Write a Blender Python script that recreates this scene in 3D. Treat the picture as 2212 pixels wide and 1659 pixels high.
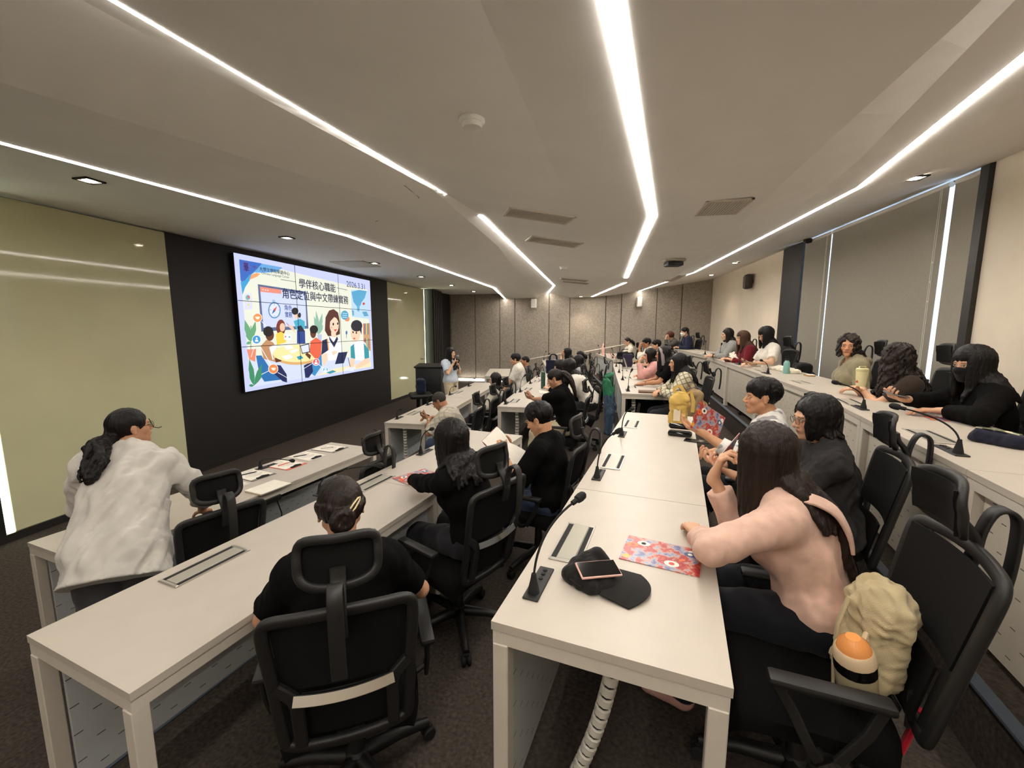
import bpy, bmesh, math, random
import numpy as np
from mathutils import Vector, Matrix

random.seed(7)
for o in list(bpy.data.objects):
    bpy.data.objects.remove(o)
SC = bpy.context.scene
COL = SC.collection
PI = math.pi

# ------------------------------------------------------------------ camera, world, light, exposure
CAM_Z = 2.05
cam_d = bpy.data.cameras.new('camera')
cam_d.sensor_width = 36.0
cam_d.lens = 36.0 * 905.0 / 2212.0
cam_d.clip_start = 0.05
cam = bpy.data.objects.new('camera', cam_d)
COL.objects.link(cam)
cam.location = (0, 0, CAM_Z)
cam.rotation_euler = (math.radians(90 - 7.646), 0, math.radians(11.45))
SC.camera = cam

world = bpy.data.worlds.new('world')
SC.world = world
world.use_nodes = True
bg = world.node_tree.nodes['Background']
bg.inputs[0].default_value = (0.55, 0.72, 1.0, 1)
bg.inputs[1].default_value = 2.2

SC.view_settings.view_transform = 'Standard'
SC.view_settings.look = 'None'
SC.view_settings.gamma = 1.0
SC.view_settings.use_curve_mapping = False
SC.view_settings.exposure = 0.68
try:
    SC.cycles.use_denoising = True
    SC.cycles.max_bounces = 8
    SC.cycles.diffuse_bounces = 6
    SC.cycles.glossy_bounces = 3
    SC.cycles.transmission_bounces = 4
    SC.cycles.sample_clamp_indirect = 6.0
    SC.cycles.caustics_reflective = False
    SC.cycles.caustics_refractive = False
except Exception:
    pass

STRIP_EMIT = 31.0
STRIP_COL = (1.0, 0.935, 0.855)
DOWN_W = 14.0
SCREEN_EMIT = 0.70

# ------------------------------------------------------------------ helpers
def lin(c):
    def f(v):
        v /= 255.0
        return v / 12.92 if v <= 0.04045 else ((v + 0.055) / 1.055) ** 2.4
    return tuple(f(v) for v in c)

MATS = {}
def mat(name, col, rough=0.5, metal=0.0, var=0.06, scale=12.0, bump=0.0, bscale=None, spec=0.5, stretch=None, emit=None, alpha=None, coat=0.0, sheen=0.0):
    """procedural principled material; col is sRGB 0-255"""
    if name in MATS:
        return MATS[name]
    m = bpy.data.materials.new(name)
    m.use_nodes = True
    nt = m.node_tree
    N, L = nt.nodes, nt.links
    b = N['Principled BSDF']
    c = lin(col)
    b.inputs['Base Color'].default_value = (*c, 1)
    b.inputs['Roughness'].default_value = rough
    b.inputs['Metallic'].default_value = metal
    b.inputs['Specular IOR Level'].default_value = spec
    b.inputs['Coat Weight'].default_value = coat
    b.inputs['Sheen Weight'].default_value = sheen
    tc = N.new('ShaderNodeTexCoord')
    src = tc.outputs['Object']
    if stretch:
        mp = N.new('ShaderNodeMapping')
        mp.inputs['Scale'].default_value = stretch
        L.new(src, mp.inputs['Vector'])
        src = mp.outputs['Vector']
    if var > 0:
        nz = N.new('ShaderNodeTexNoise')
        nz.inputs['Scale'].default_value = scale
        nz.inputs['Detail'].default_value = 4
        L.new(src, nz.inputs['Vector'])
        mr = N.new('ShaderNodeMapRange')
        mr.inputs['From Min'].default_value = 0.3
        mr.inputs['From Max'].default_value = 0.7
        mr.inputs['To Min'].default_value = 1 - var
        mr.inputs['To Max'].default_value = 1 + var
        L.new(nz.outputs['Fac'], mr.inputs['Value'])
        mx = N.new('ShaderNodeVectorMath')
        mx.operation = 'SCALE'
        mx.inputs[0].default_value = c
        L.new(mr.outputs['Result'], mx.inputs['Scale'])
        L.new(mx.outputs['Vector'], b.inputs['Base Color'])
    if bump > 0:
        n2 = N.new('ShaderNodeTexNoise')
        n2.inputs['Scale'].default_value = bscale or scale * 6
        n2.inputs['Detail'].default_value = 3
        L.new(src, n2.inputs['Vector'])
        bp = N.new('ShaderNodeBump')
        bp.inputs['Strength'].default_value = bump
        bp.inputs['Distance'].default_value = 0.004
        L.new(n2.outputs['Fac'], bp.inputs['Height'])
        L.new(bp.outputs['Normal'], b.inputs['Normal'])
    if emit:
        b.inputs['Emission Color'].default_value = (*emit[0], 1)
        b.inputs['Emission Strength'].default_value = emit[1]
    if alpha is not None:
        b.inputs['Alpha'].default_value = alpha
    MATS[name] = m
    return m

def attr_mat(name, rough=0.5, emit=0.0, sheen=0.0, bump=0.0, bscale=200, var=0.0, spec=0.5):
    """colour comes from the mesh's own colour attribute 'Col' (skin tones, printed pictures)"""
    if name in MATS:
        return MATS[name]
    m = bpy.data.materials.new(name)
    m.use_nodes = True
    nt = m.node_tree
    N, L = nt.nodes, nt.links
    b = N['Principled BSDF']
    a = N.new('ShaderNodeAttribute')
    a.attribute_name = 'Col'
    src = a.outputs['Color']
    tc = N.new('ShaderNodeTexCoord')
    if var > 0:
        nz = N.new('ShaderNodeTexNoise')
        nz.inputs['Scale'].default_value = 45
        nz.inputs['Detail'].default_value = 4
        L.new(tc.outputs['Object'], nz.inputs['Vector'])
        mr = N.new('ShaderNodeMapRange')
        mr.inputs['To Min'].default_value = 1 - var
        mr.inputs['To Max'].default_value = 1 + var
        L.new(nz.outputs['Fac'], mr.inputs['Value'])
        mx = N.new('ShaderNodeVectorMath')
        mx.operation = 'SCALE'
        L.new(src, mx.inputs[0])
        L.new(mr.outputs['Result'], mx.inputs['Scale'])
        src = mx.outputs['Vector']
    b.inputs['Roughness'].default_value = rough
    b.inputs['Specular IOR Level'].default_value = spec
    b.inputs['Sheen Weight'].default_value = sheen
    if emit > 0:
        b.inputs['Base Color'].default_value = (0.01, 0.01, 0.012, 1)
        L.new(src, b.inputs['Emission Color'])
        b.inputs['Emission Strength'].default_value = emit
    else:
        L.new(src, b.inputs['Base Color'])
    if bump > 0:
        n2 = N.new('ShaderNodeTexNoise')
        n2.inputs['Scale'].default_value = bscale
        L.new(tc.outputs['Object'], n2.inputs['Vector'])
        bp = N.new('ShaderNodeBump')
        bp.inputs['Strength'].default_value = bump
        bp.inputs['Distance'].default_value = 0.002
        L.new(n2.outputs['Fac'], bp.inputs['Height'])
        L.new(bp.outputs['Normal'], b.inputs['Normal'])
    MATS[name] = m
    return m

def emit_mat(name, col, strength):
    if name in MATS:
        return MATS[name]
    m = bpy.data.materials.new(name)
    m.use_nodes = True
    b = m.node_tree.nodes['Principled BSDF']
    b.inputs['Base Color'].default_value = (0.8, 0.8, 0.8, 1)
    b.inputs['Emission Color'].default_value = (*col, 1)
    b.inputs['Emission Strength'].default_value = strength
    MATS[name] = m
    return m

def basis(d, up=(0, 0, 1)):
    d = Vector(d).normalized()
    u = Vector(up)
    s = d.cross(u)
    if s.length < 1e-5:
        s = d.cross(Vector((1, 0, 0)))
    s.normalize()
    n = s.cross(d)
    return s, n, d

_BEV = {}
def bev_unit(sx, sy, sz, r, seg):
    key = (round(sx, 4), round(sy, 4), round(sz, 4), round(r, 4), seg)
    if key not in _BEV:
        bm = bmesh.new()
        bmesh.ops.create_cube(bm, size=1.0)
        for v in bm.verts:
            v.co = Vector((v.co.x * sx, v.co.y * sy, v.co.z * sz))
        if r > 0:
            bmesh.ops.bevel(bm, geom=list(bm.edges), offset=r, segments=seg, affect='EDGES', profile=0.5)
        bm.verts.index_update()
        _BEV[key] = ([v.co.copy() for v in bm.verts], [[v.index for v in f.verts] for f in bm.faces])
        bm.free()
    return _BEV[key]

class MB:
    """collects shapes into one mesh"""
    def __init__(s):
        s.v, s.f, s.c = [], [], []
        s.col = None
    def raw(s, vs, fs, M=None):
        o = len(s.v)
        if M is not None:
            vs = [M @ Vector(v) for v in vs]
        s.v += [tuple(v) for v in vs]
        s.f += [[i + o for i in f] for f in fs]
        s.c += [s.col] * len(fs)
        return s
    def box(s, c, size, rot=None, r=0.0, seg=1):
        vs, fs = bev_unit(size[0], size[1], size[2], r, seg)
        M = Matrix.Translation(Vector(c))
        if rot is not None:
            M = M @ (rot.to_4x4() if isinstance(rot, Matrix) else Matrix.Rotation(rot, 4, 'Z'))
        return s.raw(vs, fs, M)
    def bar(s, a, b, w, t, up=(0, 0, 1), r=0.0):
        a, b = Vector(a), Vector(b)
        sd, n, d = basis(b - a, up)
        R = Matrix((sd, d, n)).transposed()
        return s.box((a + b) / 2, (w, (b - a).length, t), R, r)
    def prism(s, poly, z0, z1):
        n = len(poly)
        vs = [(p[0], p[1], z0) for p in poly] + [(p[0], p[1], z1) for p in poly]
        fs = [list(range(n - 1, -1, -1)), list(range(n, 2 * n))]
        fs += [[i, (i + 1) % n, n + (i + 1) % n, n + i] for i in range(n)]
        return s.raw(vs, fs)
    def tube(s, path, r, seg=10, cap=True, closed=False, flat=None, up=None):
        """round tube along a path; flat=(w,t) makes a flat band, up fixes its face direction"""
        P = [Vector(p) for p in path]
        n = len(P)
        rs = r if isinstance(r, (list, tuple)) else [r] * n
        rings = []
        ref = Vector(up) if up is not None else None
        prev = None
        for i in range(n):
            if closed:
                d = P[(i + 1) % n] - P[i - 1]
            else:
                d = P[min(i + 1, n - 1)] - P[max(i - 1, 0)]
            d.normalize()
            if ref is not None:
                a = ref - d * ref.dot(d)
                if a.length < 1e-5:
                    a = prev or Vector((1, 0, 0))
            elif prev is None:
                a = d.orthogonal()
            else:
                a = prev - d * prev.dot(d)
                if a.length < 1e-6:
                    a = d.orthogonal()
            a.normalize()
            prev = a
            b = d.cross(a)
            ring = []
            if flat:
                w, t = flat
                q = min(w, t) * .42
                qx, qy = 1 - q / w, 1 - q / t
                for (x, y) in ((1, qy), (qx, 1), (-qx, 1), (-1, qy), (-1, -qy), (-qx, -1), (qx, -1), (1, -qy)):
                    ring.append(P[i] + b * (x * w / 2) + a * (y * t / 2))
            else:
                for k in range(seg):
                    an = 2 * PI * k / seg
                    ring.append(P[i] + (a * math.cos(an) + b * math.sin(an)) * rs[i])
            rings.append(ring)
        m = len(rings[0])
        vs = [v for rg in rings for v in rg]
        fs = []
        for i in range(n if closed else n - 1):
            j = (i + 1) % n
            for k in range(m):
                k2 = (k + 1) % m
                fs.append([i * m + k, i * m + k2, j * m + k2, j * m + k])
        if cap and not closed:
            fs.append(list(range(m - 1, -1, -1)))
            fs.append([(n - 1) * m + k for k in range(m)])
        return s.raw(vs, fs)
    def lathe(s, prof, seg=20, M=None):
        """prof: (r,z) pairs about local z"""
        vs, fs = [], []
        n = len(prof)
        for (r, z) in prof:
            for k in range(seg):
                a = 2 * PI * k / seg
                vs.append((r * math.cos(a), r * math.sin(a), z))
        for i in range(n - 1):
            for k in range(seg):
                k2 = (k + 1) % seg
                fs.append([i * seg + k, i * seg + k2, (i + 1) * seg + k2, (i + 1) * seg + k])
        fs.append(list(range(seg - 1, -1, -1)))
        fs.append([(n - 1) * seg + k for k in range(seg)])
        return s.raw(vs, fs, M)
    def grid(s, fn, nu, nv, thick=None):
        """surface fn(u,v) for u,v in 0..1; thick=(dx,dy,dz) gives it a second skin"""
        def lay(off):
            return [Vector(fn(i / nu, j / nv)) + off for i in range(nu + 1) for j in range(nv + 1)]
        W = nv + 1
        vs = lay(Vector((0, 0, 0)))
        fs = [[i * W + j, (i + 1) * W + j, (i + 1) * W + j + 1, i * W + j + 1] for i in range(nu) for j in range(nv)]
        if thick is not None:
            o = len(vs)
            vs += lay(Vector(thick))
            fs += [[o + i * W + j, o + i * W + j + 1, o + (i + 1) * W + j + 1, o + (i + 1) * W + j] for i in range(nu) for j in range(nv)]
            edge = [i * W for i in range(nu + 1)] + [nu * W + j for j in range(1, W)] + [i * W + nv for i in range(nu - 1, -1, -1)] + [j for j in range(nv - 1, 0, -1)]
            for a, b in zip(edge, edge[1:] + edge[:1]):
                fs.append([b, a, o + a, o + b])
        return s.raw(vs, fs)
    def mesh(s, name, smooth=None):
        me = bpy.data.meshes.new(name)
        me.from_pydata(s.v, [], s.f)
        if any(c is not None for c in s.c):
            at = me.color_attributes.new('Col', 'FLOAT_COLOR', 'CORNER')
            buf = []
            for f, c in zip(s.f, s.c):
                buf += list((*(c or (0.5, 0.5, 0.5)), 1.0)) * len(f)
            at.data.foreach_set('color', buf)
        if smooth is not None:
            me.polygons.foreach_set('use_smooth', [True] * len(me.polygons))
            try:
                me.set_sharp_from_angle(angle=math.radians(smooth))
            except Exception:
                pass
        me.update()
        return me
    def build(s, name, m, parent=None, smooth=None, loc=None):
        me = s.mesh(name, smooth)
        if m is not None:
            for mm in (m if isinstance(m, list) else [m]):
                me.materials.append(mm)
        return put(name, me, parent, loc)

def put(name, me, parent=None, loc=None):
    o = bpy.data.objects.new(name, me)
    COL.objects.link(o)
    if parent is not None:
        o.parent = parent
    if loc is not None:
        o.location = loc
    return o

def tag(o, label, cat, group=None):
    o['label'] = label
    o['category'] = cat
    if group:
        o['group'] = group
    return o

def thing(name, label, cat, loc=(0, 0, 0), rz=0.0, group=None):
    o = bpy.data.objects.new(name, None)
    o.empty_display_size = 0.1
    COL.objects.link(o)
    o.location = loc
    o.rotation_euler = (0, 0, rz)
    return tag(o, label, cat, group)

def struct(o):
    o['kind'] = 'structure'
    return o

def copy_tree(o, parent=None):
    c = o.copy()
    COL.objects.link(c)
    c.parent = parent
    for ch in list(o.children):
        d = copy_tree(ch, c)
    return c

def spline(path, n=4, closed=False):
    """Catmull-Rom subdivision of a point list"""
    P = [Vector(p) for p in path]; m = len(P); out = []
    for i in range(m if closed else m - 1):
        p0 = P[i - 1] if (closed or i > 0) else P[0]; p1 = P[i]; p2 = P[(i + 1) % m]; p3 = P[(i + 2) % m] if (closed or i + 2 < m) else P[-1]
        for k in range(n):
            t = k / n
            out.append(.5 * ((2 * p1) + (p2 - p0) * t + (2 * p0 - 5 * p1 + 4 * p2 - p3) * t * t + (3 * p1 - p0 - 3 * p2 + p3) * t ** 3))
    if not closed: out.append(P[-1])
    return out

def ramp_pl(pts, y):
    """piecewise linear lookup: pts = [(y, val...)]"""
    if y <= pts[0][0]:
        return pts[0][1:]
    for a, b in zip(pts, pts[1:]):
        if y <= b[0]:
            t = (y - a[0]) / (b[0] - a[0])
            return tuple(x + (z - x) * t for x, z in zip(a[1:], b[1:]))
    return pts[-1][1:]

# ------------------------------------------------------------------ materials
M_CEIL = mat('ceiling_paint', (240, 238, 233), 0.9, var=0.02, scale=3)
M_WALLW = mat('warm_white_paint', (226, 214, 196), 0.85, var=0.03, scale=4, bump=0.05, bscale=120)
M_BLACKWALL = mat('black_panel_laminate', (22, 20, 20), 0.55, var=0.08, scale=5)
M_DARK = mat('dark_frame_metal', (34, 31, 29), 0.45, var=0.06)
M_CARPET = mat('charcoal_carpet', (72, 65, 59), 0.95, var=0.38, scale=55, bump=0.7, bscale=320, spec=0.1)
M_NOSING = mat('blue_grey_step_edge', (70, 80, 92), 0.6, var=0.1)
M_FELT = mat('grey_brown_felt', (160, 150, 138), 0.95, var=0.22, scale=26, bump=0.3, bscale=90, spec=0.1)
M_JOINT = mat('dark_joint_channel', (40, 34, 30), 0.8, var=0.05)
M_TOP = mat('white_laminate', (190, 181, 168), 0.42, var=0.025, scale=9, bump=0.02, bscale=300)
M_FRAME = mat('white_powder_coat', (206, 198, 184), 0.5, var=0.03, scale=20, bump=0.03, bscale=400)
M_PLASTIC = mat('black_plastic', (20, 19, 18), 0.5, var=0.08, scale=40, bump=0.05, bscale=500)
M_PLASTIC2 = mat('charcoal_plastic', (27, 26, 25), 0.52, var=0.08, scale=40, bump=0.05, bscale=500)
M_MESHF = mat('black_mesh_fabric', (15, 14, 13), 0.85, var=0.15, scale=120, bump=0.4, bscale=900, spec=0.2)
M_SEATF = mat('black_seat_fabric', (15, 14, 14), 0.95, var=0.15, scale=60, bump=0.4, bscale=700, spec=0.1)
M_CHROME = mat('chrome', (225, 225, 222), 0.12, metal=1.0, var=0.02)
M_ALU = mat('brushed_aluminium', (196, 192, 182), 0.35, metal=0.8, var=0.04)
M_SILVER = mat('silver_lid', (172, 168, 154), 0.4, metal=0.25, var=0.03)
M_WHITEP = mat('white_plastic', (226, 224, 216), 0.4, var=0.03)
M_RUBBER = mat('black_rubber', (18, 18, 18), 0.8, var=0.1)
M_STRIP = emit_mat('led_strip_glow', STRIP_COL, STRIP_EMIT)
M_LAMP = emit_mat('downlight_glow', (1.0, 0.83, 0.62), 30.0)
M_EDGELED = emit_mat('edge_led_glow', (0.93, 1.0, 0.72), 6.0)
M_PAPER = mat('white_paper', (238, 232, 220), 0.85, var=0.04, scale=30)
# ------------------------------------------------------------------ room
WX, EX, YB, YF = -5.53, 3.80, 15.6, -3.0     # screen wall, window wall, felt wall, wall behind the camera

def carpet_mat():
    m = M_CARPET
    return m

# tiers: each step is a solid of its own
def tier(name, line, z0, z1, right=EX + 0.1):
    poly = list(line) + [(right, line[-1][1]), (right, line[0][1])]
    mb = MB()
    mb.prism(poly[::-1], z0, z1)
    return struct(mb.build(name, M_CARPET))

fl = MB()
fl.box(((WX + EX) / 2, (YB + YF) / 2, -0.1), (EX - WX + 0.4, YB - YF + 0.4, 0.2))
struct(fl.build('floor', M_CARPET))
T2 = [(-2.80, YF), (-2.03, 1.0), (-1.40, 4.5), (-1.40, 10.9), (-2.16, YB)]
T3 = [(-1.08, YF), (-0.33, 1.12), (0.29, 4.72), (0.31, 11.3), (-0.20, YB)]
T4 = [(0.62, YF), (1.46, 1.75), (1.94, 4.38), (2.28, 9.4), (2.08, YB)]
tier('floor', T2, 0.0, 0.2)
tier('floor', T3, 0.2, 0.4)
tier('floor', T4, 0.4, 0.7)
for line, z in ((T2, 0.2), (T3, 0.4), (T4, 0.7)):
    mb = MB()
    for a, b in zip(line, line[1:]):
        mb.bar((a[0], a[1], z), (b[0], b[1], z), 0.05, 0.012)
    struct(mb.build('trim_%d' % {0.2: 1, 0.4: 2, 0.7: 3}[z], M_NOSING))

# ceiling: folded facets between lines running the length of the room, heights relative to the camera
LW = [(YF, WX - 0.1, 1.24), (10.5, WX - 0.1, 1.24), (YB, WX - 0.1, 1.26)]
LA = [(YF, -4.38, 1.05), (1.95, -3.41, 1.05), (4.54, -2.89, 1.05), (11.06, -2.77, 1.05), (YB, -3.46, 1.085)]
LAo = [(y, x - 0.005, 1.24 + (0.02 if y > 14 else 0)) for (y, x, z) in LA]
LF1 = [(YF, -4.10, 1.04), (1.5, -2.55, 1.05), (3.68, -1.85, 1.12), (6.2, -2.15, 1.11), (YB, -2.75, 1.085)]
LF2 = [(YF, -2.78, 1.225), (1.35, -1.95, 1.225), (3.68, -1.46, 1.21), (6.2, -1.46, 1.18), (YB, -2.22, 1.085)]
LB = [(YF, -2.61, 1.24), (1.44, -1.85, 1.24), (4.11, -1.39, 1.24), (4.68, -1.31, 1.24), (12.65, -1.29, 1.24), (YB, -1.82, 1.28)]
LK = [(YF, -0.95, 1.15), (1.6, -0.44, 1.15), (3.78, -0.31, 1.15), (11.0, -0.30, 1.14), (YB, -1.0, 1.085)]
LD = [(YF, -0.73, 1.08), (1.58, 0.02, 1.08), (4.47, 0.50, 1.08), (9.67, 0.575, 1.08), (10.55, 0.61, 1.06), (YB, -0.28, 1.085)]
LG = [(YF, 0.70, 1.12), (2.0, 1.28, 1.12), (3.9, 1.39, 1.12), (6.5, 1.65, 1.14), (11.0, 1.70, 1.16), (YB, 0.60, 1.16)]
LH = [(YF, 0.80, 1.225), (2.05, 1.50, 1.225), (3.7, 1.85, 1.225), (4.27, 1.93, 1.225), (6.5, 2.02, 1.22), (11.0, 1.98, 1.24), (YB, 1.1, 1.24)]
LE = [(YF, 0.90, 1.28), (2.62, 1.95, 1.28), (4.6, 2.32, 1.28), (10.65, 2.17, 1.28), (YB, 1.40, 1.28)]
LR = [(YF, EX + 0.1, 1.64), (YB, EX + 0.1, 1.645)]
CEIL = [LW, LAo, LA, LF1, LF2, LB, LK, LD, LG, LH, LE, LR]
ST = sorted(set([YF, 0.0] + [round(p[0], 3) for l in CEIL for p in l] + [round(YF + 0.3 * i, 3) for i in range(62)]))
def cpt(line, y):
    x, z = ramp_pl(line, y)
    return (x, y, z + CAM_Z)
mb = MB()
vs, fs = [], []
for y in ST:
    for l in CEIL:
        vs.append(cpt(l, y))
nL = len(CEIL)
for i in range(len(ST) - 1):
    for j in range(nL - 1):
        a = i * nL + j
        fs.append([a, a + 1, a + 1 + nL, a + nL])
mb.raw(vs, fs)
# roof slab above so that the ceiling has a thickness
mb.box(((WX + EX) / 2, (YB + YF) / 2, 4.0), (EX - WX + 0.6, YB - YF + 0.6, 0.1))
struct(mb.build('ceiling', M_CEIL))

def ceil_z(x, y):
    pts = [cpt(l, y) for l in CEIL]
    for a, b in zip(pts, pts[1:]):
        if a[0] <= x <= b[0] and b[0] > a[0]:
            t = (x - a[0]) / (b[0] - a[0])
            return a[2] + (b[2] - a[2]) * t
    return pts[0][2]

def led(label, line, y0, y1, w0, w1, dx=0.0, lift=0.0012, tilt=None):
    """a flush linear lamp following a ceiling line from y0 to y1"""
    ys = [y0] + [p[0] for p in line if y0 < p[0] < y1] + [y1]
    P, Q, P2, Q2 = [], [], [], []
    for y in ys:
        x, _, z = cpt(line, y)
        w = w0 + (w1 - w0) * (y - y0) / (y1 - y0)
        za = min(ceil_z(x + dx - w / 2, y), z) - lift
        zb = min(ceil_z(x + dx + w / 2, y), z) - lift
        z = min(za, zb)
        P.append((x + dx - w / 2, y, z)); Q.append((x + dx + w / 2, y, z))
        P2.append((x + dx - w / 2, y, z + 0.0006)); Q2.append((x + dx + w / 2, y, z + 0.0006))
    m = MB()
    n = len(ys)
    vs = P + Q + P2 + Q2
    fs = []
    for i in range(n - 1):
        fs += [[i, i + 1, n + i + 1, n + i], [2 * n + i, 3 * n + i, 3 * n + i + 1, 2 * n + i + 1],
               [i, 2 * n + i, 2 * n + i + 1, i + 1], [n + i, n + i + 1, 3 * n + i + 1, 3 * n + i]]
    fs += [[0, n, 3 * n, 2 * n], [n - 1, 3 * n - 1, 4 * n - 1, 2 * n - 1]]
    m.raw(vs, fs)
    o = m.build('linear_light', M_STRIP)
    return tag(o, label, 'ceiling light', 'linear lights in the ceiling')

led('long linear ceiling light nearest the screen wall, kinking before the felt wall', LA, YF + 0.05, YB - 0.03, 0.038, 0.05, dx=0.03)
led('linear ceiling light tapering to a point above the second row of desks', LB, YF + 0.05, 3.92, 0.040, 0.006, dx=0.0)
led('linear ceiling light beyond the tapering one, bending just before the felt wall', LB, 4.68, YB - 0.03, 0.05, 0.055)
led('wide linear ceiling light in the middle, bent above the third row', LD, YF + 0.05, 9.7, 0.066, 0.085)
led('short slanted linear ceiling light running to the felt wall near the white speaker', LD, 10.5, YB - 0.4, 0.075, 0.075)
led('linear ceiling light nearest the window wall, bending twice over the back row', LE, YF + 0.05, YB - 0.03, 0.048, 0.05)

# recessed downlights
def downlight(x, y, label, power):
    z = ceil_z(x, y)
    t = thing('downlight', label, 'downlight', (x, y, z), 0, 'recessed square downlights')
    m = MB()
    for a in range(4):
        c, s_ = math.cos(a * PI / 2), math.sin(a * PI / 2)
        m.box((0.065 * c, 0.065 * s_, -0.006), (0.02 if a % 2 == 0 else 0.15, 0.15 if a % 2 == 0 else 0.02, 0.012))
    m.build('trim_frame', M_DARK, t)
    m = MB()
    m.lathe([(0.0, -0.002), (0.04, -0.002), (0.045, -0.012), (0.0, -0.014)], 16)
    m.build('lamp', M_LAMP, t)
    ld = bpy.data.lights.new('downlight_beam', 'SPOT')
    ld.energy = power
    ld.color = (1.0, 0.85, 0.66)
    ld.spot_size = math.radians(95)
    ld.spot_blend = 0.7
    ld.shadow_soft_size = 0.03
    lo = bpy.data.objects.new('downlight_beam', ld)
    COL.objects.link(lo)
    lo.parent = t
    lo.location = (0, 0, -0.03)
    return t
_ord = ['nearest', 'second', 'third', 'fourth', 'fifth', 'sixth']
for i, y in enumerate((2.96, 5.28, 7.63, 9.82, 12.0, 14.28)):
    downlight(-4.25, y, '%s downlight of the row along the screen wall, counted from the camera' % _ord[i], DOWN_W)
downlight(2.94, 4.91, 'downlight in front of the roller blinds', DOWN_W * 1.2)
downlight(2.98, 10.47, 'downlight above the dark oval wall speaker', DOWN_W * 1.6)
downlight(-0.60, 15.1, 'downlight in the ceiling fold at the felt wall', DOWN_W * 2.6)
downlight(3.1, 2.6, 'downlight over the pale wall right of the window', DOWN_W * 1.8)
downlight(3.2, 13.4, 'downlight in the corner by the felt wall and pale wall', DOWN_W)

# ---- screen wall: glass boards, black panel, dark niche
mb = MB(); mb.box((WX - 0.12, (YB + YF) / 2, 1.7), (0.1, YB - YF + 0.4, 3.6))
struct(mb.build('wall_left', M_BLACKWALL))
M_GLASSB = mat('green_back_painted_glass', (206, 204, 168), 0.06, var=0.03, scale=2.5, spec=0.5, coat=0.0)
def glass_board(y0, y1, label, led_at, handle=None):
    t = thing('glass_board', label, 'glass board', (WX, (y0 + y1) / 2, 0), 0, 'green glass writing boards')
    mb = MB(); mb.box((0, 0, 1.67), (0.02, y1 - y0, 3.2), None, 0.003)
    mb.build('pane', M_GLASSB, t)
    mb = MB(); mb.box((0.005, 0, 0.035), (0.05, y1 - y0, 0.07))
    mb.build('bottom_rail', M_DARK, t)
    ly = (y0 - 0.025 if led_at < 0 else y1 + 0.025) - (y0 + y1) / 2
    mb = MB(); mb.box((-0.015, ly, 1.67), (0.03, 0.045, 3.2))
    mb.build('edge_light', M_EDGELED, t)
    if handle is not None:
        mb = MB()
        mb.tube([(0.01, handle - 0.05, 1.07), (0.05, handle - 0.05, 1.07), (0.05, handle + 0.12, 1.07)], 0.012, 8)
        mb.box((0.014, handle - 0.05, 1.07), (0.012, 0.06, 0.08), None, 0.003)
        mb.build('handle', M_ALU, t, 40)
    return t
glass_board(2.83, 4.62, 'green glass board at the left edge beside the black screen panel', -1)
glass_board(10.51, 12.92, 'green glass board beyond the screen, with a small grey handle', 1, 0.9)
mb = MB(); mb.box((WX - 0.01, (4.62 + 10.51) / 2, 1.66), (0.03, 10.51 - 4.62, 3.24))
struct(mb.build('wall_left', M_BLACKWALL))
mb = MB(); mb.box((WX + 0.02, (YF + 15.6) / 2, 0.04), (0.03, YB - YF, 0.08))
struct(mb.build('baseboard_left', M_DARK))
mb = MB(); mb.box((WX + 0.10, 13.45, 1.66), (0.3, 0.8, 3.24)); mb.box((WX + 0.0, 1.2, 1.66), (0.06, 3.1, 3.3))
struct(mb.build('wall_left', M_BLACKWALL))
# black curtain-like fins on the dark pier
mb = MB()
for k in range(5):
    mb.box((WX + 0.27, 13.12 + k * 0.16, 1.66), (0.05, 0.09, 3.2), None, 0.01)
struct(mb.build('trim_4', M_DARK))

# ---- felt wall
mb = MB(); mb.box(((WX + EX) / 2, YB + 0.09, 1.9), (EX - WX + 0.6, 0.1, 4.0))
wall_b = struct(mb.build('wall_back', M_JOINT))
edges = [-6.05, -5.58, -4.60, -3.64, -3.05, -1.77, -1.01, 0.27, 0.81, 2.01, 2.83, 3.86]
for a, b in zip(edges, edges[1:]):
    mb = MB(); mb.box(((a + b) / 2, YB + 0.02, 1.98), (b - a - 0.022, 0.04, 3.84), None, 0.006)
    mb.build('felt_panel', M_FELT, wall_b)
# faint door outline and low LED bars at the foot of the felt wall
mb = MB(); mb.box((-3.0, YB - 0.03, 0.05), (5.0, 0.06, 0.1))
struct(mb.build('baseboard_back', M_FRAME))
for i, (x0, x1) in enumerate(((-5.25, -4.77), (-4.73, -4.22), (-3.6, -3.35))):
    mb = MB(); mb.box(((x0 + x1) / 2, YB - 0.12, 0.055), (x1 - x0, 0.05, 0.07), None, 0.012)
    o = mb.build('floor_light_bar', emit_mat('floor_bar_glow', (1.0, 0.95, 0.85), 7.0))
    tag(o, ['glowing light bar on the floor at the felt wall beside the presenter', 'glowing light bar on the floor just left of the far white desk', 'short glowing light bar behind the far white desk'][i], 'floor light')

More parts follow.
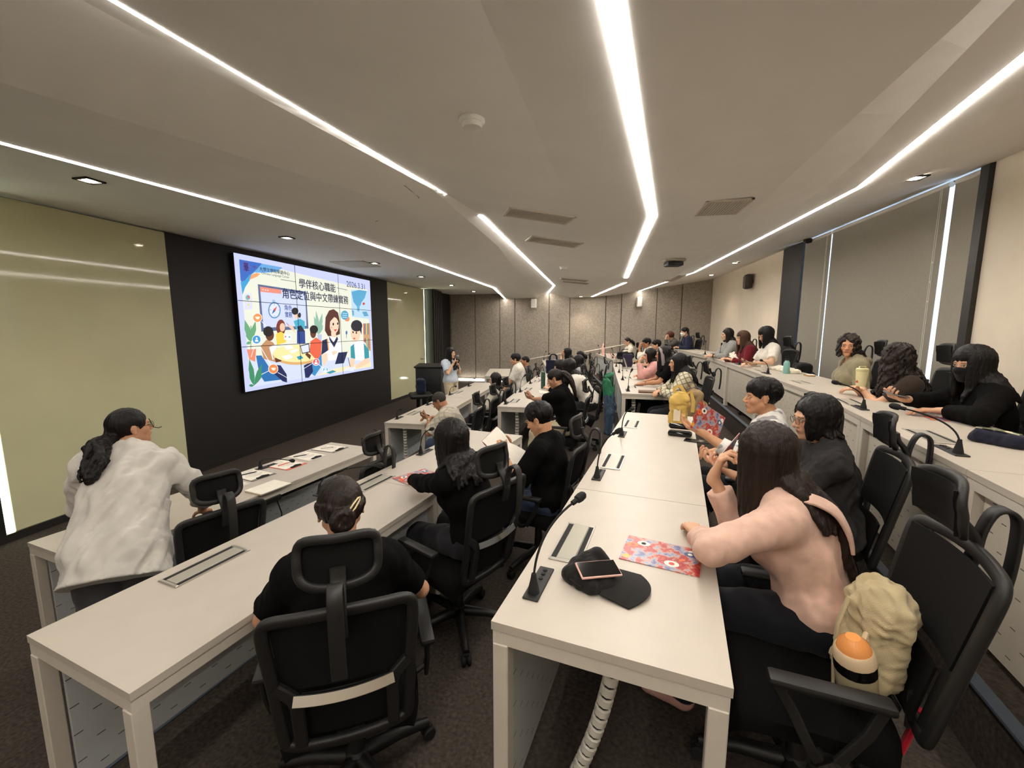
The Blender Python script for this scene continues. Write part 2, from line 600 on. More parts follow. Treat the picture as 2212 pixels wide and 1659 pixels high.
# ---- window wall
mb = MB()
WY0, WY1 = 5.25, 9.12
mb.box((EX + 0.1, (YF + WY0) / 2, 1.9), (0.2, WY0 - YF, 4.0))
mb.box((EX + 0.1, (10.02 + YB) / 2, 1.9), (0.2, YB - 10.02 + 0.3, 4.0))
struct(mb.build('wall_right', M_WALLW))
mb = MB(); mb.box((EX + 0.08, (9.16 + 10.02) / 2, 1.9), (0.2, 10.02 - 9.16, 4.0))
struct(mb.build('wall_right', M_BLACKWALL))
mb = MB(); mb.box((EX + 0.1, (WY0 + 9.16) / 2, 0.6), (0.2, 9.16 - WY0, 0.5))
struct(mb.build('wall_right', M_WALLW))
mb = MB(); mb.box(((WX + EX) / 2, YF - 0.1, 1.9), (EX - WX + 0.6, 0.2, 4.0))
struct(mb.build('wall_front', M_WALLW))
win = thing('window_1', 'tall window behind grey roller blinds', 'window', (EX + 0.1, 7.2, 0.85))
win['kind'] = 'structure'
mb = MB()
for y in (WY0 + 0.04, 6.6, 7.9, 9.12):
    mb.box((0.03, y - 7.2, 1.45), (0.08, 0.07, 2.9))
mb.box((0.03, 0, 0.04), (0.08, 3.9, 0.08)); mb.box((0.03, 0, 2.86), (0.08, 3.9, 0.08))
mb.build('window_frame', M_DARK, win)
M_GLASS = mat('window_glass', (225, 235, 240), 0.03, var=0.0, alpha=0.25)
for y0, y1 in ((5.33, 6.56), (6.64, 7.86), (7.94, 9.08)):
    mb = MB(); mb.box((0.03, (y0 + y1) / 2 - 7.2, 1.45), (0.012, y1 - y0, 2.75))
    mb.build('window_pane', M_GLASS, win)
mb = MB(); mb.box((EX - 0.0, WY0 + 0.03, 2.2), (0.10, 0.10, 3.1))
struct(mb.build('trim_5', M_DARK))
M_BLIND = mat('grey_blind_fabric', (148, 142, 130), 0.85, var=0.04, scale=30, bump=0.1, bscale=700)
for i, (y0, y1, chain) in enumerate(((5.33, 5.66, None), (5.74, 8.10, 5.80), (8.14, 9.04, 8.2))):
    t = thing('roller_blind', ['narrow grey roller blind beside the dark frame', 'widest grey roller blind behind the curly-haired people', 'grey roller blind next to the black pier'][i], 'blind', (EX - 0.03, (y0 + y1) / 2, 0), 0, 'grey roller blinds')
    mb = MB(); mb.grid(lambda u, v: (0.012 * math.sin(u * PI), (u - 0.5) * (y1 - y0), 0.98 + v * 2.62), 6, 2, (0.004, 0, 0))
    mb.build('blind_fabric', M_BLIND, t, 40)
    mb = MB(); mb.tube([(0.02, -(y1 - y0) / 2, 3.62), (0.02, (y1 - y0) / 2, 3.62)], 0.03, 10)
    mb.build('roller_tube', M_FRAME, t, 40)
    mb = MB(); mb.box((0.0, 0, 0.97), (0.02, y1 - y0, 0.03), None, 0.005)
    mb.build('bottom_bar', M_ALU, t)
    if chain:
        mb = MB()
        cy = chain - (y0 + y1) / 2
        for k in (-0.012, 0.012):
            mb.tube([(-0.03, cy + k, 3.58), (-0.03, cy + k, 1.5)], 0.0025, 5)
        for k in range(3):
            mb.lathe([(0.0, -0.012), (0.009, 0), (0.0, 0.012)], 8, Matrix.Translation((-0.03, cy, 2.35 + 0.22 * k)))
        mb.build('pull_chain', M_WHITEP, t)
# ceiling fittings ------------------------------------------------------
M_VENTB = mat('grey_vent_backing', (190, 186, 178), .8)
def vent(corners, label, slats, m_slat=M_FRAME):
    """corners: plan rectangle (x,y) x4"""
    cx = sum(p[0] for p in corners) / 4; cy = sum(p[1] for p in corners) / 4
    ang = math.atan2(corners[1][1] - corners[0][1], corners[1][0] - corners[0][0])
    L = math.dist(corners[0], corners[1]); W = math.dist(corners[1], corners[2])
    z = ceil_z(cx, cy)
    ex, ey = math.cos(ang), math.sin(ang)
    zx = (ceil_z(cx + 0.2 * ex, cy + 0.2 * ey) - ceil_z(cx - 0.2 * ex, cy - 0.2 * ey)) / 0.4
    t = thing('air_vent', label, 'air vent', (cx, cy, z - 0.008), ang, 'ceiling air vents')
    t.rotation_euler = (0, -math.atan(zx), ang)
    mb = MB()
    f = 0.03
    for sy in (-1, 1):
        mb.box((0, sy * (W / 2 - f / 2), 0), (L, f, 0.016), None, 0.003)
        mb.box((sy * (L / 2 - f / 2), 0, 0), (f, W, 0.016), None, 0.003)
    mb.build('vent_frame', M_FRAME, t)
    mb = MB(); mb.box((0, 0, 0.003), (L - 0.05, W - 0.05, 0.006))
    mb.build('backing', M_VENTB, t)
    for k in range(slats):
        y = -W / 2 + f + (k + 0.5) * (W - 2 * f) / slats
        mb = MB(); mb.box((0, y, -0.004), (L - 0.06, (W - 2 * f) / slats * 0.62, 0.004), Matrix.Rotation(0.12, 3, 'X'))
        mb.build('slat', m_slat, t)
    return t
vent([(-0.97, 4.28), (-0.31, 4.57), (-0.31, 4.9), (-0.97, 4.64)], 'white air vent between the two bent lights, nearer one', 9)
vent([(-0.95, 5.62), (-0.28, 5.93), (-0.29, 6.28), (-0.95, 6.0)], 'white air vent between the two bent lights, second one', 8)
vent([(-0.93, 10.38), (-0.27, 10.5), (-0.27, 10.8), (-0.93, 10.7)], 'slim air vent far down the ceiling before the smoke alarm', 4)
vent([(-0.93, 11.0), (-0.27, 11.1), (-0.27, 11.4), (-0.93, 11.3)], 'farthest slim air vent before the felt wall', 4)
vent([(1.56, 11.3), (1.68, 10.3), (1.94, 10.3), (1.84, 11.3)], 'air vent beside the window-side light, far end', 4)
# cassette diffuser with cross blades at its right side
vent([(0.93, 4.72), (0.93, 4.22), (1.27, 4.02), (1.27, 4.5)], 'square-framed air diffuser near the bend of the wide light', 14, M_FRAME)
vent([(-5.05, 8.1), (-5.0, 7.35), (-4.33, 7.3), (-4.33, 8.0)], 'flat white air diffuser in front of the screen', 5, M_FRAME)

def smoke(x, y, label, r=0.06):
    z = ceil_z(x, y)
    t = thing('smoke_detector', label, 'smoke detector', (x, y, z))
    mb = MB(); mb.lathe([(r * 0.9, 0.004), (r, -0.01), (r * 0.85, -0.025), (0, -0.026)][::-1], 20)
    mb.build('base', M_WHITEP, t, 40)
    mb = MB(); mb.lathe([(r * 0.8, -0.025), (r * 0.72, -0.05), (r * 0.3, -0.055), (0, -0.055)][::-1], 20)
    mb.build('sensor_cap', M_WHITEP, t, 40)
    mb = MB(); mb.lathe([(r * 0.76, -0.03), (r * 0.77, -0.034), (r * 0.75, -0.04)], 20)
    mb.build('slot_ring', M_RUBBER, t)
smoke(-0.73, 2.46, 'white smoke detector on the near ceiling', 0.075)
smoke(-0.68, 8.42, 'white smoke detector far along the ceiling', 0.09)
smoke(-0.5, 13.6, 'small white smoke detector near the felt wall', 0.06)
# ceiling projector-like black camera unit
t = thing('ceiling_camera', 'black conference camera on a ceiling bracket', 'camera', (1.2, 7.5, ceil_z(1.2, 7.5)), 0.2)
mb = MB(); mb.box((0, 0, -0.02), (0.34, 0.2, 0.04), None, 0.01); mb.build('mount_plate', M_FRAME, t)
mb = MB(); mb.box((0, 0, -0.08), (0.26, 0.22, 0.07), None, 0.02, 2); mb.build('housing', M_PLASTIC, t, 40)
mb = MB(); mb.lathe([(0, 0), (0.035, 0), (0.035, 0.03), (0, 0.032)], 14, Matrix.Translation((-0.05, -0.11, -0.08)) @ Matrix.Rotation(PI / 2, 4, 'X')); mb.build('lens', M_RUBBER, t, 40)
# small black sensor above the blind
mb = MB(); mb.box((EX - 0.12, 8.75, ceil_z(EX - 0.12, 8.75) - 0.04), (0.12, 0.1, 0.08), None, 0.02, 2)
tag(mb.build('motion_sensor', M_PLASTIC, None, 40), 'small black sensor at the top of the roller blind', 'sensor')
# access hatch line on the ceiling
def speaker(loc, rz, m, label, w=0.2, h=0.36):
    t = thing('wall_speaker', label, 'speaker', loc, rz)
    mb = MB(); mb.box((0, 0, 0), (w, 0.16, h), None, 0.05, 3); mb.build('cabinet', m, t, 50)
    mb = MB(); mb.box((0, -0.082, -0.01), (w * 0.78, 0.01, h * 0.8), None, 0.004); mb.build('grille', m, t)
    mb = MB(); mb.box((0, 0.1, 0), (0.05, 0.08, 0.06)); mb.build('bracket', M_DARK, t)
speaker((-2.32, YB - 0.13, 2.93), 0, M_WHITEP, 'white speaker on the felt wall, left one')
speaker((1.41, YB - 0.13, 2.94), 0, M_WHITEP, 'white speaker on the felt wall, right one above the back row')
M_BROWNP = mat('dark_brown_plastic', (46, 36, 32), 0.5, var=0.1)
speaker((EX - 0.12, 11.76, 3.2), -PI / 2, M_BROWNP, 'dark oval speaker high on the pale side wall', 0.26, 0.36)

# handrails stepping up along the felt wall
for i, pts in enumerate((((-2.75, 15.35, 0.83), (-1.25, 15.35, 1.12)), ((-0.45, 15.35, 1.18), (0.95, 15.35, 1.46)))):
    t = thing('handrail', ['pale handrail along the felt wall at the lower steps', 'pale handrail along the felt wall at the upper steps'][i], 'handrail')
    mb = MB(); mb.tube(pts, 0.022, 10); mb.build('rail', M_FRAME, t, 40)
    for k in (0.15, 0.85):
        p = Vector(pts[0]).lerp(Vector(pts[1]), k)
        mb = MB(); mb.tube([p, p + Vector((0, 0.12, -0.05)), p + Vector((0, 0.25, -0.05))], 0.009, 6); mb.build('bracket', M_DARK, t)

# hairline joints of an access panel in the low ceiling facet
mb = MB()
for a, b in (((-1.62, 3.45), (-1.62, 3.75)), ((-1.62, 3.75), (-2.29, 4.17))):
    mb.bar((a[0], a[1], ceil_z(*a) - .001), (b[0], b[1], ceil_z(*b) - .001), .004, .003)
struct(mb.build('trim_6', M_JOINT))
# ------------------------------------------------------------------ desks
def perforated(name, col):
    m = mat(name, col, 0.5, var=0.05, scale=6)
    nt = m.node_tree; N, L = nt.nodes, nt.links
    b = N['Principled BSDF']
    tc = N.new('ShaderNodeTexCoord'); sp = N.new('ShaderNodeSeparateXYZ')
    L.new(tc.outputs['Object'], sp.inputs[0])
    def mth(op, a, bb=None):
        n = N.new('ShaderNodeMath'); n.operation = op
        for i, v in enumerate((a, bb)):
            if v is None: continue
            if isinstance(v, (int, float)): n.inputs[i].default_value = v
            else: L.new(v, n.inputs[i])
        return n.outputs[0]
    zr = mth('MULTIPLY', sp.outputs['Z'], 17.0)
    row = mth('FLOOR', zr)
    xx = mth('ADD', mth('MULTIPLY', sp.outputs['X'], 8.0), mth('MULTIPLY', row, 0.5))
    a = mth('LESS_THAN', mth('FRACT', xx), 0.22)
    c = mth('LESS_THAN', mth('FRACT', zr), 0.075)
    d = mth('MULTIPLY', a, c)
    mx = N.new('ShaderNodeMix'); mx.data_type = 'RGBA'
    old = b.inputs['Base Color'].links[0].from_socket
    L.new(d, mx.inputs['Factor']); L.new(old, mx.inputs['A'])
    mx.inputs['B'].default_value = (0.09, 0.08, 0.07, 1)
    L.new(mx.outputs['Result'], b.inputs['Base Color'])
    return m
M_PERF = perforated('perforated_panel', (196, 188, 172))
M_PERFG = perforated('perforated_grey_panel', (198, 202, 202))

def desk(label, org, dirv, L, D, fz, group, gaps=(0, 0), outlets=(), panel=None, ext=(0, 0), rail=True, back=True, panels=1):
    """org: front corner nearest the camera; x runs along the row, the sitter is on -y. outlets: (x, y) centres in local metres"""
    ang = math.atan2(dirv[1], dirv[0])
    t = thing('desk', label, 'desk', (org[0], org[1], fz), ang, group)
    g = 0.002
    mb = MB()
    poly = [(g, 0), (g - ext[0], -D), (L - g + ext[1], -D), (L - g, 0)]
    mb.prism(poly, 0.722, 0.75)
    mb.build('tabletop', M_TOP, t)
    mb = MB()
    i = 0.004
    for (a, b) in (((i, -0.02), (L - i, -0.02)), ((i - ext[0], -D + 0.02), (L - i + ext[1], -D + 0.02))):
        mb.bar((a[0], a[1], 0.698), (b[0], b[1], 0.698), 0.03, 0.044)
    for x in (0.02, L - 0.02):
        mb.bar((x, -0.02, 0.698), (x, -D + 0.02, 0.698), 0.03, 0.044)
    mb.build('frame_rail', M_FRAME, t)
    for x in (0.026, L - 0.026):
        for y in (-0.03, -D + 0.03):
            mb = MB(); mb.box((x, y, 0.34), (0.05, 0.05, 0.676), None, 0.003)
            mb.box((x, y, 0.006), (0.06, 0.06, 0.012))
            mb.build('leg', M_FRAME, t)
    pm = panel or M_PERFG
    for k in range(panels):
        x0 = 0.06 + (L - 0.08) * k / panels; x1 = 0.02 + (L - 0.08) * (k + 1) / panels
        mb = MB(); mb.box(((x0 + x1) / 2, -0.045, 0.375), (x1 - x0, 0.012, 0.60), None, 0.003)
        p = mb.build('modesty_panel', pm, t)
        if panels > 1 or not rail:
            mb = MB(); mb.box(((x0 + x1) / 2, -0.034, 0.674), (x1 - x0, 0.012, 0.008))
            mb.build('shadow_slot', M_JOINT, p)
            if k:
                mb = MB(); mb.box((x0 - 0.02, -0.03, 0.34), (0.03, 0.04, 0.676)); mb.build('leg', M_FRAME, t)
    if rail:
        mb = MB(); mb.bar((0.45, -D * 0.62, 0.60), (L - 0.25, -D * 0.62, 0.60), 0.12, 0.06)
        mb.build('cable_tray', M_PLASTIC2, t)
    for (x, y) in outlets:
        o = thing_part('outlet_box', t, (x, y, 0.75))
        mb = MB()
        w, h = 0.335, 0.125
        for sx in (-1, 1):
            mb.box((sx * (w / 2 - 0.008), 0, 0.003), (0.016, h, 0.008), None, 0.003)
        for sy in (-1, 1):
            mb.box((0, sy * (h / 2 - 0.003), 0.002), (w, 0.006, 0.006))
        mb.box((0, 0, 0.0005), (w - 0.02, h - 0.012, 0.002))
        o2 = mb.build('outlet_frame', M_ALU, o)
        mb = MB()
        for sy in (-1, 1):
            mb.box((0, sy * 0.047, 0.002), (w - 0.034, 0.02, 0.002))
        mb.build('cable_slot', M_RUBBER, o)
        mb = MB(); mb.box((0, 0, 0.004), (w - 0.034, 0.07, 0.005), None, 0.002)
        mb.build('lid', M_SILVER, o)
    return t

def thing_part(name, parent, loc):
    o = bpy.data.objects.new(name, None); o.empty_display_size = 0.05
    COL.objects.link(o); o.parent = parent; o.location = loc
    return o

def loc_xy(org, dirv, p):
    a = math.atan2(dirv[1], dirv[0]); c, s = math.cos(a), math.sin(a)
    dx, dy = p[0] - org[0], p[1] - org[1]
    return (dx * c + dy * s, -dx * s + dy * c)

ROWS = {}
def row(key, org, dirv, lens, D, fz, labels, group, outs=(), **kw):
    n = math.hypot(*dirv); dv = (dirv[0] / n, dirv[1] / n)
    x = 0.0
    lo = [loc_xy(org, dv, p) for p in outs]
    for i, L in enumerate(lens):
        o = (org[0] + dv[0] * x, org[1] + dv[1] * x)
        oo = [(a - x, b) for a, b in lo if x < a <= x + L]
        k2 = dict(kw)
        e = kw.get('ext', (0, 0))
        k2['ext'] = (e[0] if i == 0 else 0, e[1] if i == len(lens) - 1 else 0)
        desk(labels[i], o, dv, L, D, fz, group, outlets=oo, **k2)
        x += L
    ROWS[key] = (org, dv, x, D, fz)

row('r1a', (-3.38, 1.77), (0.174, 0.985), [2.43], 0.64, 0.0, ['white desk laid with clipboards in the lowest row, in front of the black screen wall'], 'white training desks', rail=True)
row('r1b', (-2.86, 5.21), (0.0, 1), [2.2, 2.2], 0.6, 0.0, ['white desk where the crew-cut man bends over his phone', 'white desk in front of the standing presenter'], 'white training desks', outs=[(-2.73, 5.9), (-2.75, 8.05)])
row('r1c', (-2.97, 10.9), (-0.18, 0.983), [2.1], 0.66, 0.0, ['farthest white desk of the lowest row, by the felt wall lights'], 'white training desks', outs=[(-2.9, 11.9)])
row('r2a', (-1.99, 1.0), (0.19, 0.982), [1.72, 1.61], 0.64, 0.2, ['long white desk in the left foreground with a silver outlet lid', 'white desk where the long-haired person in black rests an elbow'], 'white training desks', outs=[(-1.76, 1.51), (-1.545, 2.63)])
row('r2b', (-1.36, 5.66), (0.0, 1), [2.35, 2.35], 0.64, 0.2, ['white desk under the ponytailed woman with the phone', 'white desk with the green bottle and the navy tote bag'], 'white training desks', outs=[(-1.2, 6.15), (-1.2, 7.4), (-1.2, 8.55)])
row('r2c', (-1.39, 11.65), (-0.167, 0.986), [2.9], 0.64, 0.2, ['far white desk of the second row, under the woman holding her face'], 'white training desks', outs=[(-1.45, 12.9), (-1.7, 14.1)])
row('r3a', (-0.30, 1.15), (0.176, 0.984), [1.17, 2.33], 0.67, 0.4, ['near white desk in the centre foreground with the cap and the booklet', 'white desk in the middle with the yellow bag at its far end'], 'white training desks', outs=[(-0.075, 1.69), (0.13, 2.83), (0.34, 4.01)])
row('r3b', (0.35, 5.91), (0.008, 1), [2.47, 2.47], 0.70, 0.4, ['white desk where the person in the plaid shirt sits', 'white desk with the open laptop'], 'white training desks', outs=[(0.54, 6.6), (0.56, 7.8), (0.58, 9.1)])
row('r3c', (0.43, 12.3), (-0.167, 0.986), [2.9], 0.72, 0.4, ['far white desk with the pink bottle and the black bag'], 'white training desks', outs=[(0.5, 13.4)])
row('r4a', (1.34, 0.9), (0.186, 0.982), [1.2, 1.18, 1.18], 0.63, 0.7, ['white back-row desk at the right edge with the dark pencil case', 'white back-row desk in front of the woman in the black mask', 'white back-row desk with the cream tumbler'], 'white desks of the raised back row', outs=[(1.83, 2.69), (2.03, 3.85)], panel=M_PERF, rail=False, ext=(0, 0.04))
row('r4b', (2.005, 4.40), (0.060, 0.998), [1.75, 1.75, 1.75], 0.63, 0.7, ['white back-row desk with the teal bottle', 'white back-row desk under the white bundle of cloth', 'white back-row desk below the woman in the grey jacket'], 'white desks of the raised back row', outs=[(2.22, 5.14), (2.28, 6.44), (2.36, 7.81), (2.43, 9.3)], panel=M_PERF, rail=False, ext=(0.04, 0.035))
row('r4c', (2.325, 9.65), (-0.047, 0.999), [2.0, 2.0], 0.63, 0.7, ['white back-row desk beside the empty black chair by the corner', 'farthest white back-row desk, under the man in the white mask'], 'white desks of the raised back row', outs=[(2.44, 10.85)], panel=M_PERF, rail=False, ext=(0.035, 0))

# ------------------------------------------------------------------ desk microphones
_micmesh = {}
def microphone(base, head, label, rz=0.0):
    """base xyz on the desk top, head = offset of the microphone head"""
    t = thing('desk_microphone', label, 'microphone', base, rz, 'gooseneck desk microphones')
    if 'plate' not in _micmesh:
        mb = MB(); mb.box((0.06, 0, 0.004), (0.20, 0.055, 0.008), None, 0.002); _micmesh['plate'] = mb.mesh('base_plate')
        _micmesh['plate'].materials.append(M_PLASTIC2)
        mb = MB()
        for x in (0.08, 0.11, 0.135):
            mb.lathe([(0, 0.0), (0.008, 0.0), (0.007, 0.004), (0, 0.004)], 10, Matrix.Translation((x, 0.0, 0.008)))
        _micmesh['buttons'] = mb.mesh('button_row'); _micmesh['buttons'].materials.append(M_RUBBER)
        mb = MB(); mb.lathe([(0.021, 0.008), (0.019, 0.02), (0.011, 0.055), (0.008, 0.075), (0, 0.075)], 14)
        _micmesh['collar'] = mb.mesh('collar', 40); _micmesh['collar'].materials.append(M_RUBBER)
    put('base_plate', _micmesh['plate'], t); put('button_row', _micmesh['buttons'], t); put('collar', _micmesh['collar'], t)
    c, s = math.cos(-rz), math.sin(-rz)
    h = Vector((head[0] * c - head[1] * s, head[0] * s + head[1] * c, head[2]))
    p0 = Vector((0, 0, 0.06)); p1 = Vector((0, 0, max(h.z * 0.95, 0.12))) * 0.85 + Vector((h.x * 0.06, h.y * 0.06, 0)); p2 = h
    pts = []
    for i in range(13):
        u = i / 12
        pts.append(p0 * (1 - u) ** 2 + p1 * 2 * u * (1 - u) + p2 * u * u)
    mb = MB(); mb.tube(pts, 0.0042, 8); mb.build('gooseneck', M_RUBBER, t, 50)
    d = (pts[-1] - pts[-2]).normalized()
    sd, n, d = basis(d)
    R = Matrix((sd, n, d)).transposed().to_4x4()
    mb = MB(); mb.lathe([(0.005, -0.012), (0.009, -0.01), (0.0095, 0.012), (0.0145, 0.014), (0.0165, 0.03), (0.0145, 0.046), (0.008, 0.054), (0, 0.056)], 14, Matrix.Translation(pts[-1]) @ R)
    mb.build('microphone_head', M_RUBBER, t, 50)
    return t
RA, RB, RC = math.radians(80), math.radians(90), math.radians(99.5)
microphone((-0.19, 1.31, 1.15), (0.125, 0.13, 0.285), 'nearest desk microphone, beside the black cap', RA)
microphone((0.02, 2.48, 1.15), (0.09, -0.03, 0.29), 'second desk microphone of the centre desk, left of a silver lid', RA)
microphone((0.22, 3.53, 1.15), (0.05, -0.2, 0.27), 'third desk microphone of the centre desk, at its far end', RA)
microphone((-1.49, 3.33, 0.95), (0.13, -0.09, 0.25), 'desk microphone left of the long-haired person in black', RA)
microphone((-1.78, 2.36, 0.95), (0.40, 0.02, 0.22), 'desk microphone leaning out from behind the hair bun', RA)
microphone((-3.03, 3.21, 0.75), (0.45, -0.15, 0.16), 'desk microphone arching over the pink clipboard', RA)
for i, y in enumerate((5.46, 6.57, 7.67, 8.9)):
    microphone((-2.79, y, 0.75), (0.20, -0.25 if i else -0.3, 0.21), ['desk microphone at the near end of the crew-cut man\'s desk', 'desk microphone just past the crew-cut man\'s head', 'desk microphone in front of the presenter\'s trousers', 'desk microphone at the far end of the presenter\'s desk'][i], RB)
for i, y in enumerate((5.86, 7.03, 8.14, 9.34)):
    microphone((-1.28, y, 0.95), (0.06, 0.02, 0.27), '%s desk microphone along the desk of the woman with the phone' % ['first', 'second', 'third', 'fourth'][i], RB)
microphone((-1.53, 13.1, 0.95), (0.05, 0.02, 0.27), 'desk microphone behind the navy tote bag', RC)
microphone((-1.78, 14.3, 0.95), (0.05, 0.02, 0.27), 'desk microphone at the far end behind the navy tote bag', RC)
for i, y in enumerate((6.14, 7.46, 8.69, 10.04)):
    microphone((0.45, y, 1.15), [(0.03, 0.0, 0.28), (-0.03, -0.15, 0.29), (0.02, 0, 0.27), (-0.06, 0.02, 0.26)][i], '%s desk microphone in the line beside the plaid shirt' % ['first', 'second', 'third', 'fourth'][i], RB)
for i, p in enumerate(((0.47, 12.75), (0.27, 13.95), (0.08, 14.85))):
    microphone((p[0], p[1], 1.15), (-0.03, 0.02, 0.27), ['desk microphone near the black handbag on the far desk', 'desk microphone beside the pink bottle', 'farthest desk microphone, beyond the pink bottle'][i], RC)
_r4 = [((1.70, 2.32), (-0.19, 0.09, 0.20), 'back-row microphone beside the dark pencil case'),
       ((1.94, 3.50), (-0.17, 0.0, 0.19), 'back-row microphone in front of the cream tumbler'),
       ((2.20, 6.01), (-0.12, -0.12, 0.18), 'back-row microphone left of the teal bottle'),
       ((2.29, 7.44), (0.02, -0.02, 0.27), 'back-row microphone in front of the white-bloused woman\'s hands'),
       ((2.35, 8.81), (0.0, -0.05, 0.27), 'back-row microphone in front of the white bundle'),
       ((2.39, 10.13), (0.0, 0.0, 0.27), 'back-row microphone by the clasped hands of the grey jacket'),
       ((2.34, 12.9), (0.0, 0.0, 0.27), 'farthest back-row microphone, below the white face mask')]
for b, h, lb in _r4:
    microphone((b[0], b[1], 1.45), h, lb, RA if b[1] < 4.4 else RB)

# white jointed cable chains hanging under desk ends
M_LINK = mat('white_chain_plastic', (224, 220, 208), 0.35, var=0.03)
def cable_chain(pts, label):
    t = thing('cable_chain', label, 'cable chain', pts[0])
    P = [Vector(p) - Vector(pts[0]) for p in pts]
    n = 16
    tot = []
    for i in range(n * 4 + 1):
        u = i / (n * 4)
        tot.append(P[0] * (1 - u) ** 2 + P[1] * 2 * u * (1 - u) + P[2] * u * u)
    for k in range(n):
        a, b = tot[k * 4], tot[k * 4 + 4]
        m = a.lerp(b, 0.76)
        mb = MB(); mb.tube([a, a.lerp(m, 0.1), a.lerp(m, 0.9), m], [0.024, 0.028, 0.028, 0.024], 10)
        mb.build('link', M_LINK, t, 40)
        mb = MB(); mb.tube([m, b], 0.021, 8); mb.build('joint', M_RUBBER, t)
cable_chain([(0.10, 1.32, 1.10), (0.08, 1.32, 0.75), (-0.04, 1.36, 0.41)], 'white jointed cable chain under the nearest centre desk')
cable_chain([(-2.62, 5.33, 0.70), (-2.60, 5.33, 0.40), (-2.64, 5.36, 0.02)], 'white jointed cable chain under the crew-cut man\'s desk')
cable_chain([(-1.10, 5.78, 0.90), (-1.08, 5.78, 0.55), (-1.14, 5.8, 0.22)], 'white jointed cable chain under the desk of the woman with the phone')
cable_chain([(0.52, 6.05, 1.10), (0.54, 6.05, 0.8), (0.50, 6.08, 0.42)], 'white jointed cable chain under the plaid shirt\'s desk')

# ------------------------------------------------------------------ chairs
def by(x, z):
    """y of the curved chair back at height z"""
    return -0.235 - 0.10 * ((z - 0.5) / 0.5) - 0.035 * (1 - (x / 0.24) ** 2)

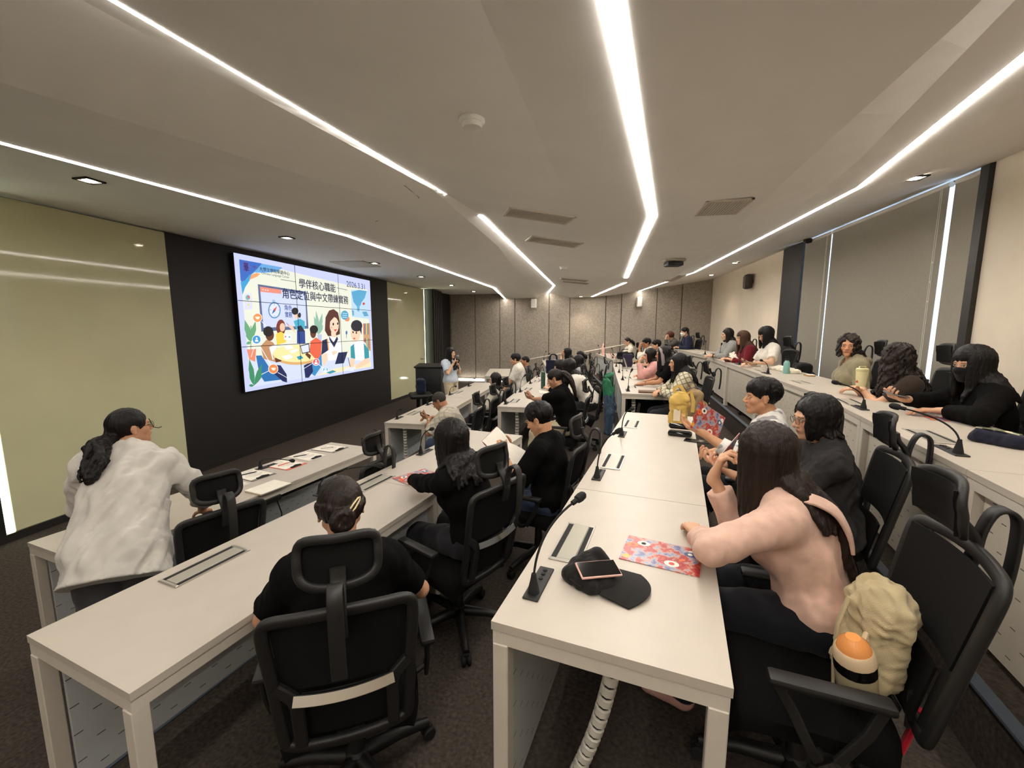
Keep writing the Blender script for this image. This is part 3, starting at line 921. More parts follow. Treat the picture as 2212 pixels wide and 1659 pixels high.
def make_chair():
    t = thing('office_chair', '-', 'chair')
    for k in range(5):
        a = 2 * PI * k / 5 + 0.3
        d = Vector((math.cos(a), math.sin(a), 0))
        mb = MB()
        mb.tube([d * 0.03 + Vector((0, 0, 0.115)), d * 0.18 + Vector((0, 0, 0.105)), d * 0.31 + Vector((0, 0, 0.075))], [0.032, 0.026, 0.02], 8)
        mb.build('base_arm', M_PLASTIC, t, 50)
        mb = MB()
        p = d * 0.31
        for s in (-1, 1):
            q = p + Vector((-d.y, d.x, 0)) * 0.016 * s + Vector((0, 0, 0.03))
            sd, n, ax = basis(Vector((-d.y, d.x, 0)))
            mb.lathe([(0, -0.011), (0.024, -0.011), (0.029, -0.006), (0.029, 0.006), (0.024, 0.011), (0, 0.011)], 12, Matrix.Translation(q) @ Matrix((sd, n, ax)).transposed().to_4x4())
        mb.box(p + Vector((0, 0, 0.052)), (0.022, 0.03, 0.03), a)
        mb.build('caster', M_RUBBER, t, 40)
    mb = MB(); mb.lathe([(0.045, 0.08), (0.045, 0.14), (0.032, 0.15), (0.028, 0.28), (0.02, 0.29), (0.02, 0.40), (0, 0.40)], 14)
    mb.build('gas_column', M_PLASTIC2, t, 40)
    mb = MB(); mb.box((0, -0.02, 0.405), (0.20, 0.26, 0.05), None, 0.015, 2); mb.tube([(0.1, 0.03, 0.40), (0.26, 0.04, 0.40)], 0.009, 6)
    mb.box((0, -0.19, 0.43), (0.10, 0.14, 0.035), Matrix.Rotation(-0.5, 3, 'X'), 0.01)
    mb.build('mechanism', M_PLASTIC, t, 40)
    mb = MB()
    def seat(u, v):
        x = (u - 0.5) * 2; y = (v - 0.5) * 2
        r = (abs(x) ** 4 + abs(y) ** 4) ** 0.25
        fall = max(0.0, r - 0.72) / 0.28
        return (x * 0.245 / max(1.0, (abs(x) ** 6 + abs(y) ** 6) ** (1 / 6)), 0.03 + y * 0.24 / max(1.0, (abs(x) ** 6 + abs(y) ** 6) ** (1 / 6)), 0.485 - 0.03 * fall ** 2 + 0.008 * x * x - 0.02 * max(0, y - 0.6) ** 2)
    mb.grid(seat, 12, 12, (0, 0, -0.05))
    mb.build('seat', M_SEATF, t, 60)
    # back frame
    def P(x, z, off=0.0): return Vector((x, by(x, z) + off, z))
    loop = [P(x, 1.0 + 0.012 * (1 - (x / 0.185) ** 2)) for x in np.linspace(-0.185, 0.185, 9)]
    loop += [P(0.209, 0.985), P(0.217, 0.95), P(0.213, 0.85), P(0.206, 0.74), P(0.202, 0.62), P(0.196, 0.51), P(0.182, 0.485)]
    loop += [P(x, 0.478) for x in np.linspace(0.14, -0.14, 5)]
    loop += [P(-0.182, 0.485), P(-0.196, 0.51), P(-0.202, 0.62), P(-0.206, 0.74), P(-0.213, 0.85), P(-0.217, 0.95), P(-0.209, 0.985)]
    mb = MB(); mb.tube(spline(loop, 3, True), 0.02, closed=True, flat=(0.036, 0.024), up=(0, 1, 0.2))
    mb.build('back_frame', M_PLASTIC2, t, 50)
    mb = MB()
    mb.grid(lambda u, v: P((u - 0.5) * (0.375 + 0.025 * v), 0.72 + v * 0.27, 0.012), 8, 6, (0, 0.008, 0))
    mb.build('upper_mesh', M_MESHF, t, 60)
    mb = MB()
    mb.grid(lambda u, v: P((u - 0.5) * 0.27, 0.50 + v * 0.185, 0.02), 8, 5, (0, 0.008, 0))
    mb.build('lumbar_mesh', M_MESHF, t, 60)
    for s in (-1, 1):
        mb = MB(); mb.tube(spline([P(s * 0.145, 0.49, -0.004), P(s * 0.145, 0.6, -0.004), P(s * 0.15, 0.69, -0.004), P(s * 0.2, 0.75, -0.004)]), 0.02, flat=(0.04, 0.022), up=(0, 1, 0.2))
        mb.build('lumbar_bar', M_PLASTIC2, t, 30)
    mb = MB(); mb.tube([P(x, 0.705 - 0.008 * (1 - (x / .15) ** 2), -0.02) for x in np.linspace(-0.15, 0.15, 11)], 0.02, flat=(0.036, 0.012), up=(0, 1, -0.42))
    mb.build('chrome_bar', M_CHROME, t, 30)
    # headrest
    h = thing_part('headrest', t, (0, 0, 0))
    def H(x, z): return Vector((x, -0.325 - 0.05 * ((z - 1.14) / 0.09) ** 2 * (0.5 if z > 1.14 else 0.2) + 0.05 * (x / 0.14) ** 2 + (0.03 if z > 1.14 else -0.0) * (z - 1.14) / 0.09, z))
    ring = []
    for i in range(48):
        a = 2 * PI * (i + .5) / 48
        cx, cz = math.cos(a), math.sin(a)
        k = (abs(cx) ** 4 + abs(cz) ** 4) ** (-1 / 4)
        ring.append(H(0.118 * cx * k, 1.14 + 0.075 * cz * k))
    mb = MB(); mb.tube(ring, 0.02, closed=True, flat=(0.028, 0.02), up=(0, 1, 0))
    mb.build('headrest_frame', M_PLASTIC2, h, 50)
    mb = MB(); mb.grid(lambda u, v: H((u - 0.5) * 0.225, 1.075 + v * 0.13) + Vector((0, 0.01, 0)), 8, 6, (0, 0.008, 0))
    mb.build('headrest_mesh', M_MESHF, h, 60)
    mb = MB(); mb.tube(spline([(0, -0.372, 0.93), (0, -0.388, 1.0), (0, -0.375, 1.05), (0, -0.345, 1.09), (0, -0.335, 1.13)]), 0.02, flat=(0.02, 0.046), up=(1, 0, 0))
    mb.build('headrest_stem', M_PLASTIC2, h, 50)
    mb = MB(); mb.tube(spline([(0, -0.39, 0.99), (0, -0.395, 1.06), (0, -0.415, 1.12), (0, -0.445, 1.13), (0, -0.468, 1.10), (0, -0.472, 1.02), (0, -0.468, 0.93), (0, -0.46, 0.865)]), 0.02, flat=(0.012, 0.042), up=(1, 0, 0))
    mb.build('coat_hanger', M_PLASTIC2, h, 50)
    for s in (-1, 1):
        a = thing_part('armrest', t, (0, 0, 0))
        x = s * 0.285
        mb = MB(); mb.box((x, 0.02, 0.642), (0.056, 0.30, 0.028), None, 0.012, 2); mb.build('arm_pad', M_PLASTIC, a, 40)
        mb = MB()
        mb.tube(spline([(x, 0.15, 0.635), (x * 1.0, 0.10, 0.55), (x, 0.03, 0.42), (s * 0.12, 0.0, 0.41)]), 0.02, flat=(0.03, 0.018), up=(s, 0, 0))
        mb.tube([(x, -0.11, 0.635), (x, -0.08, 0.54), (x, -0.02, 0.43)], 0.02, flat=(0.028, 0.016), up=(s, 0, 0))
        mb.build('arm_strut', M_PLASTIC2, a, 30)
    return t

CHAIR0 = make_chair()
_used = [False]
def chair(x, y, fz, yaw, label):
    c = CHAIR0 if not _used[0] else copy_tree(CHAIR0)
    _used[0] = True
    c.location = (x, y, fz)
    c.rotation_euler = (0, 0, math.radians(yaw))
    c['label'] = label
    c['category'] = 'chair'
    c['group'] = 'black mesh office chairs'
    return c
# ------------------------------------------------------------------ smooth-volume modelling for people, bags and cloth
f32 = np.float32
class Prim:
    __slots__ = ('f', 'lo', 'hi')
    def __init__(s, f, lo, hi):
        s.f, s.lo, s.hi = f, np.array(lo, float), np.array(hi, float)

def rc(a, b, ra, rb):
    """round cone between a and b"""
    a = np.array(a, float); b = np.array(b, float)
    ba = b - a; bb = float(ba @ ba) + 1e-9
    def f(X, Y, Z):
        x, y, z = X - f32(a[0]), Y - f32(a[1]), Z - f32(a[2])
        t = np.clip((x * f32(ba[0]) + y * f32(ba[1]) + z * f32(ba[2])) / f32(bb), 0, 1)
        dx = x - t * f32(ba[0]); dy = y - t * f32(ba[1]); dz = z - t * f32(ba[2])
        return np.sqrt(dx * dx + dy * dy + dz * dz) - (f32(ra) + t * f32(rb - ra))
    r = max(ra, rb)
    return Prim(f, np.minimum(a, b) - r, np.maximum(a, b) + r)

def erc(a, b, ra, rb, ax, side):
    """round cone with its section stretched by ax along the unit vector side"""
    a = np.array(a, float); b = np.array(b, float); sd = np.array(side, float)
    ba = b - a; bb = float(ba @ ba) + 1e-9
    q = 1 - 1 / ax
    def f(X, Y, Z):
        x, y, z = X - f32(a[0]), Y - f32(a[1]), Z - f32(a[2])
        t = np.clip((x * f32(ba[0]) + y * f32(ba[1]) + z * f32(ba[2])) / f32(bb), 0, 1)
        dx = x - t * f32(ba[0]); dy = y - t * f32(ba[1]); dz = z - t * f32(ba[2])
        e = (dx * f32(sd[0]) + dy * f32(sd[1]) + dz * f32(sd[2])) * f32(q)
        dx = dx - e * f32(sd[0]); dy = dy - e * f32(sd[1]); dz = dz - e * f32(sd[2])
        return np.sqrt(dx * dx + dy * dy + dz * dz) - (f32(ra) + t * f32(rb - ra))
    r = max(ra, rb) * ax
    return Prim(f, np.minimum(a, b) - r, np.maximum(a, b) + r)

def ell(c, r, R=None):
    """ellipsoid, R columns are its axes"""
    c = np.array(c, float); r = np.array(r, float)
    R = np.eye(3) if R is None else np.array(R, float)
    def f(X, Y, Z):
        x, y, z = X - f32(c[0]), Y - f32(c[1]), Z - f32(c[2])
        p = [x * f32(R[0, i]) + y * f32(R[1, i]) + z * f32(R[2, i]) for i in range(3)]
        k0 = np.sqrt(sum((p[i] / f32(r[i])) ** 2 for i in range(3)))
        k1 = np.sqrt(sum((p[i] / f32(r[i] ** 2)) ** 2 for i in range(3))) + f32(1e-6)
        return k0 * (k0 - 1) / k1
    m = r.max()
    return Prim(f, c - m, c + m)

def rbx(c, half, rr, R=None):
    c = np.array(c, float); h = np.array(half, float) - rr
    R = np.eye(3) if R is None else np.array(R, float)
    def f(X, Y, Z):
        x, y, z = X - f32(c[0]), Y - f32(c[1]), Z - f32(c[2])
        q = [np.abs(x * f32(R[0, i]) + y * f32(R[1, i]) + z * f32(R[2, i])) - f32(h[i]) for i in range(3)]
        o = np.sqrt(sum(np.maximum(v, 0) ** 2 for v in q))
        return o + np.minimum(np.maximum(np.maximum(q[0], q[1]), q[2]), 0) - f32(rr)
    m = float(np.linalg.norm(np.array(half)))
    return Prim(f, c - m, c + m)

class Vol:
    def __init__(s, lo, hi, h):
        s.h = h
        s.lo = np.array(lo, float) - 2.5 * h
        s.n = np.ceil((np.array(hi, float) + 2.5 * h - s.lo) / h).astype(int) + 1
        s.F = np.full(tuple(s.n), 0.5, f32)
        s.ax = [(s.lo[i] + h * np.arange(s.n[i])).astype(f32) for i in range(3)]
    def win(s, lo, hi, m):
        a = np.clip(np.floor((lo - m - s.lo) / s.h).astype(int), 0, s.n)
        b = np.clip(np.ceil((hi + m - s.lo) / s.h).astype(int) + 1, 0, s.n)
        if np.any(b <= a): return None
        return tuple(slice(int(i), int(j)) for i, j in zip(a, b))
    def co(s, w):
        return s.ax[0][w[0]][:, None, None], s.ax[1][w[1]][None, :, None], s.ax[2][w[2]][None, None, :]
    def add(s, p, k=0.0):
        w = s.win(p.lo, p.hi, k + 3 * s.h)
        if w is None: return s
        d = p.f(*s.co(w)).astype(f32); F = s.F[w]
        if k > 0:
            hh = np.clip(0.5 + 0.5 * (F - d) / k, 0, 1)
            s.F[w] = F + (d - F) * hh - k * hh * (1 - hh)
        else:
            s.F[w] = np.minimum(F, d)
        return s
    def sub(s, p, k=0.0, m=0.0):
        w = s.win(p.lo, p.hi, k + 3 * s.h + m)
        if w is None: return s
        d = -p.f(*s.co(w)).astype(f32); F = s.F[w]
        if k > 0:
            hh = np.clip(0.5 - 0.5 * (F - d) / k, 0, 1)
            s.F[w] = F + (d - F) * hh + k * hh * (1 - hh)
        else:
            s.F[w] = np.maximum(F, d)
        return s
    def plane(s, n, p0, near=None):
        """remove everything on the +n side of p0 (near=(lo,hi) limits it)"""
        n = np.array(n, float); c = float(n @ np.array(p0, float))
        w = tuple(slice(0, int(k)) for k in s.n) if near is None else s.win(np.array(near[0]), np.array(near[1]), 0)
        if w is None: return s
        X, Y, Z = s.co(w)
        d = (X * f32(n[0]) + Y * f32(n[1]) + Z * f32(n[2]) - f32(c)).astype(f32)
        s.F[w] = np.maximum(s.F[w], d)
        return s
    def inter(s, p):
        w = tuple(slice(0, int(k)) for k in s.n)
        s.F = np.maximum(s.F, p.f(*s.co(w)).astype(f32))
        return s
    def noise(s, amp, wl, seed, stretch=(1, 1, 1)):
        r = np.random.RandomState(seed)
        X, Y, Z = s.co(tuple(slice(0, int(k)) for k in s.n))
        acc = 0
        for i in range(4):
            d = r.normal(size=3); d /= np.linalg.norm(d); d = d * np.array(stretch)
            d2 = r.normal(size=3); d2 /= np.linalg.norm(d2)
            k = 2 * PI / wl * r.uniform(0.6, 1.5)
            ph = X * f32(d[0] * k) + Y * f32(d[1] * k) + Z * f32(d[2] * k) + f32(r.uniform(0, 6))
            wv = np.sin(X * f32(d2[0] * k * .6) + Y * f32(d2[1] * k * .6) + Z * f32(d2[2] * k * .6) + f32(r.uniform(0, 6)))
            acc = acc + np.sin(ph + f32(1.4) * wv)
        s.F = s.F + f32(amp / 2.2) * acc.astype(f32)
        return s
    def mesh(s):
        F = s.F
        nx, ny, nz = F.shape
        S = F < 0
        cs = [(i, j, k) for i in (0, 1) for j in (0, 1) for k in (0, 1)]
        cnt = np.zeros((nx - 1, ny - 1, nz - 1), np.int8)
        for i, j, k in cs:
            cnt += S[i:nx - 1 + i, j:ny - 1 + j, k:nz - 1 + k]
        idx = np.argwhere((cnt > 0) & (cnt < 8))
        if len(idx) == 0:
            return np.zeros((0, 3)), np.zeros((0, 4), int)
        I, J, K = idx.T
        val = [F[I + a, J + b, K + c] for a, b, c in cs]
        acc = np.zeros((len(idx), 3)); num = np.zeros(len(idx))
        for a in range(8):
            for b in range(a + 1, 8):
                ca, cb = np.array(cs[a]), np.array(cs[b])
                if np.abs(ca - cb).sum() != 1: continue
                va, vb = val[a], val[b]
                x = (va < 0) != (vb < 0)
                t = np.where(x, va / np.where(x, va - vb, 1), 0)
                acc += np.where(x[:, None], ca + t[:, None] * (cb - ca), 0); num += x
        V = (idx + acc / num[:, None]) * s.h + s.lo
        ids = -np.ones(cnt.shape, np.int64)
        ids[I, J, K] = np.arange(len(idx))
        Q = []
        for ax in range(3):
            o1, o2 = [(1, 2), (2, 0), (0, 1)][ax]
            sl0 = [slice(1, -1)] * 3; sl1 = [slice(1, -1)] * 3
            sl0[ax] = slice(0, -1); sl1[ax] = slice(1, None)
            A, B = S[tuple(sl0)], S[tuple(sl1)]
            e = np.argwhere(A != B)
            if len(e) == 0: continue
            flip = A[tuple(e.T)]
            off = np.ones(3, int); off[ax] = 0
            e = e + off
            u1 = np.zeros(3, int); u1[o1] = 1
            u2 = np.zeros(3, int); u2[o2] = 1
            c = [e - u1 - u2, e - u2, e, e - u1]
            q = np.stack([ids[tuple(x.T)] for x in c], 1)
            q[~flip] = q[~flip][:, ::-1]
            Q.append(q)
        Q = np.concatenate(Q)
        Q = Q[(Q >= 0).all(1)]
        return V, Q

def np_mesh(name, V, Q, m=None, colors=None):
    me = bpy.data.meshes.new(name)
    me.vertices.add(len(V)); me.vertices.foreach_set('co', np.asarray(V, f32).ravel())
    me.loops.add(4 * len(Q)); me.loops.foreach_set('vertex_index', np.asarray(Q, np.int32).ravel())
    me.polygons.add(len(Q)); me.polygons.foreach_set('loop_start', np.arange(0, 4 * len(Q), 4, dtype=np.int32))
    me.polygons.foreach_set('use_smooth', np.ones(len(Q), bool))
    if colors is not None:
        at = me.color_attributes.new('Col', 'FLOAT_COLOR', 'POINT')
        at.data.foreach_set('color', np.concatenate([colors, np.ones((len(V), 1))], 1).astype(f32).ravel())
    me.update(calc_edges=True)
    if m is not None: me.materials.append(m)
    return me

def blob(name, prims, h, m, parent=None, noise=(), post=None, origin=(0, 0, 0)):
    """prims: [(Prim, k)] merged into one smooth mesh"""
    lo = np.min([p.lo for p, k in prims], 0) - 0.01; hi = np.max([p.hi for p, k in prims], 0) + 0.01
    v = Vol(lo, hi, h)
    for p, k in prims: v.add(p, k)
    for n in noise: v.noise(*n)
    if post: post(v)
    V, Q = v.mesh()
    return put(name, np_mesh(name, V - np.array(origin), Q, m), parent)

def nrm(v):
    v = np.array(v, float); return v / (np.linalg.norm(v) + 1e-9)

def ik(S, T, l1, l2, pole):
    S = np.array(S, float); T = np.array(T, float)
    d = T - S; L = np.linalg.norm(d)
    Lm = (l1 + l2) * 0.995
    if L > Lm:
        T = S + d / L * Lm; d = T - S; L = Lm
    L = max(L, abs(l1 - l2) + 0.02)
    u = d / np.linalg.norm(d)
    a = (l1 * l1 - l2 * l2 + L * L) / (2 * L)
    h = math.sqrt(max(l1 * l1 - a * a, 0))
    p = np.array(pole, float); p = nrm(p - u * (p @ u))
    return S + u * a + p * h, T

SKIN = attr_mat('skin', 0.55, var=0.05, bump=0.08, bscale=260, spec=0.35)
def hair_mat(name, col):
    return mat(name, col, 0.46, var=0.35, scale=30, bump=0.8, bscale=95, spec=0.25, stretch=(1.6, 1.6, 0.12))
H_BLACK = hair_mat('black_hair', (17, 13, 12))
H_DARK = hair_mat('dark_brown_hair', (33, 23, 18))
H_BROWN = hair_mat('brown_hair', (74, 50, 36))
H_RED = hair_mat('reddish_brown_hair', (84, 42, 30))
def cloth(name, col, **kw):
    d = dict(rough=0.9, var=0.10, scale=22, bump=0.25, bscale=420, spec=0.15, sheen=0.1)
    d.update(kw)
    return mat(name, col, **d)
C_BLACK = cloth('black_cotton', (14, 13, 13), sheen=0.0, spec=.08)
C_DENIM = cloth('charcoal_denim', (46, 44, 44), var=0.25, sheen=0.0)
C_TROUS = cloth('dark_trousers', (34, 34, 38))

def head_prims(M, s, male=False):
    """M maps head-local metres to the world; returns [(prim, k)]"""
    R = M[0]; c = M[1]
    P = lambda x, y, z: c + R @ (np.array([x, y, z]) * s)
    E = lambda p, r, k: (ell(P(*p), np.array(r) * s, R), k * s)
    C = lambda a, b, ra, rb, k: (rc(P(*a), P(*b), ra * s, rb * s), k * s)
    j = 1.06 if male else 1.0
    L = [E((0, -.014, .032), (.074, .091, .083), 0),
         E((0, .026, -.028), (.059, .060, .082), .03),
         C((-.052 * j, .0, -.052), (0, .060, -.094), .018, .021, .02),
         C((.052 * j, .0, -.052), (0, .060, -.094), .018, .021, .02),
         E((-.037, .052, -.026), (.027, .026, .026), .015), E((.037, .052, -.026), (.027, .026, .026), .015),
         C((-.034, .076, .016), (.034, .076, .016), .012, .012, .015),
         E((0, .074, -.058), (.030, .020, .024), .012)]
    cut = [E((-.031, .098, -.002), (.019, .016, .011), .010), E((.031, .098, -.002), (.019, .016, .011), .010)]
    L2 = [E((-.031, .0755, -.001), (.0165, .0125, .011), .003), E((.031, .0755, -.001), (.0165, .0125, .011), .003),
          C((0, .084, .006), (0, .104, -.030), .0065, .0115, .010),
          E((-.012, .094, -.034), (.009, .010, .0075), .006), E((.012, .094, -.034), (.009, .010, .0075), .006),
          E((0, .0905, -.0565), (.021, .008, .0050), .004), E((0, .0885, -.0665), (.018, .009, .0062), .004),
          C((0, .075, -.098), (0, .072, -.09), .014, .014, .012)]
    ears = []
    for sx in (-1, 1):
        ears += [E((sx * .076, -.010, -.006), (.008, .017, .029), .006), C((sx * .080, -.016, .016), (sx * .083, -.022, -.002), .006, .006, .005),
                 C((sx * .078, -.004, -.03), (sx * .080, -.010, -.034), .006, .005, .005)]
    return L, cut, L2 + ears

def head_colors(V, M, s, skin, brows=True, lips=(150, 84, 74), eyes=True):
    p = ((V - M[1]) @ M[0]) / s
    n = len(V)
    col = np.tile(np.array(lin(skin)), (n, 1))
    def mixc(w, c):
        nonlocal col
        w = np.clip(w, 0, 1)[:, None]
        col = col * (1 - w) + np.array(lin(c)) * w
    x, y, z = np.abs(p[:, 0]), p[:, 1], p[:, 2]
    front = y > 0.045
    # warm blush on cheeks, nose and ears
    mixc(0.35 * np.exp(-(((x - .04) / .02) ** 2 + ((z + .03) / .02) ** 2)) * front, tuple(int(a * b) for a, b in zip(skin, (1.0, .82, .78))))
    mixc(0.4 * (x > .074), tuple(int(a * b) for a, b in zip(skin, (1.0, .84, .8))))
    zl = z + .0615
    mixc(front * .8 * np.clip((1 - (x / .0215) ** 2 - (zl / .0105) ** 2) * 3, 0, 1), lips)
    if brows:
        zb = z - .0185 + 0.10 * np.maximum(x - .034, 0)
        mixc((front & (x > .014) & (x < .047)) * np.clip(1.6 - np.abs(zb) / .0028, 0, 1) * .85, (34, 26, 22))
    if eyes:
        dx = (x - .031) / .0150
        up = .0050 * (1 - dx ** 2); lo = -.0034 * (1 - dx ** 2)
        ze = z - .0005
        inside = front & (np.abs(dx) < 1) & (ze < up) & (ze > lo)
        mixc(inside * 1.0, (222, 214, 206))
        r = np.hypot(x - .031, ze - .0006)
        mixc(inside * np.clip((.0060 - r) / .0012, 0, 1), (26, 18, 14))
        lash = front & (np.abs(dx) < 1.12) & (ze > up - .0008) & (ze < np.maximum(up, 0) + .0024)
        mixc(lash * .9, (26, 20, 18))
    # lips only in front of the mouth
    back = ~front
    col[back] = np.array(lin(skin))
    return col

def hand_prims(W, d, nr, right, curl, s, thumb=0.5, spread=0.0):
    """W wrist, d pointing direction, nr palm normal; list of (prim,k)"""
    d = nrm(d); nr = nrm(np.array(nr, float) - d * (np.array(nr, float) @ d))
    sd = np.cross(d, nr) * (1 if right else -1)      # towards the thumb
    L = []
    W = np.array(W, float)
    L.append((rc(W - d * .03 * s, W + d * .01 * s, .024 * s, .023 * s), .01 * s))
    base = [(.027, .086), (.009, .091), (-.010, .087), (-.027, .078)]
    lens = [(.040, .024, .019), (.044, .028, .020), (.040, .026, .019), (.031, .020, .017)]
    for i, ((bx, by_), ln) in enumerate(zip(base, lens)):
        k0 = W + (sd * bx + d * by_) * s
        L.append((rc(W + (sd * bx * .55 + d * .012) * s, k0, .0145 * s, .0115 * s), .012 * s))
        dd = nrm(d + sd * spread * (0.18 - 0.12 * i)); p = k0
        n = nrm(nr - dd * (nr @ dd))
        cu = curl[i] if isinstance(curl, (list, tuple)) else curl
        for j, l in enumerate(ln):
            an = cu * (0.75, 1.0, 0.7)[j]
            dd, n = dd * math.cos(an) + n * math.sin(an), n * math.cos(an) - dd * math.sin(an)
            q = p + dd * l * s
            L.append((rc(p, q, (.0092, .0086, .0078)[j] * s, (.0086, .0078, .0068)[j] * s), .003 * s))
            p = q
    t0 = W + (sd * .022 + d * .022) * s
    td = nrm(sd * .75 + d * .62 + nr * .25)
    t1 = t0 + td * .040 * s
    td2 = nrm(td * (1 - .35 * thumb) + d * .45 + nr * .5 * thumb)
    t2 = t1 + td2 * .032 * s
    td3 = nrm(td2 + nr * .35 * thumb - sd * .25 * thumb)
    t3 = t2 + td3 * .024 * s
    L += [(rc(W + d * .014 * s + sd * .008 * s, t1, .015 * s, .0115 * s), .010 * s), (rc(t1, t2, .0108 * s, .0095 * s), .003 * s), (rc(t2, t3, .0095 * s, .008 * s), .003 * s)]
    return L

LOD = {0: dict(body=.0105, head=.0031, hand=.0040, cloth=.0080, hair=.0044), 1: dict(body=.014, head=.0042, hand=.0052, cloth=.0105, hair=.0062), 2: dict(body=.019, head=.0068, hand=.0062, cloth=.0145, hair=.0090)}

def hair_locks(style, M, s, rng, slide=np.zeros(3), L=.35, open_deg=62, wave=0.0, freq=22.0, bangs=0, part=0.0, body=None, inward=.25, dens=1.0, layers=2, flick=0.0, back_only=False, longer=None, thr=.45, sk=1.0):
    """polylines of world points with radii that start on the scalp and fall"""
    R, c = M
    out = []
    Ex = np.array([.0815, .099, .094]); cc = np.array([0, -.013, .029])
    def sp(th, ph, k=1.0):
        return cc + Ex * k * np.array([math.sin(th) * math.sin(ph), math.sin(th) * math.cos(ph), math.cos(th)])
    n = int(44 * dens)
    for layer in range(layers):
        for i in range(n):
            ph = math.radians(open_deg + (360 - 2 * open_deg) * (i + rng.uniform(-.35, .35)) / (n - 1))
            if back_only and not (math.radians(95) < ph < math.radians(265)): continue
            k = .955 + .045 * layer + rng.uniform(-.01, .015)
            thE = math.radians(rng.uniform(88, 104))
            pts = []
            for t in np.linspace(.12, 1, 7):
                pts.append(c + R @ (sp(thE * t, ph, k) * s))
            p = pts[-1].copy()
            ln = L * rng.uniform(.82, 1.04) * (0.93 if layer else 1)
            if longer and longer[0] < math.degrees(ph) < longer[1]: ln *= longer[2]
            outw = nrm(np.array([*(R @ np.array([math.sin(ph), math.cos(ph), 0]))[:2], 0]))
            tang = np.array([-outw[1], outw[0], 0])
            st = max(int(ln / .032), 2)
            phs = rng.uniform(0, 6)
            for q in range(st):
                u = (q + 1) / st
                p = p + np.array([0, 0, -ln / st]) - outw * (inward * .032 * max(0, u - .1) * .6)
                if u > .8 and flick: p = p + outw * flick
                r = .014
                if body is not None:
                    for _ in range(3):
                        d0, g = body(p)
                        if d0 >= r: break
                        g = nrm(np.array([g[0], g[1], min(g[2], 0)]) * .6 + slide * sk * (.9 if math.cos(ph) < thr else -.6))
                        p = p + g * (r - d0) * 1.25
                w = wave * math.sin(freq * q * ln / st + phs)
                pts.append(p + tang * w + outw * wave * .7 * math.cos(freq * q * ln / st + phs))
            m = len(pts)
            r0 = rng.uniform(.012, .016) * s * (1.35 if layer == 0 and not wave else 1)
            rad = [r0 * (.5 + .6 * min(1, j / 6)) * (1 - .52 * max(0, (j - m * .55) / (m * .45))) for j in range(m)]
            out.append((pts, rad))
    for i in range(bangs):
        ph = math.radians(-46 + 92 * i / max(bangs - 1, 1) + rng.uniform(-3, 3))
        thE = math.radians(rng.uniform(80, 92))
        pts = [c + R @ (sp(thE * t, ph + .12 * math.sin(3 * t) * (1 if part >= 0 else -1), 1.015 + .02 * math.sin(t * 3)) * s) for t in np.linspace(.15, 1, 8)]
        rad = [.0125 * s] * 5 + [.011 * s, .009 * s, .005 * s]
        out.append((pts, rad))
    return out

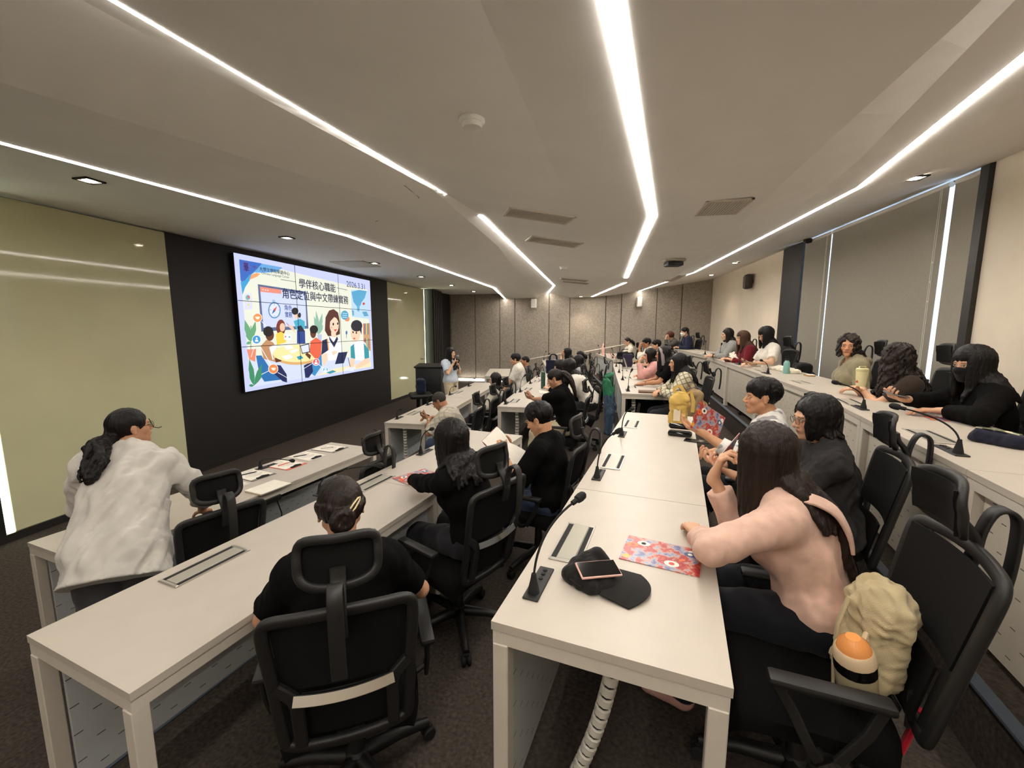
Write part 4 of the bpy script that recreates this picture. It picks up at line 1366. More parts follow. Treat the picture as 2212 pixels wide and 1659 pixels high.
PEOPLE = []
def person(label, head, yaw, floor, lean=8, s=1.0, hs=None, male=False, hyaw=0, hpitch=-6, hroll=0, lod=1, skin=(206, 160, 128),
           L=None, R=None, shirt=None, sleeve=(0.55, 0.55), trousers=C_TROUS, hair=None, hair_m=H_BLACK, hip=None, stand=False, twist=0,
           glasses=False, mask=None, collar=None, hood=False, loose=0.0, infl=.012, wrinkle=.0045, watch=None, hem=None, flare=0.0, seat=True, chair_label=None, chair_at=None, side=0, eyes=True, lips=(150, 84, 74), group=None, legs=True, shoe=None, extra=None, more=None, kf=.42):
    rng = random.Random(len(label) * 7 + int(head[0] * 100))
    q = LOD[lod]
    ya = math.radians(yaw)
    fwd = np.array([-math.sin(ya), math.cos(ya), 0.0]); rgt = np.array([math.cos(ya), math.sin(ya), 0.0]); up = np.array([0, 0, 1.0])
    head = np.array(head, float)
    hs = hs or s * (1.02 if male else .98)
    th = math.radians(lean)
    if hip is not None:
        hip = np.array(hip, float)
        ax0 = nrm(head - hip)
    else:
        ax0 = nrm(up * math.cos(th) + fwd * math.sin(th) + rgt * math.sin(math.radians(side)))
    nk = nrm(ax0 * .55 + up * .45 + fwd * .22)
    neckb = head - nk * .165 * s - fwd * .012
    if hip is None:
        hip = neckb - ax0 * .455 * s
    axis = nrm(neckb - hip)
    tl = np.linalg.norm(neckb - hip)
    k = tl / .455
    hz = hip[2] - floor
    tw = math.radians(twist)
    rt = rgt * math.cos(tw) + fwd * math.sin(tw)
    rt = nrm(rt - axis * (rt @ axis))
    ft = np.cross(axis, rt)                    # forward of the chest (axis x right = forward)
    ft = ft if ft @ fwd > 0 else -ft
    wd = 1.08 if male else 1.0
    T = lambda x, y, u: hip + rt * (x * s * wd) + ft * (y * s) + axis * (u * k * s)
    Rt = np.stack([rt, ft, axis], 1)
    sh = [T(-.158, -.005, .405), T(.158, -.005, .405)]
    def torso(f, kk=.05):
        bust = [] if male else [(ell(T(-.068, .085, .285), np.array([.062, .055, .062]) * s + f, Rt), .04), (ell(T(.068, .085, .285), np.array([.062, .055, .062]) * s + f, Rt), .04)]
        return [(ell(T(0, -.005, .015), np.array([.168, .128, .125]) * s + f, Rt), 0),
                (erc(T(0, 0, .06), T(0, 0, .25), .108 * s + f * .8, .102 * s + f * .8, 1.28, rt), kk),
                (ell(T(0, .0, .300), np.array([.150 * wd, .112, .165]) * s + f, Rt), kk),
                (rc(sh[0], sh[1], .056 * s + f * .7, .056 * s + f * .7), kk),
                (rc(T(-.10, -.012, .425), T(-.02, -.012, .475), .042 * s + f * .6, .046 * s + f * .6), kk),
                (rc(T(.10, -.012, .425), T(.02, -.012, .475), .042 * s + f * .6, .046 * s + f * .6), kk)] + bust
    # head frame
    hy = ya + math.radians(hyaw)
    cy, sy = math.cos(hy), math.sin(hy); cp, sp_ = math.cos(math.radians(hpitch)), math.sin(math.radians(hpitch)); cr, sr = math.cos(math.radians(hroll)), math.sin(math.radians(hroll))
    Rh = np.array([[cy, -sy, 0], [sy, cy, 0], [0, 0, 1]]) @ np.array([[1, 0, 0], [0, cp, -sp_], [0, sp_, cp]]) @ np.array([[cr, 0, sr], [0, 1, 0], [-sr, 0, cr]])
    MH = (Rh, head)
    HL = lambda x, y, z: head + Rh @ (np.array([x, y, z]) * hs)
    neck = [(rc(neckb + axis * .0, HL(0, -.022, -.055), .052 * s * wd, .050 * hs * wd), .02)]
    # arms
    arms = []
    Lw = lambda p: np.array([hip[0], hip[1], floor]) + rgt * p[0] + fwd * p[1] + up * p[2]
    Ld = lambda p: rgt * p[0] + fwd * p[1] + up * p[2]
    for si, spec in ((-1, L), (1, R)):
        spec = spec or {}
        S = sh[0] if si < 0 else sh[1]
        Wd = np.array(spec['W'], float) if 'W' in spec else Lw(spec.get('w', (si * .14, .36, .80)))
        pole = np.array(spec['pw'], float) if 'pw' in spec else Ld(spec.get('p', (si * .7, -.25, -.7)))
        E, Wr = ik(S, Wd, .275 * s, .245 * s, pole)
        d = nrm(np.array(spec['dw'], float)) if 'dw' in spec else (nrm(Ld(spec['d'])) if 'd' in spec else nrm(nrm(Wr - E) + Ld((-si * .15, .1, 0))))
        nn = np.array(spec['nw'], float) if 'nw' in spec else Ld(spec.get('n', (-si * .25, 0, -1)))
        arms.append(dict(S=S, E=E, W=Wr, d=d, n=nn, right=si > 0, curl=spec.get('curl', .45), thumb=spec.get('thumb', .5), hide=spec.get('hide', False)))
    am = .94 if not male else 1.05
    armp = []
    for a in arms:
        armp += [(rc(a['S'], a['E'], .047 * s * am, .036 * s * am), .03), (rc(a['E'], a['E'] + (a['W'] - a['E']) * .35, .036 * s * am, .036 * s * am), .02), (rc(a['E'] + (a['W'] - a['E']) * .35, a['W'], .036 * s * am, .0235 * s * am), .02)]
    # legs
    lp = []
    feet = []
    for si in (-1, 1):
        h0 = hip + rgt * (si * .088 * s) - up * .01
        if stand:
            kn = h0 * .5 + np.array([hip[0], hip[1], floor]) * .5 + rgt * (si * .05) + fwd * .03
            kn[2] = floor + .46 * hz / .88
            an = np.array([hip[0], hip[1], floor + .085]) + rgt * (si * .11 * s) - fwd * .02
        else:
            kn = hip + fwd * kf * s + rgt * (si * .11 * s); kn[2] = floor + min(hz, .52) * .96
            an = kn + fwd * (.03 if kf > .3 else -.12) + rgt * si * .01; an[2] = floor + .085
        lp.append((h0, kn, an)); feet.append((an, si))
    def legsp(f):
        out = []
        for h0, kn, an in lp:
            out += [(rc(h0, kn, .083 * s + f, .056 * s + f), .03), (rc(kn, kn + (an - kn) * .35, .056 * s + f, .054 * s + f), .02), (rc(kn + (an - kn) * .35, an, .054 * s + f, .036 * s + f), .02)]
        return out
    root = thing('person', label, 'person', (hip[0], hip[1], floor), 0, group)
    O = np.array([hip[0], hip[1], floor])
    parts = []
    # ---- skin: torso and limbs, then finer head and hands, all in one mesh
    prims = torso(0.0) + neck + armp + (legsp(0.0) + [(rc(an - up * .03, an - up * .05 + fwd * .14 * s, .035 * s, .028 * s), .02) for an, si in feet] if legs else [])
    lo = np.min([p.lo for p, _ in prims], 0); hi = np.max([p.hi for p, _ in prims], 0)
    v = Vol(lo, hi, q['body'])
    for p, kk in prims: v.add(p, kk)
    V, Q = v.mesh()
    Vs, Qs, Cs = [V], [Q], [np.tile(np.array(lin(skin)), (len(V), 1))]
    off = len(V)
    hA, hC, hB = head_prims(MH, hs, male)
    v = Vol(head - .15 * hs, head + .15 * hs, q['head'])
    for p, kk in hA + neck[:1]: v.add(p, kk)
    for p, kk in hC: v.sub(p, kk)
    for p, kk in hB: v.add(p, kk)
    V, Q = v.mesh()
    Vs.append(V); Qs.append(Q + off); Cs.append(head_colors(V, MH, hs, skin, eyes=eyes, lips=lips)); off += len(V)
    for a in arms:
        if a['hide']: continue
        hp = hand_prims(a['W'] + a['d'] * .012, a['d'], a['n'], a['right'], a['curl'], s * (1.02 if male else .95), a['thumb'])
        hp.append((rc(a['E'] + (a['W'] - a['E']) * .75, a['W'], .027 * s * am, .0235 * s * am), .01))
        lo = np.min([p.lo for p, _ in hp], 0); hi = np.max([p.hi for p, _ in hp], 0)
        v = Vol(lo, hi, q['hand'])
        for p, kk in hp: v.add(p, kk)
        V, Q = v.mesh()
        c = np.tile(np.array(lin(skin)), (len(V), 1))
        Vs.append(V); Qs.append(Q + off); Cs.append(c); off += len(V)
    put('body', np_mesh('body', np.concatenate(Vs) - O, np.concatenate(Qs), SKIN, np.concatenate(Cs)), root)
    # ---- top
    f = infl + loose
    sp = torso(f, .06)
    if flare:
        sp.append((erc(T(0, 0, .25), T(0, -.01, -.14), .10 * s + f, .118 * s + f + flare, 1.3, rt), .06))
    cuts = []
    for a, sl in zip(arms, sleeve):
        ends = sl
        rr = .052 * s * am + f * .8
        if ends <= 1:
            e = a['S'] + (a['E'] - a['S']) * ends
            sp.append((rc(a['S'], e, rr + .006, rr - .002), .03)); cuts.append((e, nrm(a['E'] - a['S']), rr))
        else:
            e = a['E'] + (a['W'] - a['E']) * (ends - 1)
            sp += [(rc(a['S'], a['E'], rr + .006, rr * .88), .03), (rc(a['E'], e, rr * .88, rr * .72), .02)]
            cuts.append((e, nrm(a['W'] - a['E']), rr * .72))
    if hood:
        sp += [(rc(T(-.09, -.055, .455), T(0, -.115, .435), .035, .05), .02), (rc(T(.09, -.055, .455), T(0, -.115, .435), .035, .05), .02), (rc(T(-.09, -.05, .46), T(-.05, .05, .43), .03, .022), .015), (rc(T(.09, -.05, .46), T(.05, .05, .43), .03, .022), .015)]
    if more: sp += more(T)
    lo = np.min([p.lo for p, _ in sp], 0); hi = np.max([p.hi for p, _ in sp], 0)
    v = Vol(lo, hi, q['cloth'])
    for p, kk in sp: v.add(p, kk)
    v.noise(wrinkle * .75, .13, len(label), (1.5, 1.5, .55)); v.noise(wrinkle * .32, .055, len(label) + 3, (1.4, 1.4, .6))
    for e, d, r in cuts:
        near = (e - (r + .02), e + (r + .02))
        w = v.win(np.array(near[0]), np.array(near[1]), 0)
        if w:
            X, Y, Z = v.co(w)
            pl = (X - e[0]) * d[0] + (Y - e[1]) * d[1] + (Z - e[2]) * d[2]
            rad = np.sqrt(np.maximum((X - e[0]) ** 2 + (Y - e[1]) ** 2 + (Z - e[2]) ** 2 - pl ** 2, 0))
            v.F[w] = np.where((rad < r + .018), np.maximum(v.F[w], pl.astype(f32)), v.F[w])
    v.plane(-axis, T(0, 0, hem if hem is not None else -.07))
    v.sub(rc(neckb + axis * .02 * s + ft * .012, HL(0, .0, -.02), .060 * s * wd, .075 * s), .006)
    if collar == 'v':
        v.sub(rc(T(0, .10, .36), T(0, .06, .47), .018, .055), .005)
    if collar in ('shirt', 'v', 'polo'):
        col = []
        for si in (-1, 1):
            col += [rc(T(si * .045, -.045, .492), T(si * .062, .02, .475), .012, .011), rc(T(si * .062, .02, .475), T(si * .045, .088, .435), .012, .009), rc(T(0, -.062, .498), T(si * .045, -.045, .492), .012, .012)]
        for p in col: v.add(p, .008)
    elif collar == 'crew':
        pts = [T(.062 * math.sin(t) , -.012 + .068 * math.cos(t), .462 - .025 * math.cos(t)) for t in np.linspace(0, 2 * PI, 13)]
        for a, b in zip(pts, pts[1:]): v.add(rc(a, b, .008, .008), .006)
    V, Q = v.mesh()
    put('shirt', np_mesh('shirt', V - O, Q, shirt or C_BLACK), root)
    # ---- trousers, shoes
    if legs:
        tp = [(ell(T(0, -.005, .0), np.array([.168, .128, .12]) * s + .012, Rt), 0)] + [(p, kk) for p, kk in legsp(.021)]
        lo = np.min([p.lo for p, _ in tp], 0); hi = np.max([p.hi for p, _ in tp], 0)
        v = Vol(lo, hi, max(q['cloth'], .012))
        for p, kk in tp: v.add(p, kk)
        v.noise(.004, .1, 5)
        v.plane(-up, (0, 0, floor + .07))
        V, Q = v.mesh()
        put('trousers', np_mesh('trousers', V - O, Q, trousers), root)
        for an, si in feet:
            blob('shoe', [(rc(an - up * .035, an + fwd * .15 * s - up * .045, .044, .036), 0), (rc(an + up * .02, an - up * .03, .042, .044), .02)], .012, shoe or cloth('dark_shoe', (38, 34, 33)), root, post=lambda vv, z=floor: vv.plane(-up, (0, 0, z + .004)), origin=O)
    # ---- hair
    if hair:
        st = dict(hair); kind = st.pop('kind')
        bodyp = torso(infl + loose + .006)
        def bodyf(p):
            def dd(pt):
                X, Y, Z = [np.array([[[c]]], f32) for c in pt]
                return min(float(pp.f(X, Y, Z)[0, 0, 0]) for pp, _ in bodyp)
            d0 = dd(p)
            if d0 > .05: return d0, np.zeros(3)
            e = .008
            g = np.array([dd(p + np.array(u) * e) - d0 for u in ((1, 0, 0), (0, 1, 0), (0, 0, 1))])
            return d0, nrm(g)
        make_hair(kind, st, MH, hs, q['hair'], hair_m, root, O, rng, bodyf, HL, -ft)
    # ---- accessories
    if glasses:
        mb = MB()
        for sx in (-1, 1):
            ring = [HL(sx * .032 + .023 * math.cos(t), .1 - .1 * (abs(sx * .032 + .023 * math.cos(t)) ** 1.6), -.003 + .019 * math.sin(t)) - O for t in np.linspace(0, 2 * PI, 17)[:-1]]
            mb.tube(ring, .0013 * (1.5 if lod else 1), 6, closed=True)
            mb.tube([HL(sx * .054, .090, .003) - O, HL(sx * .074, .06, .004) - O, HL(sx * .080, -.005, .004) - O, HL(sx * .079, -.02, -.012) - O], .0014 * (1.5 if lod else 1), 6)
        mb.tube([HL(-.01, .1, .0) - O, HL(0, .104, .003) - O, HL(.01, .1, .0) - O], .0014, 6)
        mb.build('glasses', mat('glasses_wire', (52, 40, 36), .3, metal=.5, var=0), root, 50)
    if mask:
        pr = []
        hm = head_prims(MH, hs, male)
        pr = [(p, kk) for p, kk in hm[0] + hm[2][2:5]]
        v = Vol(HL(0, .04, -.06) - .11 * hs, HL(0, .04, -.06) + .11 * hs, q['head'] * 1.2)
        for p, kk in pr: v.add(p, max(kk, .02))
        v.F -= f32(.0065)
        v.noise(.0012, .03, 4)
        v.plane(Rh @ np.array([0, -.35, 1]), HL(0, .09, -.012)); v.plane(Rh @ np.array([0, -1, -.25]), HL(0, .012, -.05)); v.plane(Rh @ np.array([0, -.5, -1]), HL(0, .07, -.108))
        V, Q = v.mesh()
        put('face_mask', np_mesh('face_mask', V - O, Q, mask), root)
    if watch:
        a = arms[0 if watch[0] == 'L' else 1]
        d = nrm(a['W'] - a['E']); c = a['W'] - d * .035
        sd, n, ax = basis(Vector(d))
        Mx = Matrix.Translation(Vector(c - O)) @ Matrix((sd, n, ax)).transposed().to_4x4()
        mb = MB(); mb.lathe([(.024, -.008), (.0295, -.008), (.0305, 0), (.0295, .008), (.024, .008)], 18, Mx)
        mb.lathe([(0, -.006), (.017, -.006), (.017, .006), (0, .007)], 16, Matrix.Translation(Vector(c - O) + Vector(nrm(-np.array(a['n']))) * .03) @ Matrix((sd, ax, -n)).transposed().to_4x4())
        mb.build('wristwatch', watch[1], root, 40)
    info = dict(root=root, O=O, arms=arms, HL=HL, T=T, Rh=Rh, fwd=fwd, rgt=rgt, hip=hip, axis=axis, ft=ft, rt=rt, neckb=neckb)
    PEOPLE.append((label, hz, k))
    if seat and not stand:
        cx, cy_ = (hip + fwd * .10)[:2] if chair_at is None else chair_at[:2]
        chair(cx, cy_, floor, yaw if chair_at is None or len(chair_at) < 3 else chair_at[2], chair_label or ('office chair taken by: ' + label))
    if extra: extra(info)
    return info

def make_hair(kind, st, MH, hs, h, m, root, O, rng, bodyf, HL, slide):
    Rh, hc = MH
    capr = st.pop('cap', (.0815, .1005, .0945))
    prims = [(ell(HL(0, -.014, .029), np.array(capr) * hs, Rh), 0)]
    locks = []
    short = kind in ('short', 'crew')
    if kind in ('long', 'bob', 'curly'):
        locks = hair_locks(kind, MH, hs, rng, slide=slide, body=bodyf, **st)
    elif kind == 'pony':
        ln = st.get('L', .25); out = st.get('dir', (0, -1, -.6))
        p = HL(0, -.108, .0 + st.get('z', .0)); d = nrm(Rh @ np.array(out))
        tip = st.get('drop', None)
        prims.append((ell(HL(0, -.09, st.get('z', .0)), np.array([.04, .04, .045]) * hs, Rh), .03))
        for i in range(16):
            a = 2 * PI * i / 16; rr = .014 if i % 2 else .026
            e1 = rgt_perp(d); e2 = np.cross(d, e1)
            o = (e1 * math.cos(a) + e2 * math.sin(a)) * rr
            pts = [p + o * .5]
            q = p.copy(); dd = d.copy()
            n = max(int(ln / .03), 3)
            for jx in range(n):
                dd = nrm(dd + np.array([0, 0, -.22]))
                q = q + dd * ln / n
                d0, g = bodyf(q)
                if d0 < .03: q = q + nrm(np.array([g[0], g[1], min(g[2], .2)]) + slide * .5) * (.03 - d0)
                u = (jx + 1) / n
                pts.append(q + o * (1.0 + .7 * math.sin(u * PI)) + rgt_perp(dd) * .008 * math.sin(9 * u + i))
            mm = len(pts)
            locks.append((pts, [.013 * hs * (1 - .7 * (jx / mm) ** 2) for jx in range(mm)]))
    elif kind == 'bun':
        b = np.array(st.get('at', (0, -.104, -.02)))
        prims.append((ell(HL(*(b + np.array([0, -.004, 0]))), np.array([.036, .030, .034]) * hs, Rh), .01))
        for i in range(14):
            a = i * .9
            pts = [HL(*(b + np.array([.030 * math.cos(a + t), -.012 + .01 * math.sin(2 * t + i), .028 * math.sin(a + t)]))) for t in np.linspace(0, 2.2, 6)]
            locks.append((pts, [.012, .014, .015, .015, .013, .008]))
        for i in range(26):      # hair swept back to the bun
            ph = math.radians(60 + 240 * i / 25)
            s0 = np.array([.083 * math.sin(ph), .095 * math.cos(ph) * .8, .01 + .02 * rng.random()])
            pts = []
            for t in np.linspace(0, 1, 6):
                q = s0 * (1 - t) + b * t
                r = np.linalg.norm((q - np.array([0, -.014, .029])) / np.array([.083, .1, .095]))
                q = np.array([0, -.014, .029]) + (q - np.array([0, -.014, .029])) / max(r, .3) * 1.0
                pts.append(HL(*q))
            locks.append((pts, [.008] * 6))
    if short:
        n = st.get('n', 70)
        if kind == 'short':
            for i in range(n):
                ph = rng.uniform(0, 2 * PI); t0 = rng.uniform(.05, .75)
                fr = abs(((ph + PI) % (2 * PI)) - PI); thE = math.radians(rng.uniform(70, 90)) if fr < .8 else (math.radians(rng.uniform(78, 98)) if fr < 1.9 else math.radians(rng.uniform(95, 122)))
                pts = []
                for t in np.linspace(t0, 1, 5):
                    th = thE * t
                    pts.append(HL(*(np.array([0, -.013, .029]) + np.array([.083, .102, .097]) * (.975 + .035 * math.sin(t * 3)) * np.array([math.sin(th) * math.sin(ph), math.sin(th) * math.cos(ph), math.cos(th)]))))
                locks.append((pts, [.013 * hs, .013 * hs, .012 * hs, .009 * hs, .004 * hs]))
    lo = np.min([p.lo for p, _ in prims], 0); hi = np.max([p.hi for p, _ in prims], 0)
    for pts, rad in locks:
        lo = np.minimum(lo, np.min(pts, 0) - .02); hi = np.maximum(hi, np.max(pts, 0) + .02)
    v = Vol(lo, hi, h)
    for p, kk in prims: v.add(p, kk)
    # open the face (and the ears for cropped hair)
    v.sub(ell(HL(0, .112, -.038), np.array([.070, .085, .094]) * hs, Rh), .012)
    if short or kind in ('bun', 'pony'):
        nn = Rh @ nrm([0, .62, -1.0])
        v.plane(nn, HL(0, 0, st.get('line', -.020)), near=(HL(0, 0, 0) - .16, HL(0, 0, 0) + .16))
        for sx in (-1, 1):
            v.sub(ell(HL(sx * .085, .004, -.018), np.array([.022, .034, .04]) * hs, Rh), .006)
    else:
        v.plane(Rh @ np.array([0, 0, -1.0]), HL(0, 0, -.075), near=(HL(0, 0, 0) - .105, HL(0, 0, 0) + .105))
    kk = .014 if kind == 'pony' else (.007 if h < .006 else .008)
    for pts, rad in locks:
        for a, b, ra, rb in zip(pts, pts[1:], rad, rad[1:]):
            v.add(rc(a, b, ra, rb), kk)
    v.noise(.0016 if kind != 'curly' else .006, .022 if kind != 'curly' else .04, 3, (1.3, 1.3, .25) if kind != 'curly' else (1, 1, 1))
    V, Q = v.mesh()
    put('hair', np_mesh('hair', V - O, Q, m), root)

def rgt_perp(d):
    e = np.cross(d, [0, 0, 1.0])
    if np.linalg.norm(e) < 1e-3: e = np.array([1.0, 0, 0])
    return nrm(e)
# ------------------------------------------------------------------ people
S_LIGHT, S_MID, S_TAN = (214, 170, 140), (200, 152, 120), (176, 126, 94)
C_GREYSHIRT = cloth('pale_grey_shirt', (206, 202, 194), scale=10)
C_PINK = cloth('dusty_pink_knit', (214, 178, 160))
C_WHITE = cloth('white_cotton', (222, 216, 204), scale=14)
C_CREAM = cloth('cream_knit', (218, 210, 190), scale=30, bump=.4)
C_NAVY = cloth('navy_jacket', (30, 36, 58))
C_OLIVE = cloth('olive_hoodie', (140, 132, 108))
C_BROWN = cloth('dark_brown_tee', (52, 42, 35))
C_MAROON = cloth('maroon_jacket', (104, 24, 34))
C_GREYJ = cloth('grey_jacket', (150, 150, 146))
C_DGREY = cloth('dark_grey_jacket', (78, 76, 70))
C_ROSE = cloth('rose_blouse', (206, 152, 146))
C_BLUEW = cloth('pale_blue_tee', (196, 206, 220))
C_KHAKI = cloth('khaki_trousers', (212, 198, 166))
C_LGREY = cloth('light_grey_trousers', (170, 168, 164))
C_JEANS = cloth('blue_jeans', (62, 74, 98))
C_STONE = cloth('stone_denim', (150, 146, 146))
def pattern_cloth(name, base, dark, kind):
    m = cloth(name, base)
    nt = m.node_tree; N, L = nt.nodes, nt.links
    b = N['Principled BSDF']; tc = N.new('ShaderNodeTexCoord')
    old = b.inputs['Base Color'].links[0].from_socket
    mx = N.new('ShaderNodeMix'); mx.data_type = 'RGBA'
    L.new(old, mx.inputs['A']); mx.inputs['B'].default_value = (*lin(dark), 1)
    if kind == 'plaid':
        facs = []
        mp = N.new('ShaderNodeMapping'); mp.inputs['Rotation'].default_value = (.5, .35, .4)
        L.new(tc.outputs['Object'], mp.inputs[0])
        for d in ('X', 'Z'):
            w = N.new('ShaderNodeTexWave'); w.bands_direction = d; w.inputs['Scale'].default_value = 5.5
            w.inputs['Distortion'].default_value = 1.2; w.inputs['Detail Scale'].default_value = 1.0
            L.new(mp.outputs[0], w.inputs['Vector'])
            r = N.new('ShaderNodeMapRange'); r.inputs['From Min'].default_value = .86; r.inputs['From Max'].default_value = .93; r.inputs['To Max'].default_value = .75
            L.new(w.outputs['Fac'], r.inputs['Value']); facs.append(r.outputs[0])
        a = N.new('ShaderNodeMath'); a.operation = 'MAXIMUM'
        L.new(facs[0], a.inputs[0]); L.new(facs[1], a.inputs[1]); f = a.outputs[0]
    else:
        n = N.new('ShaderNodeTexNoise'); n.inputs['Scale'].default_value = 13; n.inputs['Detail'].default_value = 1
        L.new(tc.outputs['Object'], n.inputs['Vector'])
        r = N.new('ShaderNodeMapRange'); r.inputs['From Min'].default_value = .53; r.inputs['From Max'].default_value = .57
        L.new(n.outputs['Fac'], r.inputs['Value']); f = r.outputs[0]
    L.new(f, mx.inputs['Factor'])
    L.new(mx.outputs['Result'], b.inputs['Base Color'])
    return m
C_PLAID = pattern_cloth('plaid_flannel', (206, 196, 168), (74, 66, 56), 'plaid')
C_PRINT = pattern_cloth('grey_white_print', (226, 222, 216), (150, 148, 148), 'blot')
C_CHECK = pattern_cloth('pale_check', (190, 182, 166), (150, 144, 132), 'plaid')
M_MASKB = cloth('black_mask_cloth', (26, 26, 27))
M_MASKW = cloth('white_mask_cloth', (236, 234, 230))
M_STEEL = mat('steel_watch', (190, 180, 160), .25, metal=.9, var=.05)
M_WBLACK = mat('black_watch', (26, 26, 28), .3, var=.05)
M_ROSEG = mat('rose_gold_watch', (214, 176, 150), .25, metal=.7, var=.05)
M_CLIP = mat('beige_hair_clip', (214, 196, 152), .35, var=.05)

# --- standing woman at the left
def clip_for(info, pts, r, m, name):
    mb = MB(); mb.tube([info['HL'](*p) - info['O'] for p in pts], r, 8); mb.build(name, m, info['root'], 50)
C_TROUS2 = cloth('grey_trousers', (66, 64, 66))
I = person('woman in a loose pale grey shirt with a ponytail, bending over the front desk', (-2.66, 1.90, 1.475), 52, 0.0, hip=(-2.42, 1.60, .88), s=1.0, hs=.95, hyaw=-68, hpitch=4, lod=0, skin=(196, 146, 114), stand=True,
       L=dict(W=(-2.80, 1.92, .93), pw=(-.5, -.1, -1), dw=(-.5, .6, -.5), nw=(0, 0, -1)), R=dict(W=(-2.52, 2.17, .86), pw=(.7, .3, -.5), dw=(-.45, .6, -.35), nw=(0, 0, -1), curl=.3),
       shirt=C_GREYSHIRT, sleeve=(1.35, 1.55), trousers=C_TROUS2, hair=dict(kind='pony', L=.30, dir=(1.0, -.55, -.7), z=-.035, line=-.03), hair_m=H_BLACK, glasses=True, collar='shirt', loose=.016, flare=.022, hem=-.115, infl=.014, wrinkle=.013, seat=False)
mb = MB(); mb.lathe([(.017, -.006), (.026, -.006), (.028, 0), (.026, .006), (.017, .006)], 14, Matrix.Translation(Vector(I['HL'](0.004, -.122, -.045) - I['O'])) @ Matrix.Rotation(1.1, 4, 'X'))
mb.build('hair_tie', mat('pink_hair_tie', (196, 120, 130), .6), I['root'], 40)
clip_for(I, [(.01, .096, .03), (.012, .104, .0), (.01, .112, -.03), (.0, .14, -.045), (-.02, .165, -.046)], .0022, H_BLACK, 'loose_strand')

I = person('person in black with a low hair bun and beige clip, seen from behind', (-.96, 1.385, 1.36), 30, .2, lean=10, hyaw=12, hpitch=-12, lod=0, skin=(190, 142, 112), L=dict(w=(-.16, .36, .80)), R=dict(w=(.16, .36, .80)), shirt=C_BLACK, sleeve=(.75, .75),
       hair=dict(kind='bun', line=-.055, at=(-.01, -.100, -.028)), hair_m=H_DARK, glasses=True, collar='crew', loose=.008, chair_at=(-.92, 1.345, 30), chair_label='black mesh chair in the foreground with a chrome bar, below the hair bun', hs=1.0)
clip_for(I, [(.018, -.118, .008), (.030, -.116, .022), (.052, -.100, .040), (.060, -.092, .040), (.056, -.096, .028), (.036, -.112, .006), (.022, -.120, -.004), (.018, -.118, .008)], .0036, M_CLIP, 'hair_clip')

person('person with long straight black hair in a black top, one elbow on the desk', (-.86, 2.36, 1.38), 63, .2, lean=12, hyaw=5, hpitch=-10, lod=0, L=dict(W=(-1.27, 2.62, 1.0), pw=(-.8, -.75, -.25), dw=(-.2, 1, 0), nw=(0, 0, -1)), R=dict(w=(.05, .34, .80)), shirt=C_BLACK, sleeve=(1.95, 1.95),
       hair=dict(kind='long', L=.27, open_deg=55, inward=.3, sk=.2), hair_m=H_BLACK, chair_at=(-.80, 2.28, 63), chair_label='black mesh chair with a chrome bar behind the long black hair', side=-6)

WATCHMAN = person('young man in a black shirt reading a booklet, steel watch on his wrist', (-.42, 3.11, 1.36), 76, .2, lean=6, male=True, hpitch=-24, lod=0, skin=(204, 154, 116), L=dict(W=(-.67, 3.03, 1.07), p=(-.6, -.3, -1), d=(.1, .6, .6), n=(.9, .2, .1), curl=.9, thumb=.9), R=dict(W=(-.66, 3.28, 1.06), p=(.6, -.3, -1), d=(-.1, .6, .5), n=(-.9, .2, .1), curl=.9),
       shirt=C_BLACK, sleeve=(.95, .95), hair=dict(kind='short', n=90), hair_m=H_BLACK, collar='shirt', loose=.016, watch=('L', M_STEEL), chair_label='black mesh chair under the young man reading, chrome bar catching the light', trousers=C_JEANS)

I = person('woman in a dusty pink cardigan with very long brown-black hair', (.655, 1.775, 1.555), 68, .4, lean=20, hyaw=-4, hpitch=-12, lod=0, skin=(208, 162, 130), twist=-8,
       L=dict(W=(.43, 1.75, 1.20), pw=(-1, -.9, -.15), dw=(-.1, 1, 0), nw=(0, 0, -1)), R=dict(W=(.50, 1.85, 1.42), pw=(-.6, -.1, -1), dw=(.25, -.1, 1), nw=(.9, -.3, .1), curl=.9),
       shirt=C_PINK, sleeve=(1.9, 1.75), hair=dict(kind='long', L=.30, open_deg=46, inward=.1, dens=1.4, longer=(166, 192, 1.75), thr=-.55), hair_m=H_DARK, hood=False, collar='shirt', loose=.008, trousers=cloth('dark_jeans', (24, 25, 30)),
       chair_at=(.73, 1.48, 80), chair_label='black mesh chair in the right foreground holding the beige backpack', hem=-.10, wrinkle=.0055, shoe=cloth('pale_pink_shoe', (206, 160, 150)))

mb = MB(); Tp, ftp, Op = I['T'], I['ft'], I['O']
mb.tube(spline([Tp(-.085, -.045, .470) - Op, Tp(-.080, -.110, .455) - Op, Tp(-.060, -.160, .40) - Op, Tp(-.03, -.172, .31) - Op, Tp(-.015, -.165, .24) - Op]), .02, flat=(.055, .012), up=tuple(-ftp)); mb.build('collar_flap', C_PINK, I['root'], 60)
person('woman in a charcoal denim jacket with round glasses, holding a booklet', (1.15, 2.47, 1.575), 76, .4, lean=6, hyaw=14, hpitch=-10, lod=0, skin=(206, 158, 128), L=dict(W=(.76, 2.44, 1.24), p=(-.6, -.3, -1), d=(.2, .9, .3), n=(.2, .1, 1), curl=.7), R=dict(W=(.74, 2.62, 1.24), p=(.6, -.3, -1), d=(-.2, .9, .3), n=(-.2, .1, 1), curl=.7),
       shirt=C_DENIM, wrinkle=.011, sleeve=(1.9, 1.9), hair=dict(kind='bob', L=.12, open_deg=46, inward=.5, layers=2, wave=.006), hair_m=H_BLACK, glasses=True, collar='shirt', loose=.012, chair_label='black mesh chair under the charcoal denim jacket')

